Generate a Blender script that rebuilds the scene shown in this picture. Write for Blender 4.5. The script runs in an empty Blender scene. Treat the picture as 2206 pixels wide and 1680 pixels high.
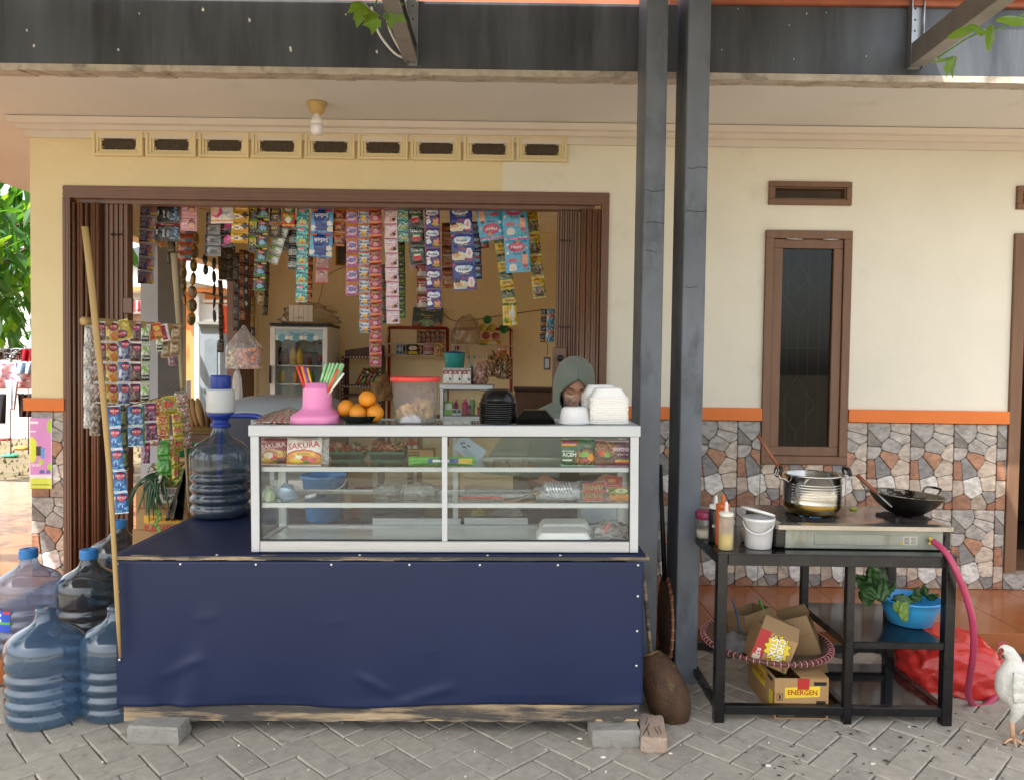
import bpy, bmesh, math, random
from mathutils import Vector, Matrix, noise
R = random.Random(11)
SC = bpy.context.scene
COL = SC.collection
V = Vector
def T(x, y, z): return Matrix.Translation((x, y, z))
def RX(a): return Matrix.Rotation(math.radians(a), 4, 'X')
def RY(a): return Matrix.Rotation(math.radians(a), 4, 'Y')
def RZ(a): return Matrix.Rotation(math.radians(a), 4, 'Z')
def SCL(x, y, z): return Matrix.Diagonal((x, y, z, 1))
FPX, CU, CV = 1650.0, 1103.0, 840.0          # focal length and centre, in units of a 2206 px wide frame
PITCH, ROLL = math.radians(1.8), 0.0137
CAM = V((0, 0, 1.5))
FW = V((0, math.cos(PITCH), -math.sin(PITCH)))
_u = V((0, math.sin(PITCH), math.cos(PITCH))); _r = V((1, 0, 0))
RT = _r*math.cos(ROLL) + _u*math.sin(ROLL)
UP = _u*math.cos(ROLL) - _r*math.sin(ROLL)
cd = bpy.data.cameras.new('camera'); cam = bpy.data.objects.new('camera', cd); COL.objects.link(cam)
cd.sensor_width = 36; cd.lens = 36*FPX/2206; cd.clip_end = 600; cd.clip_start = .05
m = Matrix((RT, UP, -FW)).transposed().to_4x4(); m.translation = CAM; cam.matrix_world = m
SC.camera = cam
def P(u, v, Y):
 "the point of the vertical plane y = Y seen in direction (u, v)"
 d = FW + RT*((u-CU)/FPX) + UP*((CV-v)/FPX)
 return CAM + d*(Y/d.y)
def G(u, v, z):
 d = FW + RT*((u-CU)/FPX) + UP*((CV-v)/FPX)
 return CAM + d*((z-CAM.z)/d.z)
SUN_EL, SUN_AZ = 58, -135     # the sun stands high in front, to the left (azimuth from +Y, clockwise); the canopy keeps it off the forecourt
w = bpy.data.worlds.new("World"); SC.world = w; w.use_nodes = True
nt = w.node_tree; bg = nt.nodes['Background']
sky = nt.nodes.new('ShaderNodeTexSky'); sky.sky_type = 'NISHITA'; sky.sun_disc = False
sky.sun_elevation = math.radians(SUN_EL); sky.sun_rotation = math.radians(SUN_AZ)
sky.air_density = 1.3; sky.dust_density = 3.0; sky.ozone_density = .7
hsv = nt.nodes.new('ShaderNodeHueSaturation'); hsv.inputs['Saturation'].default_value = .45     # a hazy, milky sky
nt.links.new(sky.outputs[0], hsv.inputs['Color']); nt.links.new(hsv.outputs[0], bg.inputs[0]); bg.inputs[1].default_value = .15
sl = bpy.data.lights.new('sun', 'SUN'); sl.energy = 3.6; sl.angle = math.radians(.5); sl.color = (1, .97, .92)
so = bpy.data.objects.new('sun', sl); COL.objects.link(so)
az, el = math.radians(SUN_AZ), math.radians(SUN_EL)
sdir = V((math.sin(az)*math.cos(el), math.cos(az)*math.cos(el), math.sin(el)))
so.rotation_euler = (-sdir).to_track_quat('-Z', 'Y').to_euler(); so.location = sdir*40
vs = SC.view_settings; vs.view_transform = 'Standard'; vs.look = 'None'; vs.gamma = 1; vs.use_curve_mapping = False
vs.exposure = 1.6
SC.render.engine = 'CYCLES'
SC.cycles.transparent_max_bounces = 28; SC.cycles.max_bounces = 14; SC.cycles.diffuse_bounces = 12; SC.cycles.transmission_bounces = 6
SC.cycles.use_denoising = True; SC.cycles.sample_clamp_indirect = 6; SC.cycles.caustics_reflective = False; SC.cycles.caustics_refractive = False
def lin(c):
 return c/12.92 if c <= .04045 else ((c+.055)/1.055)**2.4
def H(s):
 if not isinstance(s, str): return tuple(s[:3])
 s = s.lstrip('#')
 return tuple(lin(int(s[i:i+2], 16)/255) for i in (0, 2, 4))
MC_ = {}
def _new(key):
 m = bpy.data.materials.new(key); m.use_nodes = True
 n = m.node_tree.nodes; return m, n, m.node_tree.links, n['Principled BSDF']
def pm(key, color=None, rough=.5, metal=0, spec=.5, var=.12, scale=6, detail=5, bump=0, bscale=60, dirt=None, dscale=2.2, dlo=.5, dhi=.7,
       stretch=(1, 1, 1), coat=0, sub=0, trans=0, rvar=.0, attr=False, sheen=0, rnd=.0, alpha=None, bstretch=None):
 """paint-like material: base colour (or the mesh's Col attribute) with soft mottling, dirt patches, bump and per-object variation"""
 if key in MC_: return MC_[key]
 m, n, l, b = _new(key)
 tc = n.new('ShaderNodeTexCoord'); oi = n.new('ShaderNodeObjectInfo')
 mp = n.new('ShaderNodeMapping'); mp.inputs['Scale'].default_value = stretch
 ad = n.new('ShaderNodeVectorMath'); ad.operation = 'ADD'
 ml = n.new('ShaderNodeVectorMath'); ml.operation = 'SCALE'; ml.inputs[3].default_value = 37.0
 cb = n.new('ShaderNodeCombineXYZ')
 for i in range(3): l.new(oi.outputs['Random'], cb.inputs[i])
 l.new(cb.outputs[0], ml.inputs[0]); l.new(tc.outputs['Object'], ad.inputs[0]); l.new(ml.outputs[0], ad.inputs[1]); l.new(ad.outputs[0], mp.inputs[0])
 if attr:
  at = n.new('ShaderNodeAttribute'); at.attribute_name = 'Col'; gm = n.new('ShaderNodeGamma'); gm.inputs[1].default_value = attr if attr is not True else 1; l.new(at.outputs['Color'], gm.inputs[0]); src = gm.outputs[0]
 else:
  rgb = n.new('ShaderNodeRGB'); rgb.outputs[0].default_value = (*H(color), 1); src = rgb.outputs[0]
 def noi(sc, det=5, rgh=.55, vec=mp):
  t = n.new('ShaderNodeTexNoise'); t.inputs['Scale'].default_value = sc; t.inputs['Detail'].default_value = det; t.inputs['Roughness'].default_value = rgh
  l.new(vec.outputs[0], t.inputs['Vector']); return t
 def mrange(s, a, b_, c, d):
  t = n.new('ShaderNodeMapRange'); t.inputs[1].default_value = a; t.inputs[2].default_value = b_; t.inputs[3].default_value = c; t.inputs[4].default_value = d
  l.new(s, t.inputs[0]); return t.outputs[0]
 t = noi(scale, detail)
 val = mrange(t.outputs[0], .25, .75, 1-var, 1+var)
 if rnd:
  k = mrange(oi.outputs['Random'], 0, 1, 1-rnd, 1+rnd)
  mm = n.new('ShaderNodeMath'); mm.operation = 'MULTIPLY'; l.new(val, mm.inputs[0]); l.new(k, mm.inputs[1]); val = mm.outputs[0]
 vm = n.new('ShaderNodeVectorMath'); vm.operation = 'SCALE'; l.new(src, vm.inputs[0]); l.new(val, vm.inputs[3]); out = vm.outputs[0]
 if dirt:
  t2 = noi(dscale, 8, .65)
  f = mrange(t2.outputs[0], dlo, dhi, 0, 1)
  mx = n.new('ShaderNodeMix'); mx.data_type = 'RGBA'; l.new(f, mx.inputs[0]); l.new(out, mx.inputs[6]); mx.inputs[7].default_value = (*H(dirt), 1)
  out = mx.outputs[2]
 l.new(out, b.inputs['Base Color'])
 b.inputs['Roughness'].default_value = rough; b.inputs['Metallic'].default_value = metal
 b.inputs['Specular IOR Level'].default_value = spec
 if rvar:
  l.new(mrange(noi(scale*.7, 6).outputs[0], .3, .7, max(.02, rough-rvar), min(1, rough+rvar)), b.inputs['Roughness'])
 if coat: b.inputs['Coat Weight'].default_value = coat; b.inputs['Coat Roughness'].default_value = .12
 if sub: b.inputs['Subsurface Weight'].default_value = sub; b.inputs['Subsurface Radius'].default_value = (.02, .012, .008)
 if trans: b.inputs['Transmission Weight'].default_value = trans
 if sheen: b.inputs['Sheen Weight'].default_value = sheen
 if bump:
  vec = mp
  if bstretch:
   vec = n.new('ShaderNodeMapping'); vec.inputs['Scale'].default_value = bstretch; l.new(ad.outputs[0], vec.inputs[0])
  t3 = noi(bscale, 6, .6, vec)
  bp = n.new('ShaderNodeBump'); bp.inputs['Strength'].default_value = bump; bp.inputs['Distance'].default_value = .01
  l.new(t3.outputs[0], bp.inputs['Height']); l.new(bp.outputs[0], b.inputs['Normal'])
 MC_[key] = m; return m
def glassy(key, tint='#ffffff', refl=1.0, rough=.02, body=None, bodyfac=0., ior=1.45, bump=0, bscale=8):
 """clear sheet material: tinted see-through with a Fresnel reflection and, if wished, a share of plain body colour (frosting, scuffs)"""
 if key in MC_: return MC_[key]
 m, n, l, b = _new(key)
 tr = n.new('ShaderNodeBsdfTransparent'); tr.inputs[0].default_value = (*H(tint), 1)
 gl = n.new('ShaderNodeBsdfGlossy'); gl.inputs['Roughness'].default_value = rough
 lw = n.new('ShaderNodeLayerWeight'); pw = n.new('ShaderNodeMath'); pw.operation = 'POWER'; pw.inputs[1].default_value = 5; l.new(lw.outputs['Facing'], pw.inputs[0])   # Schlick, the same from both sides
 lw.inputs['Blend'].default_value = .5
 ma = n.new('ShaderNodeMath'); ma.operation = 'MULTIPLY_ADD'; ma.inputs[1].default_value = .95; ma.inputs[2].default_value = .035; l.new(pw.outputs[0], ma.inputs[0])
 mu = n.new('ShaderNodeMath'); mu.operation = 'MULTIPLY'; mu.use_clamp = True; mu.inputs[1].default_value = refl; l.new(ma.outputs[0], mu.inputs[0])
 base = tr.outputs[0]
 tc = n.new('ShaderNodeTexCoord')
 if body:
  df = n.new('ShaderNodeBsdfDiffuse'); df.inputs[0].default_value = (*H(body), 1)
  tl = n.new('ShaderNodeBsdfTranslucent'); tl.inputs[0].default_value = (*H(body), 1)
  m0 = n.new('ShaderNodeMixShader'); m0.inputs[0].default_value = .5; l.new(df.outputs[0], m0.inputs[1]); l.new(tl.outputs[0], m0.inputs[2])
  mx = n.new('ShaderNodeMixShader'); l.new(tr.outputs[0], mx.inputs[1]); l.new(m0.outputs[0], mx.inputs[2])
  t = n.new('ShaderNodeTexNoise'); t.inputs['Scale'].default_value = 7; t.inputs['Detail'].default_value = 6; l.new(tc.outputs['Object'], t.inputs[0])
  mr = n.new('ShaderNodeMapRange'); mr.inputs[1].default_value = .3; mr.inputs[2].default_value = .7
  mr.inputs[3].default_value = bodyfac*.75; mr.inputs[4].default_value = min(1, bodyfac*1.25); l.new(t.outputs[0], mr.inputs[0]); l.new(mr.outputs[0], mx.inputs[0])
  base = mx.outputs[0]
 m2 = n.new('ShaderNodeMixShader'); l.new(mu.outputs[0], m2.inputs[0]); l.new(base, m2.inputs[1]); l.new(gl.outputs[0], m2.inputs[2])
 if bump:
  t = n.new('ShaderNodeTexNoise'); t.inputs['Scale'].default_value = bscale; t.inputs['Detail'].default_value = 4; l.new(tc.outputs['Object'], t.inputs[0])
  bp = n.new('ShaderNodeBump'); bp.inputs['Strength'].default_value = bump; bp.inputs['Distance'].default_value = .02; l.new(t.outputs[0], bp.inputs['Height'])
  l.new(bp.outputs[0], gl.inputs['Normal'])
 l.new(m2.outputs[0], n['Material Output'].inputs[0]); n.remove(b)
 MC_[key] = m; return m
def boxfaces(): return [(0, 3, 2, 1), (4, 5, 6, 7), (0, 1, 5, 4), (1, 2, 6, 5), (2, 3, 7, 6), (3, 0, 4, 7)]
WHITE = (1, 1, 1)
class MB:
 def __init__(s): s.v = []; s.f = []; s.c = []; s.m = []; s.s = []
 def add(s, vs, fs, col=WHITE, mat=0, smooth=False, M=None, cols=None):
  o = len(s.v); col = H(col)
  s.v += [M @ V(p) for p in vs] if M is not None else [V(p) for p in vs]
  for i, f in enumerate(fs):
   s.f.append(tuple(k+o for k in f)); s.c.append(H(cols[i]) if cols else col); s.m.append(mat); s.s.append(smooth)
  return s
 def box(s, x0, x1, y0, y1, z0, z1, col=WHITE, mat=0, M=None):
  return s.add([(x0, y0, z0), (x1, y0, z0), (x1, y1, z0), (x0, y1, z0), (x0, y0, z1), (x1, y0, z1), (x1, y1, z1), (x0, y1, z1)], boxfaces(), col, mat, False, M)
 def hexa(s, lo, hi, col=WHITE, mat=0, M=None):
  "a solid between two quads (4 points each, counter-clockwise from above)"
  return s.add(list(lo)+list(hi), boxfaces(), col, mat, False, M)
 def prism(s, poly, y0, y1, col=WHITE, mat=0, M=None, inset=0, smooth=False):
  "polygon in x,z extruded along y (y0 is the front); the front may be inset like a chamfer"
  n = len(poly); cx = sum(p[0] for p in poly)/n; cz = sum(p[1] for p in poly)/n
  fr = []
  for x, z in poly:
   d = math.hypot(x-cx, z-cz) or 1; k = max(0, 1-inset/d); fr.append((cx+(x-cx)*k, y0, cz+(z-cz)*k))
  yb = y0+inset*.8 if inset else y0
  vs = fr+([(x, yb, z) for x, z in poly] if inset else [])+[(x, y1, z) for x, z in poly]
  k = 2 if inset else 1
  fs = [tuple(range(n))]
  for a in range(k):
   for i in range(n): fs.append((a*n+i, (a+1)*n+i, (a+1)*n+(i+1) % n, a*n+(i+1) % n))
  fs.append(tuple(k*n+i for i in reversed(range(n))))
  return s.add(vs, fs, col, mat, smooth, M)
 def lathe(s, prof, n=24, col=WHITE, mat=0, M=None, smooth=True, rf=None, cols=None, cap0=True, cap1=True, arc=None):
  "profile [(r,z)] turned about z; rf(angle,z,r) may change the radius"
  vs = []; fs = []; cc = []
  for r, z in prof:
   for i in range(n):
    a = 2*math.pi*i/n; q = rf(a, z, r) if rf else r
    vs.append((q*math.cos(a), q*math.sin(a), z))
  for j in range(len(prof)-1):
   for i in range(n):
    i2 = (i+1) % n; fs.append((j*n+i, j*n+i2, (j+1)*n+i2, (j+1)*n+i)); cc.append(cols[j] if cols else col)
  if cap0 and prof[0][0] > 1e-5: fs.append(tuple(reversed(range(n)))); cc.append(cc[0])
  if cap1 and prof[-1][0] > 1e-5: fs.append(tuple((len(prof)-1)*n+i for i in range(n))); cc.append(cc[len(fs)-3] if cols else col)
  return s.add(vs, fs, col, mat, smooth, M, cols=cc if cols else None)
 def tube(s, pts, rad, n=8, col=WHITE, mat=0, M=None, smooth=True, flat=1.0, cap=True, cols=None, up=None):
  pts = [V(p) for p in pts]; k = len(pts); vs = []; fs = []; cc = []
  rr = rad if isinstance(rad, (list, tuple)) else [rad]*k
  prev = None
  for i, p in enumerate(pts):
   t = (pts[min(i+1, k-1)]-pts[max(i-1, 0)])
   if t.length < 1e-9: t = V((0, 0, 1))
   t.normalize()
   if prev is None:
    a = V(up) if up else (V((0, 0, 1)) if abs(t.z) < .9 else V((1, 0, 0)))
   else: a = prev
   a = (a-t*a.dot(t)).normalized(); prev = a; b = t.cross(a)
   for j in range(n):
    th = 2*math.pi*j/n; vs.append(p+(a*math.cos(th)*flat+b*math.sin(th))*rr[i])
  for i in range(k-1):
   for j in range(n):
    j2 = (j+1) % n; fs.append((i*n+j, i*n+j2, (i+1)*n+j2, (i+1)*n+j)); cc.append(cols[i] if cols else col)
  if cap:
   fs.append(tuple(reversed(range(n)))); cc.append(cols[0] if cols else col)
   fs.append(tuple((k-1)*n+j for j in range(n))); cc.append(cols[-1] if cols else col)
  return s.add(vs, fs, col, mat, smooth, M, cols=cc)
 def grid(s, fn, nu, nv, col=WHITE, mat=0, M=None, smooth=True, cfn=None, flip=False, wrap=False):
  vs = [fn(i/nu, j/nv) for j in range(nv+1) for i in range(nu+1)]
  fs = []; cc = []
  for j in range(nv):
   for i in range(nu):
    a = j*(nu+1)+i; q = (a, a+1, a+nu+2, a+nu+1); fs.append(q[::-1] if flip else q)
    cc.append(cfn((i+.5)/nu, (j+.5)/nv) if cfn else col)
  return s.add(vs, fs, col, mat, smooth, M, cols=cc)
 def shell(s, fn, nu, nv, th, col=WHITE, mat=0, M=None, cfn=None):
  "a grid sheet given a thickness th (offset along its normals), closed at the rim"
  g = [[V(fn(i/nu, j/nv)) for i in range(nu+1)] for j in range(nv+1)]
  vs = []; back = []
  for j in range(nv+1):
   for i in range(nu+1):
    a = g[j][min(i+1, nu)]-g[j][max(i-1, 0)]; b = g[min(j+1, nv)][i]-g[max(j-1, 0)][i]
    nn = a.cross(b); nn = nn.normalized() if nn.length > 1e-12 else V((0, -1, 0))
    vs.append(g[j][i]); back.append(g[j][i]-nn*th)
  N = len(vs); W = nu+1; fs = []; cc = []
  for j in range(nv):
   for i in range(nu):
    a = j*W+i; c = cfn((i+.5)/nu, (j+.5)/nv) if cfn else col
    fs.append((a, a+1, a+W+1, a+W)); cc.append(c); fs.append((N+a, N+a+W, N+a+W+1, N+a+1)); cc.append(c)
  def edge(a, b, c): fs.append((a, N+a, N+b, b)); cc.append(c)
  for i in range(nu):
   edge(i, i+1, col if not cfn else cfn((i+.5)/nu, 0)); k = nv*W+i; edge(k+1, k, col if not cfn else cfn((i+.5)/nu, 1))
  for j in range(nv):
   edge((j+1)*W, j*W, col if not cfn else cfn(0, (j+.5)/nv)); k = j*W+nu; edge(k, k+W, col if not cfn else cfn(1, (j+.5)/nv))
  return s.add(vs+back, fs, col, mat, True, M, cols=cc)
 def ball(s, c, r, n=12, m=8, col=WHITE, mat=0, M=None, jit=0, sc=(1, 1, 1), seed=0):
  vs = []; fs = []
  for j in range(m+1):
   ph = math.pi*j/m
   for i in range(n):
    th = 2*math.pi*i/n; d = V((math.sin(ph)*math.cos(th), math.sin(ph)*math.sin(th), -math.cos(ph)))
    k = r*(1+jit*noise.noise(d*2.3+V((seed, 0, 0)))); vs.append((c[0]+d.x*k*sc[0], c[1]+d.y*k*sc[1], c[2]+d.z*k*sc[2]))
  for j in range(m):
   for i in range(n):
    i2 = (i+1) % n; fs.append((j*n+i, j*n+i2, (j+1)*n+i2, (j+1)*n+i))
  return s.add(vs, fs, col, mat, True, M)
 def text(s, st, h, col=WHITE, mat=0, M=None, wide=1.0, dome=None, maxw=None):
  "printed lettering: centred at the origin of M in its x,z plane, facing -y"
  vs, fs, wd = TXT.get(st, ([], [], 1))
  if maxw and wd*h > maxw: wide = wide*maxw/(wd*h)
  o = len(s.v); col = H(col)
  for x, z in vs:
   p = V((x*h*wide, 0, z*h))
   if M is not None: p = M @ p
   if dome: p = dome(p)
   s.v.append(p)
  for f in fs: s.f.append(tuple(k+o for k in f)); s.c.append(col); s.m.append(mat); s.s.append(False)
  return s
WM = {}
def world(o): return WM.get(o.name, Matrix())
def props(o, label=None, cat=None, group=None, kind=None):
 if label: o['label'] = label
 if cat: o['category'] = cat
 if group: o['group'] = group
 if kind: o['kind'] = kind
 return o
def mesh(mb, name, mats, bevel=0, clean=False, Minv=None, seg=1):
 me = bpy.data.meshes.new(name)
 vs = [Minv @ p for p in mb.v] if Minv is not None else mb.v
 me.from_pydata([tuple(p) for p in vs], [], mb.f)
 if not isinstance(mats, (list, tuple)): mats = [mats]
 for m in mats: me.materials.append(m)
 me.polygons.foreach_set('material_index', mb.m); me.polygons.foreach_set('use_smooth', mb.s)
 if any(c != WHITE for c in mb.c):
  at = me.color_attributes.new('Col', 'FLOAT_COLOR', 'CORNER'); buf = []
  for f, c in zip(mb.f, mb.c): buf += [c[0], c[1], c[2], 1.0]*len(f)
  at.data.foreach_set('color', buf)
 me.update()
 if bevel or clean:
  bm = bmesh.new(); bm.from_mesh(me)
  if clean: bmesh.ops.remove_doubles(bm, verts=bm.verts, dist=1e-5); bmesh.ops.recalc_face_normals(bm, faces=bm.faces)
  if bevel:
   es = [e for e in bm.edges if len(e.link_faces) == 2 and e.calc_face_angle(0) > .6]
   bmesh.ops.bevel(bm, geom=es, offset=bevel, segments=seg, profile=.5, affect='EDGES', clamp_overlap=True)
  bm.to_mesh(me); bm.free()
 return me
def link(o, parent=None):
 COL.objects.link(o)
 if parent is not None: o.parent = parent
 return o
def thing(name, label, cat, M=None, group=None, kind=None):
 o = bpy.data.objects.new(name, None); o.empty_display_size = .05
 if isinstance(M, (V, tuple)): M = T(*M)
 M = M or Matrix(); o.matrix_world = M; link(o); WM[o.name] = M.copy()
 return props(o, label, cat, group, kind)
def part(mb, name, mats, parent, bevel=0, label=None, local=False, kind=None, clean=False, seg=1, M=None):
 "a mesh under parent; vertices are world coordinates unless local; M is the part's own frame inside its parent"
 W = world(parent)
 if M is not None:                      # vertices given in the part's own frame
  o = bpy.data.objects.new(name, mesh(mb, name, mats, bevel, clean, None, seg)); link(o, parent); o.matrix_local = M; WM[o.name] = W @ M
 else:
  o = bpy.data.objects.new(name, mesh(mb, name, mats, bevel, clean, None if local else W.inverted(), seg)); link(o, parent); WM[o.name] = W.copy()
 return props(o, label, None, None, kind)
def solo(mb, name, mats, label=None, cat=None, group=None, kind=None, bevel=0, M=None, clean=False, seg=1):
 "a top-level object that is one mesh; without M its origin goes to the middle of its foot"
 if M is None:
  xs = [p.x for p in mb.v]; ys = [p.y for p in mb.v]; zs = [p.z for p in mb.v]
  M = T((min(xs)+max(xs))/2, (min(ys)+max(ys))/2, min(zs)); o = bpy.data.objects.new(name, mesh(mb, name, mats, bevel, clean, M.inverted(), seg))
 else: o = bpy.data.objects.new(name, mesh(mb, name, mats, bevel, clean, None, seg))
 o.matrix_world = M; link(o); WM[o.name] = M.copy()
 return props(o, label, cat, group, kind)
def inst(me_or_o, name, parent=None, M=None, label=None, cat=None, group=None):
 "one more object sharing the mesh"
 me = me_or_o.data if isinstance(me_or_o, bpy.types.Object) else me_or_o
 o = bpy.data.objects.new(name, me); link(o, parent)
 if parent is not None: o.matrix_local = M; WM[o.name] = world(parent) @ M
 else: o.matrix_world = M; WM[o.name] = M.copy()
 return props(o, label, cat, group)
def dup(root, M, label=None, group=None):
 r = root.copy(); COL.objects.link(r); r.matrix_world = M; WM[r.name] = M.copy()
 if label: r['label'] = label
 if group: r['group'] = group
 for ch in list(root.children):
  c = ch.copy(); COL.objects.link(c); c.parent = r
  for g in list(ch.children):
   d = g.copy(); COL.objects.link(d); d.parent = c
 return r
def smoothpath(pts, k=6):
 pts = [V(p) for p in pts]; out = []
 for i in range(len(pts)-1):
  p0, p1, p2, p3 = pts[max(i-1, 0)], pts[i], pts[i+1], pts[min(i+2, len(pts)-1)]
  for j in range(k):
   t = j/k; out.append(.5*((2*p1)+(p2-p0)*t+(2*p0-5*p1+4*p2-p3)*t*t+(3*p1-p0-3*p2+p3)*t**3))
 return out+[pts[-1]]
# lettering: every string is turned to triangles once, while the scene is still empty
TXT = {}
def prep_text(strings):
 obs = []
 for st in strings:
  cu = bpy.data.curves.new('lettering', 'FONT'); cu.body = st; cu.size = 1; cu.resolution_u = 2; cu.offset = .018
  cu.align_x = 'CENTER'; cu.align_y = 'CENTER'
  o = bpy.data.objects.new('lettering', cu); COL.objects.link(o); obs.append((st, o, cu))
 bpy.context.view_layer.update(); dg = bpy.context.evaluated_depsgraph_get()
 for st, o, cu in obs:
  me = bpy.data.meshes.new_from_object(o.evaluated_get(dg))
  me.calc_loop_triangles()
  vs = [(p.co.x, p.co.y) for p in me.vertices]
  xs = [p[0] for p in vs] or [0]; ys = [p[1] for p in vs] or [0]
  hh = (max(ys)-min(ys)) or 1; cy = (max(ys)+min(ys))/2; cx = (max(xs)+min(xs))/2
  vs = [((x-cx)/hh, (y-cy)/hh) for x, y in vs]          # height of the line of text = 1
  TXT[st] = (vs, [tuple(t.vertices) for t in me.loop_triangles], (max(xs)-min(xs))/hh)
  bpy.data.meshes.remove(me); bpy.data.objects.remove(o); bpy.data.curves.remove(cu)
prep_text(['& harum', '10', '10 mat', '1160803', '35cm', '50040', 'ACEH', 'BELI LEBIH BANYAK', 'BOX', 'Beli 6 Extra 1', 'CEK', 'CHOKI', 'CLEAR', 'Comfort Night', 'DM', 'ENERGEN', 'Expert', 'Extra', 'GOLD', 'GRATIS 1', 'HIT', 'Happy!', 'Hijab', 'Hijau', 'Indomie', 'JELETOT', 'KELAPA', 'Kecap', 'Krim', 'LED', 'MEN', 'MI GORENG', 'Makan Hemat', 'Molto', 'PANTENE', 'POP ICE', 'Pants', 'Protex', 'RENDANG', 'RS', 'Racik', 'Rinso', 'Royale', 'Rp 2000', 'S&W', 'SAKURA', 'SANTAN', 'SEBLAK', 'SEGAR', 'SERBAGUNA', 'STIX', 'SUKSES', 'Sajiku', 'Sakura', 'Sedaap', 'Setiap Hari', 'ShowCase', 'So Klin', 'SoSoft', 'Softergent', 'Squiz', 'Tao', "V'BANK", 'WINGS', 'WIPOL', 'YAKI', 'YUSICOM', 'ZINC', 'Zinc', 'black', 'lembut', 'mi instan', 'posh', 'rasa', 'rasa baru', 'teh'])
# ================================================================ the house
YW, YF = 4.9, 4.0                       # front wall and eave fascia
M_cream = pm('cream_paint', '#dad5c4', .75, var=.06, scale=1.5, dirt='#b3a68a', dscale=2.2, dlo=.6, dhi=1.1, bump=.2, bscale=22)
M_yellow = pm('yellow_paint', '#dacaa0', .72, var=.06, scale=1.5, dirt='#a98f5c', dscale=2.6, dlo=.6, dhi=1.1, bump=.2, bscale=22)
M_inner = pm('ochre_room_paint', '#efe2bd', .8, var=.08, scale=1.2, dirt='#9a7d48', dscale=2, dlo=.6, dhi=.9)
M_soffit = pm('soffit_board', '#cfcdc8', .85, var=.06, scale=1.0, dirt='#a8957f', dscale=1.6, dlo=.6, dhi=1.0, bump=.03, bscale=40)
M_cornice = pm('cornice_plaster', '#cfc6bb', .7, var=.05, scale=4)
M_fascia = pm('fascia_steel_grey', '#4a4e53', .5, var=.4, scale=3, dirt='#2b2d31', dscale=2.6, dlo=.46, dhi=.66, stretch=(1.6, 1.6, .22), rvar=.12, spec=.6, bump=.05, bscale=30)
M_peel = pm('peeling_render', '#b3a99b', .9, var=.25, scale=14, dirt='#7d7468', dscale=9, dlo=.52, dhi=.68, bump=.5, bscale=25)
M_pillar = pm('pillar_grey_paint', '#5f646b', .5, var=.3, scale=5, dirt='#3d4147', dscale=6, dlo=.5, dhi=.72, rvar=.1, stretch=(1, 1, .5), bump=.06, bscale=40)
M_orange = pm('orange_paint', '#d4712a', .6, var=.06, scale=5, bump=.05, bscale=120)
M_brownmetal = pm('brown_shutter_metal', '#6b4a35', .42, var=.12, scale=8, stretch=(1, 1, .06), spec=.6, dirt='#4f3526', dscale=3, dlo=.6, dhi=.9)
M_brownwood = pm('brown_window_wood', '#70513a', .55, var=.18, scale=5, stretch=(3, 3, .4), dirt='#8a6b52', dscale=4, dlo=.58, dhi=.8, bump=.1, bscale=60, bstretch=(6, 6, .5))
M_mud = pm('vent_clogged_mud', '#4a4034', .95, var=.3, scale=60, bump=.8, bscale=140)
M_stone = pm('stone_tile_relief', None, .62, var=.42, scale=22, detail=8, attr=True, dirt='#5f564d', dscale=14, dlo=.56, dhi=.78, bump=.55, bscale=55, rvar=.12, stretch=(1, 1, 1.7))
M_grout = pm('stone_grout', '#4f4841', .9, var=.2, scale=40)
M_tile = pm('orange_floor_tile', '#a0623a', .2, var=.2, scale=3, stretch=(1.2, 9, 1), dirt='#8f4f24', dscale=3, dlo=.45, dhi=.75, spec=.5, rvar=.06, rnd=.06)
M_dark = pm('side_room_shade', '#3a3128', .8)  # darkness of the unlit side room, put into its wall and floor colour
M_clay = pm('clay_roof_tile', '#b5694a', .8, var=.2, scale=9, rnd=.15)
M_white = pm('white_paint', '#e4e2dc', .55, var=.05)
M_steel = pm('galvanised_steel', '#9ea1a3', .4, metal=.7, var=.15, scale=12)
M_black = pm('black_matt', '#101010', .5)
M_canopy = pm('canopy_sheet', '#6f7476', .5, metal=.3)
house = thing('house', 'cream and yellow shop house with stone clad base and grey eave beam', 'house', (0, YW, 0))
def wall_holes(x0, x1, z0, z1, y0, y1, holes, mat=lambda x, z: 0):
 mb = MB()
 xs = sorted({x0, x1, *[h[0] for h in holes], *[h[1] for h in holes]}); zs = sorted({z0, z1, *[h[2] for h in holes], *[h[3] for h in holes]})
 xs = [x for x in xs if x0 <= x <= x1]; zs = [z for z in zs if z0 <= z <= z1]
 def solid(i, j):
  if not (0 <= i < len(xs)-1 and 0 <= j < len(zs)-1): return False
  x, z = (xs[i]+xs[i+1])/2, (zs[j]+zs[j+1])/2
  return not any(h[0] < x < h[1] and h[2] < z < h[3] for h in holes)
 for i in range(len(xs)-1):
  for j in range(len(zs)-1):
   if not solid(i, j): continue
   a, b, c, d = xs[i], xs[i+1], zs[j], zs[j+1]; k = mat((a+b)/2, (c+d)/2)
   mb.add([(a, y0, c), (b, y0, c), (b, y0, d), (a, y0, d)], [(0, 1, 2, 3)], mat=k); mb.add([(a, y1, c), (a, y1, d), (b, y1, d), (b, y1, c)], [(0, 1, 2, 3)], mat=k)
   if not solid(i-1, j): mb.add([(a, y0, c), (a, y0, d), (a, y1, d), (a, y1, c)], [(0, 1, 2, 3)], mat=k)
   if not solid(i+1, j): mb.add([(b, y0, c), (b, y1, c), (b, y1, d), (b, y0, d)], [(0, 1, 2, 3)], mat=k)
   if not solid(i, j-1): mb.add([(a, y0, c), (a, y1, c), (b, y1, c), (b, y0, c)], [(0, 1, 2, 3)], mat=k)
   if not solid(i, j+1): mb.add([(a, y0, d), (b, y0, d), (b, y1, d), (a, y1, d)], [(0, 1, 2, 3)], mat=k)
 return mb
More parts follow.
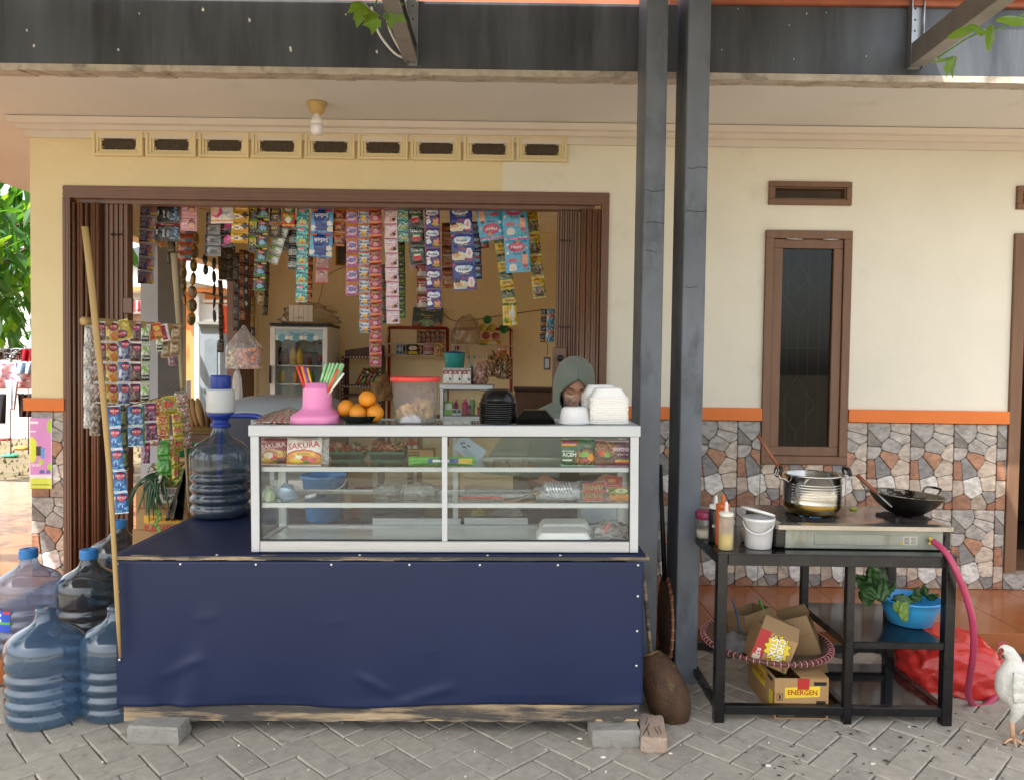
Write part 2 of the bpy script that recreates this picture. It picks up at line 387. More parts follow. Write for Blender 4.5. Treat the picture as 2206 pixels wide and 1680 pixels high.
ZF = .105                                # terrace floor level
ZC = 3.015                               # soffit level
xl = P(66, 600, YW).x; xo0 = P(139, 800, YW).x; xo1 = P(1308, 700, YW).x; zo = P(700, 408, YW).z
win = (P(1643, 750, YW).x, P(1828, 750, YW).x, P(1740, 999, YW).z, P(1740, 498, YW).z)
vent = (P(1655, 418, YW).x, P(1833, 418, YW).x, P(1740, 443, YW).z, P(1740, 393, YW).z)
door = (P(2182, 900, YW).x, P(2182, 900, YW).x+.86, P(2182, 1231, YW).z, P(2182, 504, YW).z)
vent2 = (P(2188, 425, YW).x, P(2188, 425, YW).x+.5, P(2190, 452, YW).z, P(2190, 402, YW).z)
XP = P(1083, 380, YW).x                  # joint between the yellow and the cream paint
XR = 6.5
wm = wall_holes(xl, XR, ZF, ZC, YW, YW+.15, [(xo0, xo1, 0, zo), win, vent, door, vent2, (XP, XP+1e-6, 9, 9.1)],
    lambda x, z: 1 if x < XP else 0)
part(wm, 'front_wall', [M_cream, M_yellow], house)
# room of the shop: back wall, left wall with its openings, right wall, ceiling, floor
YB, XL, XRR = 8.8, xl+.02, .95
mb = MB(); mb.box(XL, XR, YB, YB+.15, ZF, ZC); part(mb, 'back_wall', M_inner, house)
mb = MB(); mb.box(XRR, XRR+.12, YW+.152, YB-.002, ZF, ZC); part(mb, 'partition_wall', M_inner, house)
mb = MB(); mb.box(XL, XL+.15, YW+.152, YB-.002, 2.45, ZC); mb.box(XL, XL+.15, 8.7, YB-.002, ZF, 2.448); part(mb, 'side_wall', M_inner, house)
M_bluegrey = pm('blue_grey_pier_paint', '#a9b2bc', .7, var=.08, scale=2)
mb = MB(); mb.box(XL+.01, XL+.152, 6.28, 6.76, ZF, 2.448, mat=0); mb.box(XL+.005, XL+.15, 6.762, 6.83, ZF, 2.448, mat=1); part(mb, 'side_pier', [M_bluegrey, M_inner], house)
mb = MB(); mb.box(xl, XR, YW+.152, YB-.002, ZC+.003, ZC+.05); part(mb, 'room_ceiling', pm('room_ceiling_board', '#f0e8d6', .85), house)
mb = MB(); mb.box(XL+.15, XRR, YW+.001, YB-.002, ZF+.002, ZF+.012); part(mb, 'room_floor', pm('room_floor_tile', '#d9d2c6', .35, var=.1), house)
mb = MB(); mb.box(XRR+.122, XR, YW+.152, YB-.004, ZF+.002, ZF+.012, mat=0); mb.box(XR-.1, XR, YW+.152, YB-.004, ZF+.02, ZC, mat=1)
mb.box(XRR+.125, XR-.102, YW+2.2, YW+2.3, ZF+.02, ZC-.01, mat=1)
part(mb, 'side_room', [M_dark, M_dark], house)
# soffit, trim, fascia, cornice
xs_ = -4.42
mb = MB(); mb.box(xs_, XR, YF+.02, YW-.002, ZC, ZC+.05); mb.box(xs_, xl-.002, YW+.001, 11, ZC, ZC+.05)
part(mb, 'soffit', M_soffit, house)
mb = MB()
for i in range(110):                     # ragged peeling strip under the beam
 a = -5.2+i*.106; k = R.uniform(-.006, .012)
 mb.hexa([(a, YF-.035, ZC-.036-k*.4), (a+.106, YF-.035, ZC-.036-R.uniform(0, .005)), (a+.106, YF+.11+k, ZC-.012), (a, YF+.11+k, ZC-.012)],
   [(a, YF-.035, ZC-.004), (a+.106, YF-.035, ZC-.004), (a+.106, YF+.14+k, ZC-.004), (a, YF+.14+k, ZC-.004)])
part(mb, 'eave_trim', M_peel, house, kind=None)
fz0 = P(700, 146, YF-.03).z
mb = MB(); mb.box(xs_-1, XR, YF-.03, YF+.018, fz0, fz0+.342)
fas = part(mb, 'fascia_beam', M_fascia, house, bevel=.003)
M_chip = pm('paint_chip', '#d8d6cf', .8)
for u, v, a in [(537, 44, .014), (626, 106, .017), (58, 66, .012), (73, 100, .012), (255, 108, .009), (437, 22, .012), (300, 30, .006), (745, 32, .008), (812, 112, .012), (1590, 20, .005), (1738, 30, .006), (1710, 128, .005), (1780, 28, .005), (1555, 108, .004), (1700, 55, .005), (1866, 122, .006)]:
 p = P(u, v, YF-.032); mb = MB(); n = 7; k = [.6*a*R.uniform(.5, 1.1) for _ in range(n)]
 mb.prism([(k[i]*math.cos(6.283*i/n)*R.uniform(.7, 1), 1.5*k[i]*math.sin(6.283*i/n)) for i in range(n)], -.003, .0015, M=T(*p)); part(mb, 'paint_chip', M_chip, fas)
zt = fz0+.345; mb = MB(); mb.box(.9, XR, YF-.05, YF+.02, zt, zt+.028); mb.box(.9, XR, YF-.09, YF+.02, zt+.029, zt+.16); part(mb, 'eave_board', pm('eave_board_paint', '#a8644a', .7, var=.2, scale=6), house)
mb = MB()
mb.hexa([(xs_-.05, YF+.03, zt), (XR, YF+.03, zt), (XR, 8.2, zt+1.9), (xs_-.05, 8.2, zt+1.9)], [(xs_-.05, YF+.03, zt+.05), (XR, YF+.03, zt+.05), (XR, 8.2, zt+1.95), (xs_-.05, 8.2, zt+1.95)])
mb.hexa([(xs_-.05, 8.203, zt+1.9), (XR, 8.203, zt+1.9), (XR, 12.5, zt-.1), (xs_-.05, 12.5, zt-.1)], [(xs_-.05, 8.203, zt+1.95), (XR, 8.203, zt+1.95), (XR, 12.5, zt-.05), (xs_-.05, 12.5, zt-.05)])
part(mb, 'roof', M_clay, house)
def cornice(x0, x1, name='cornice'):
 pr = [(YW-.002, ZC-.005), (YW-.002, ZC-.115), (YW-.02, ZC-.115), (YW-.024, ZC-.075), (YW-.05, ZC-.07), (YW-.055, ZC-.045), (YW-.085, ZC-.04), (YW-.095, ZC-.015), (YW-.10, ZC-.005)]
 mb = MB(); n = len(pr)
 vs = [(x0-(YW-y), y, z) for y, z in pr]+[(x1, y, z) for y, z in pr]
 mb.add(vs, [(i, (i+1) % n, n+(i+1) % n, n+i) for i in range(n)]+[tuple(reversed(range(n))), tuple(range(n, 2*n))])
 part(mb, name, M_cornice, house, clean=True)
cornice(xl, XR)
# ventilation blocks over the opening
mb = MB()
def ring(mb, w, h, wi, hi, y0, y1, mat=0):
 for a in ((-w, w, hi, h), (-w, w, -h, -hi)): mb.box(a[0], a[1], y0, y1, a[2], a[3], mat=mat)
 for a in ((-w, -wi), (wi, w)): mb.box(a[0], a[1], y0, y1, -hi, hi, mat=mat)
ring(mb, .158, .079, .142, .066, -.032, -.001); ring(mb, .1415, .0655, .124, .053, -.023, -.001); ring(mb, .1235, .0525, .109, .039, -.015, -.001)
cor = lambda w, h, k: [(-w+k, -h), (w-k, -h), (w, -h+k), (w, h-k), (w-k, h), (-w+k, h), (-w, h-k), (-w, -h+k)]
mb.prism([(x, z) for x, z in cor(.1085, .0385, .006)], -.005, -.001)
vme = mesh(mb, 'vent_block', M_yellow, bevel=.004)
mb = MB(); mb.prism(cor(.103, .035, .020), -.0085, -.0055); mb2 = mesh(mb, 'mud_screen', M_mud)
mb = MB()
for q in range(60):
 a = R.uniform(0, 6.28); x = max(-.101, min(.101, .12*math.cos(a))); z = max(-.034, min(.034, .05*math.sin(a)))
 mb.ball((x, -.010, z), R.uniform(.002, .006), 5, 4)
ragme = mesh(mb, 'mud_crumbs', M_mud)
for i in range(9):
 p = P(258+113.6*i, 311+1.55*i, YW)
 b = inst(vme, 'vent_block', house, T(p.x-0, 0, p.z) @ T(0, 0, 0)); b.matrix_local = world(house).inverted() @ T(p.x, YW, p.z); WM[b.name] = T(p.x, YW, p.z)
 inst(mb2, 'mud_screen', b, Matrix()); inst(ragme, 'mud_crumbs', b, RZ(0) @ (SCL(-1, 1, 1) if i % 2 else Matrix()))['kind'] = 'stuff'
# orange band
bz1 = P(1900, 882, YW).z; bz0 = P(1900, 909, YW).z
for a, b in ((xl-.035, xo0+.012), (xo1, win[0]-.002), (win[1]+.002, door[0]-.038), (door[1]+.04, XR)):
 mb = MB(); mb.box(a, b, YW-.03, YW-.001, bz0, bz1); part(mb, 'orange_band', M_orange, house, bevel=.002)
SR = random.Random(5)
TW, TH = .277, .553
def clip(poly, a, b, c):                 # keep a*x+b*z <= c
 out = []
 for i in range(len(poly)):
  p, q = poly[i], poly[(i+1) % len(poly)]; dp, dq = a*p[0]+b*p[1]-c, a*q[0]+b*q[1]-c
  if dp <= 0: out.append(p)
  if dp*dq < 0: t = dp/(dp-dq); out.append((p[0]+(q[0]-p[0])*t, p[1]+(q[1]-p[1])*t))
 return out
seeds = []
while len(seeds) < 18:
 c = (SR.uniform(.01, TW-.01), SR.uniform(.01, TH-.01))
 lim = .078 if len(seeds) < 12 else .05
 if all(math.hypot(c[0]-s[0], c[1]-s[1]) > lim for s in seeds): seeds.append(c)
 else: lim *= .99
SCOL = ['#a8a39c', '#b9b0a4', '#a3745a', '#c6b8a8', '#8f8a85', '#dcd8d0', '#b28568', '#bdab99', '#a5a19b', '#d2c2b0', '#9c7158', '#b3aca4', '#c9b8a5', '#8a8784', '#ab9a88', '#95644a', '#b9b3aa', '#857f78']
STONES = []
for k, s in enumerate(seeds):
 poly = [(.0015, .0015), (TW-.0015, .0015), (TW-.0015, TH-.0015), (.0015, TH-.0015)]
 for t in seeds:
  if t is s: continue
  a, b = t[0]-s[0], t[1]-s[1]; d = math.hypot(a, b); a /= d; b /= d
  c = a*(s[0]+t[0])/2+b*(s[1]+t[1])/2-.0014
  poly = clip(poly, a, b, c)
 # knock the corners off a little
 rp = []
 for i in range(len(poly)):
  p, q = poly[i-1], poly[i]; r = poly[(i+1) % len(poly)]
  l1 = math.hypot(p[0]-q[0], p[1]-q[1]); l2 = math.hypot(r[0]-q[0], r[1]-q[1])
  k1 = min(.28, .008/max(l1, 1e-6)); k2 = min(.28, .008/max(l2, 1e-6))
  rp += [(q[0]+(p[0]-q[0])*k1, q[1]+(p[1]-q[1])*k1), (q[0]+(r[0]-q[0])*k2, q[1]+(r[1]-q[1])*k2)]
 STONES.append((rp, tuple(c*.84 for c in H(SCOL[k % len(SCOL)]))))
def area(p): return abs(sum(p[i][0]*p[(i+1) % len(p)][1]-p[(i+1) % len(p)][0]*p[i][1] for i in range(len(p))))/2
scache = {}
def stone_mesh(k, poly, key):
 if key in scache: return scache[key]
 mb = MB(); pr = random.Random(k); mb.prism(poly, -.008-pr.uniform(0, .006), -.0035, STONES[k][1], inset=.005)
 scache[key] = mesh(mb, 'stone', M_stone); return scache[key]
def stone_tile(x0, z1, xa, xb, za, zb):
 "tile with its left edge x0 and top z1, cut to the rectangle xa..xb, za..zb"
 a, b, c, d = max(x0, xa), min(x0+TW, xb), max(z1-TH, za), min(z1, zb)
 if b-a < .01 or d-c < .01: return
 mb = MB(); mb.box(a+.0008, b-.0008, YW-.004, YW-.0005, c+.0008, d-.0008); t = part(mb, 'stone_tile', M_grout, house)
 for k, (poly, col) in enumerate(STONES):
  q = [(x+x0, z+z1-TH) for x, z in poly]; full = all(a <= x <= b and c <= z <= d for x, z in q)
  if full: me = stone_mesh(k, poly, k); M = T(x0, YW-.0005, z1-TH)
  else:
   for A, B, C in ((-1, 0, -a-.001), (1, 0, b-.001), (0, -1, -c-.001), (0, 1, d-.001)): q = clip(q, A, B, C) if q else q
   if len(q) < 3 or area(q) < 3e-5: continue
   me = stone_mesh(k, [(x-x0, z-z1+TH) for x, z in q], (k, round(a-x0, 3), round(b-x0, 3), round(c-z1, 3), round(d-z1, 3))); M = T(x0, YW-.0005, z1-TH)
  inst(me, 'stone', t, world(house).inverted() @ M)
zs0 = ZF+.001
for j in range(2):
 z1 = bz0-.002-j*TH
 x = P(1421, 1000, YW).x-.06
 while x < door[0]-.03:
  for (xa, xb) in ((P(1405, 1000, YW).x, win[0]-.001), (win[0]-.001, win[1]+.001), (win[1]+.001, door[0]-.037)):
   zt_ = z1 if not (win[0]-.002 <= xa < win[1]-.01) else min(z1, win[2]-.002)
   stone_tile(x, z1, xa, xb, zs0, zt_ if zt_ < z1 else z1)
  x += TW
 stone_tile(xl+.001, z1, xl+.001, xo0-.002, zs0, z1); stone_tile(xl+.001+TW, z1, xl+.001, xo0-.002, zs0, z1)
x = door[0]-.036
while x < door[0]+.5: stone_tile(x, door[2]-.004, door[0]-.036, XR, zs0, door[2]-.004); x += TW
# plain stone base behind the counter
mb = MB(); mb.box(xo1, P(1404, 1000, YW).x, YW-.008, YW-.0006, zs0, bz0-.002, '#8f877d'); part(mb, 'stone_base', M_stone, house)
def frame_of(r, t, y0, y1, name, mat, parent, bevel=.003):
 x0, x1, z0, z1 = r; mb = MB()
 mb.box(x0, x1, y0, y1, z1-t, z1); mb.box(x0, x1, y0, y1, z0, z0+t); mb.box(x0, x0+t, y0, y1, z0+t, z1-t); mb.box(x1-t, x1, y0, y1, z0+t, z1-t)
 return part(mb, name, mat, parent, bevel=bevel)
M_glassdark = glassy('window_glass', '#b9bfc1', .7, .01)
fw = frame_of(win, .052, YW-.022, YW+.10, 'window_frame', M_brownwood, house)
ins = (win[0]+.054, win[1]-.054, win[2]+.054, win[3]-.054)
sash = frame_of(ins, .058, YW-.008, YW+.045, 'window_sash', M_brownwood, fw)
g = (ins[0]+.056, ins[1]-.056, ins[2]+.056, ins[3]-.056)
mb = MB(); mb.box(g[0], g[1], YW+.012, YW+.018, g[2], g[3]); part(mb, 'window_pane', M_glassdark, fw)
for dx in (.13, .36):
 mb = MB(); mb.tube([(win[0]+dx, YW-.014, win[3]-.055), (win[0]+dx+.1, YW-.014, win[3]-.055)], .007, 8); part(mb, 'hinge', M_steel, fw)
mb = MB(); gw, gh = g[1]-g[0], g[3]-g[2]; gx = lambda t: g[0]+gw*t; gz = lambda t: g[2]+gh*t
yb_ = YW+.07
def bar(a, b): mb.tube([(gx(a[0]), yb_, gz(a[1])), (gx(b[0]), yb_, gz(b[1]))], .0055, 6)
for s in ((.2, 0, .2, .30), (.2, .70, .2, 1), (.42, .92, .42, 1), (.62, 0, .62, .30), (.42, .36, .42, .64), (.2, .36, .2, .66), (.62, .34, .62, .66), (.42, 0, .42, .07), (.62, .70, .62, 1), (.84, 0, .84, 1)): bar(s[:2], s[2:])
for c in (.21, .79):
 for q in ((-.36, 0, 0, .14), (0, .14, .36, 0), (.36, 0, 0, -.14), (0, -.14, -.36, 0), (-.2, .07, .0, -.0), (0, 0, .2, .07)): bar((.42+q[0], c+q[1]), (.42+q[2], c+q[3]))
bar((0, .5), (1, .5)); part(mb, 'window_grille', pm('grille_paint', '#77736e', .5), fw)
for r, nm in ((vent, 'vent_frame'), (vent2, 'vent_frame')):
 f = frame_of(r, .034, YW-.022, YW+.06, nm, M_brownwood, house)
 frame_of((r[0]+.036, r[1]-.036, r[2]+.036, r[3]-.036), .006, YW-.01, YW+.05, 'vent_lip', M_brownwood, f, 0)
x0, x1, z0, z1 = door; mb = MB(); t = .075
mb.box(x0-.035, x0+t-.035, YW-.022, YW+.1, z0, z1); mb.box(x1-t+.035, x1+.035, YW-.022, YW+.1, z0, z1); mb.box(x0+t-.033, x1-t+.033, YW-.022, YW+.1, z1-t, z1)
df = part(mb, 'door_frame', M_brownwood, house, bevel=.003)
mb = MB(); mb.box(x0+.045, x1-.045, YW+.02, YW+.6, z0, z0+.008); part(mb, 'door_threshold', M_brownwood, house)
mb = MB(); mb.box(x0-.03, x1+.03, YW-.02, YW+.15, z0-.004, z0+.002); part(mb, 'door_sill', pm('door_sill_stone', '#8a7f70', .6), house)
fx0, fx1 = xo0, xo1
mb = MB(); zt2 = zo
mb.box(fx0, fx1, YW-.012, YW+.02, zt2-.078, zt2-.001); mb.box(fx0, fx1, YW-.016, YW-.0125, zt2-.03, zt2-.012); mb.box(fx0, fx1, YW-.016, YW-.0125, zt2-.064, zt2-.046)
mb.box(fx0+.09, fx1-.09, YW+.022, YW+.10, zt2-.105, zt2-.005)
sf = part(mb, 'shutter_frame', M_brownmetal, house, bevel=.002)
for s, xa in ((1, fx0), (-1, fx1)):
 mb = MB(); q = lambda a, b: (min(xa+s*a, xa+s*b), max(xa+s*a, xa+s*b))
 mb.box(*q(.001, .048), YW-.018, YW+.05, ZF+.01, zt2-.0785); mb.box(*q(.012, .02), YW-.021, YW-.0185, ZF+.01, zt2-.08); mb.box(*q(.03, .038), YW-.021, YW-.0185, ZF+.01, zt2-.08)
 part(mb, 'frame_post', M_brownmetal, sf)
def shutter(x0, s, offs, px, nl):
 d = part(MB().box(min(x0, x0+s*.33), max(x0, x0+s*.33), YW+.03, YW+.09, ZF+.013, ZF+.028), 'folding_shutter', M_brownmetal, house)
 for o in offs:
  mb = MB(); a = x0+s*o; mb.box(a-.007, a+.007, YW+.0, YW+.10, ZF+.03, zt2-.106); mb.tube([(a, YW-.004, ZF+.03), (a, YW-.004, zt2-.106)], .010, 8); part(mb, 'slat', M_brownmetal, d)
 for i in range(nl):                  # closed leaves lying side by side
  a = x0+s*(px+i*.0155); mb = MB(); mb.box(min(a, a+s*.014), max(a, a+s*.014), YW+.035-.01*(i % 2), YW+.10, ZF+.03, zt2-.106)
  part(mb, 'slat', M_brownmetal, d, bevel=.003)
 for k in range(3):
  z = [zt2-.30, zt2-.85, zt2-1.4][k]
  for i in range(4): part(MB().tube([(x0+s*(px+.055+i*.02), YW+.015, z), (x0+s*(px+.055+i*.02), YW+.03, z)], .006, 8), 'rivet', M_black, d)
 return d
dl = shutter(fx0+.048, 1, (.018, .05, .068, .10, .135, .15, .17), .19, 10)
dr = shutter(fx1-.048, -1, (.014, .035, .05, .07, .084, .106, .12), .138, 9)
a = fx0+.05+.35; part(MB().box(a-.03, a+.03, YW+.005, YW+.03, 1.80, 1.90), 'latch_plate', M_brownmetal, dl, bevel=.004)
a = fx1-.05-.235; part(MB().box(a-.06, a+.03, YW+.01, YW+.024, 1.2, 1.62), 'lock_plate', M_brownmetal, dr, bevel=.004)
part(MB().tube([(a-.01, YW+.009, 1.55), (a-.01, YW-.035, 1.55)], .022, 12), 'lock_knob', M_black, dr); part(MB().tube([(a-.015, YW-.03, 1.25), (a-.015, YW-.03, 1.53)], .008, 8), 'pull_bar', pm('worn_steel', '#c9c2b4', .25, metal=.9), dr)
YP = 3.60
def pillar(uc, wd, label):
 x = P(uc, 876, YP).x; mb = MB(); mb.box(x-wd/2, x+wd/2, YP, YP+.25, -.004, 3.9)
 return x, mb
for uc, wd, lab in ((1401, .099, 'grey square post beside the glass display case, left of the pair'), (1490, .105, 'grey square post beside the black stove table, right of the pair')):
 x, mb = pillar(uc, wd, lab); o = solo(mb, 'pillar', M_pillar, lab, 'pillar', 'grey posts under the eave beam', bevel=.004)
 for z, k in ((1.5+.95, .6), (2.25, .5), (1.9, .3)):
  z += R.uniform(-.15, .15); pts = smoothpath([(x-wd/2+.01+wd*.9*t, YP-.0005, z+R.uniform(-.008, .008)) for t in (0, .3, .6, 1)][:3 if k < .5 else 4], 3)
  part(MB().tube(pts, .0014, 5), 'paint_crack', M_black, o)
def channel(x, w, d, y0, y1, z0, name, label, grp):
 mb = MB(); t = .004
 mb.box(x-w/2, x-w/2+t, y0, y1, z0, z0+d); mb.box(x-w/2+t, x+w/2, y0, y1, z0, z0+t); mb.box(x-w/2+t, x+w/2, y0, y1, z0+d-t, z0+d); mb.box(x+w/2-t, x+w/2, y0, y1, z0+t, z0+.018); mb.box(x+w/2-t, x+w/2, y0, y1, z0+d-.018, z0+d-t)
 return solo(mb, name, M_steel2, label, 'rafter', grp, bevel=.001)
M_steel2 = pm('weathered_steel', '#8d8a85', .55, metal=.35, var=.2, scale=8)
p = P(885, 136, YF-.035); channel(p.x, .07, .10, .6, YF-.034, p.z, 'steel_rafter', 'steel channel rafter meeting the eave beam above the left part of the counter', 'bare rafters of the canopy')
p = P(1972, 146, YF-.035); channel(p.x, .075, .11, .6, YF-.034, p.z, 'steel_rafter', 'steel channel rafter meeting the eave beam above the stove', 'bare rafters of the canopy')
for u0, u1, v0, v1, lab in ((876, 902, -30, 142, 'punched steel upright fixed to the beam over the counter'), (1953, 1988, 8, 150, 'pale steel upright fixed to the beam over the stove')):
 a, b = P(u0, v1, YF-.034), P(u1, v0, YF-.034); mb = MB()
 mb.box(a.x, b.x, YF-.0335, YF-.0305, a.z, b.z+.02); mb.box(a.x, a.x+.004, YF-.075, YF-.034, a.z, b.z+.02); mb.box(b.x-.004, b.x, YF-.06, YF-.034, a.z, b.z+.02)
 o = solo(mb, 'bracket_channel', M_steel, lab, 'bracket', 'steel uprights on the eave beam')
 for k in range(6):
  z = a.z+(b.z-a.z)*(k+.5)/6; c = (a.x+b.x)/2; part(MB().tube([(c, YF-.0345, z), (c, YF-.0325, z)], .005, 8), 'bolt_hole', M_black, o)
solo(MB().box(-4.4, 1.95, .2, YF-.11, 3.5, 3.52), 'canopy', M_canopy, 'grey metal canopy roof above the forecourt', 'canopy')
mb = MB(); a = P(838, 20, 3.9); b = P(880, 128, YF-.05); mb.tube(smoothpath([P(800, 15, 3.8), P(815, 70, 3.85), P(850, 115, 3.9), b], 6), .006, 6); mb.tube(smoothpath([P(826, -20, 3.6), P(838, 60, 3.8), P(866, 115, 3.92)], 6), .006, 6)
solo(mb, 'cable', M_white, 'white cable loop hanging beside the rafter over the counter', 'cable')
# ceiling lamp
p = G(683, 222, ZC); q = V((p.x, p.y, ZC))
lamp = thing('ceiling_lamp', 'unlit white bulb in a beige holder under the soffit', 'ceiling lamp', T(q.x, q.y, ZC))
M_beige = pm('aged_beige_plastic', '#b79a5e', .5, var=.15, scale=20); M_bulbw = pm('bulb_white', '#e6e4e2', .35, var=.03)
part(MB().lathe([(.058, -.001), (.058, -.012), (.045, -.02), (.042, -.05), (.03, -.062), (.022, -.066)], 20), 'lamp_holder', M_beige, lamp, local=True)
part(MB().lathe([(.02, -.066), (.02, -.078), (.026, -.085), (.034, -.11), (.036, -.125)], 20), 'bulb_base', M_bulbw, lamp, local=True)
part(MB().lathe([(.0355, -.126), (.036, -.15), (.033, -.172), (.022, -.184), (.0, -.188)], 20), 'bulb_dome', pm('bulb_diffuser', '#e9e6ea', .3, sub=.2), lamp, local=True)
# vine leaves
def leaf_mesh(kind, s, seed):
 r = random.Random(seed); mb = MB()
 if kind == 'maple':
  n = 22; out = []
  for i in range(n):
   a = 2*math.pi*i/n; k = .55+.45*abs(math.cos(2.5*a)) if i % 2 == 0 else .5+.3*abs(math.cos(2.5*a)); out.append((s*k*math.sin(a), s*k*math.cos(a)))
 else:
  n = 14; out = [(s*.38*math.sin(2*math.pi*i/n)*(1+.25*math.cos(2*math.pi*i/n)), s*math.cos(2*math.pi*i/n)) for i in range(n)]
 bend = r.uniform(1.5, 4)
 cup = lambda x, z: -.0+bend*(abs(x)*.35+z*z*1.2)
 vs = [(0, cup(0, 0), 0)]+[(x*.5, cup(x*.5, z*.5), z*.5) for x, z in out]+[(x, cup(x, z)+r.uniform(-.1, .1)*s, z) for x, z in out]; n = len(out)
 fs = [(0, 1+i, 1+(i+1) % n) for i in range(n)]+[(1+i, 1+n+i, 1+n+(i+1) % n, 1+(i+1) % n) for i in range(n)]
 mb.add(vs, fs, smooth=True); return mb
def leafmat(key, col, tcol, fac=.5):
 if key in MC_: return MC_[key]
 m, n, l, b = _new(key); oi = n.new('ShaderNodeObjectInfo'); tc = n.new('ShaderNodeTexCoord'); no = n.new('ShaderNodeTexNoise'); no.inputs['Scale'].default_value = 3; l.new(tc.outputs['Object'], no.inputs[0])
 hs = n.new('ShaderNodeHueSaturation'); hs.inputs['Color'].default_value = (*H(col), 1); mr = n.new('ShaderNodeMapRange'); mr.inputs[1].default_value = .3; mr.inputs[2].default_value = .7; mr.inputs[3].default_value = .6; mr.inputs[4].default_value = 1.35; l.new(no.outputs[0], mr.inputs[0]); l.new(mr.outputs[0], hs.inputs['Value'])
 l.new(hs.outputs[0], b.inputs['Base Color']); b.inputs['Roughness'].default_value = .35
 tl = n.new('ShaderNodeBsdfTranslucent'); tl.inputs[0].default_value = (*H(tcol), 1)
 mx = n.new('ShaderNodeMixShader'); mx.inputs[0].default_value = fac; l.new(b.outputs[0], mx.inputs[1]); l.new(tl.outputs[0], mx.inputs[2]); l.new(mx.outputs[0], n['Material Output'].inputs[0])
 MC_[key] = m; return m
M_vine = leafmat('vine_leaf', '#5d8a2c', '#b9d640', .45)
def vine(name, label, stem, leaves, Y):
 o = thing(name, label, 'vine', P(*stem[0], Y))
 part(MB().tube(smoothpath([P(u, v, Y) for u, v in stem], 5), .0035, 6), 'stem', M_vine, o)
 for i, (u, v, s, rot, kind) in enumerate(leaves):
  p = P(u, v, Y-.02-.02*(i % 3)); M = world(o).inverted() @ T(*p) @ RZ(R.uniform(-35, 35)) @ RX(R.uniform(-40, 30)) @ RY(rot)
  part(leaf_mesh(kind, s*Y/FPX, i+7), 'leaf', M_vine, o, M=M)
vine('vine_shoot', 'green vine shoot hanging by the rafter over the counter', [(820, -25), (812, 0), (808, 15)], [(786, 15, 38, 140, 'maple'), (838, 28, 34, 200, 'maple'), (803, 44, 24, 240, 'maple')], 3.45)
vine('vine_shoot', 'sunlit vine shoot with yellow green leaves along the rafter over the stove', [(2215, 25), (2160, 60), (2100, 75), (2050, 105), (2020, 125)], [(2185, 38, 34, 95, 'oval'), (2138, 80, 30, 10, 'oval'), (2110, 62, 22, 110, 'oval'), (2052, 125, 34, 60, 'maple'), (2072, 72, 26, 75, 'oval')], 3.3)
# ================================================================ ground, pavement, terrace
M_soil = pm('dry_soil', '#75664f', .95, var=.25, scale=2.5, dirt='#5f5637', dscale=1.2, dlo=.45, dhi=.7, bump=.5, bscale=18)
M_pave = pm('concrete_paver', '#a9a092', .88, var=.16, scale=26, detail=9, dirt='#857d71', dscale=12, dlo=.58, dhi=.74, bump=.35, bscale=160, rnd=.1)
M_joint = pm('sandy_joint', '#5a544a', .95, var=.3, scale=60, bump=.5, bscale=90)
def sheet(name, x0, x1, y0, y1, z, mat, kind='structure'):
 mb = MB(); mb.add([(x0, y0, z), (x1, y0, z), (x1, y1, z), (x0, y1, z)], [(0, 1, 2, 3)]); return solo(mb, name, mat, kind=kind)
sheet('ground', -200, 200, -200, 200, -.05, M_soil)
EDGE_L, EDGE_R = 3.50, 4.06
pav = solo(MB().box(-7, 8, -4, 5.0, -.045, -.012), 'pavement', M_joint, kind='structure')
# herringbone pavers at 45 degrees: 0.21 x 0.105
PW = .1065; c45 = math.sqrt(.5)
pm_ = MB(); a, b = .2085/2, .1015/2
pm_.box(-a, a, -b, b, -.02, 0); paver_me = mesh(pm_, 'paver', M_pave, bevel=.0045)
cells = []
for y in range(-60, 60):
 for x in range(-60, 60):
  m4 = (x-y) % 4
  if m4 == 0: cells.append((x+1, y+.5, 0))       # (x,y) rem 0 and (x+1,y) rem 1
  elif m4 == 3: cells.append((x+.5, y+1, 1))     # (x,y) rem 3 and (x,y+1) rem 2
cand = []
for x, y, o in cells:
 X, Y_ = (x-y)*PW*c45+.02, (x+y)*PW*c45+1.0
 if not (-7 < X < 7.9 and -3.9 < Y_ < 4.9): continue
 if Y_ > (EDGE_L-.07 if X < -1.3 else EDGE_R-.07): continue
 d = V((X, Y_, 0))-CAM; dep = d.dot(FW); u = CU+FPX*d.dot(RT)/dep if dep > .3 else 9e9; v = CV-FPX*d.dot(UP)/dep if dep > .3 else 9e9
 vis = -60 < u < 2266 and v < 1740
 hid = vis and 330 < u < 1330 and v < 1535
 cand.append((0 if vis and not hid else 1, -v if vis else 0, X, Y_, o))
cand.sort()
mb = MB(); nsingle = 0
for vis, _, X, Y_, o in cand:
 M = T(X, Y_, R.uniform(-.003, .003)) @ RZ(45+90*o+R.uniform(-1.2, 1.2)) @ RX(R.uniform(-.6, .6)) @ RY(R.uniform(-.6, .6))
 if vis == 0 and nsingle < 298:
  inst(paver_me, 'paver', pav, world(pav).inverted() @ M); nsingle += 1
 else: mb.add([(-a, -b, -.02), (a, -b, -.02), (a, b, -.02), (-a, b, -.02), (-a+.004, -b+.004, 0), (a-.004, -b+.004, 0), (a-.004, b-.004, 0), (-a+.004, b-.004, 0)], boxfaces(), M=M)
part(mb, 'pavers', M_pave, pav, kind='stuff')
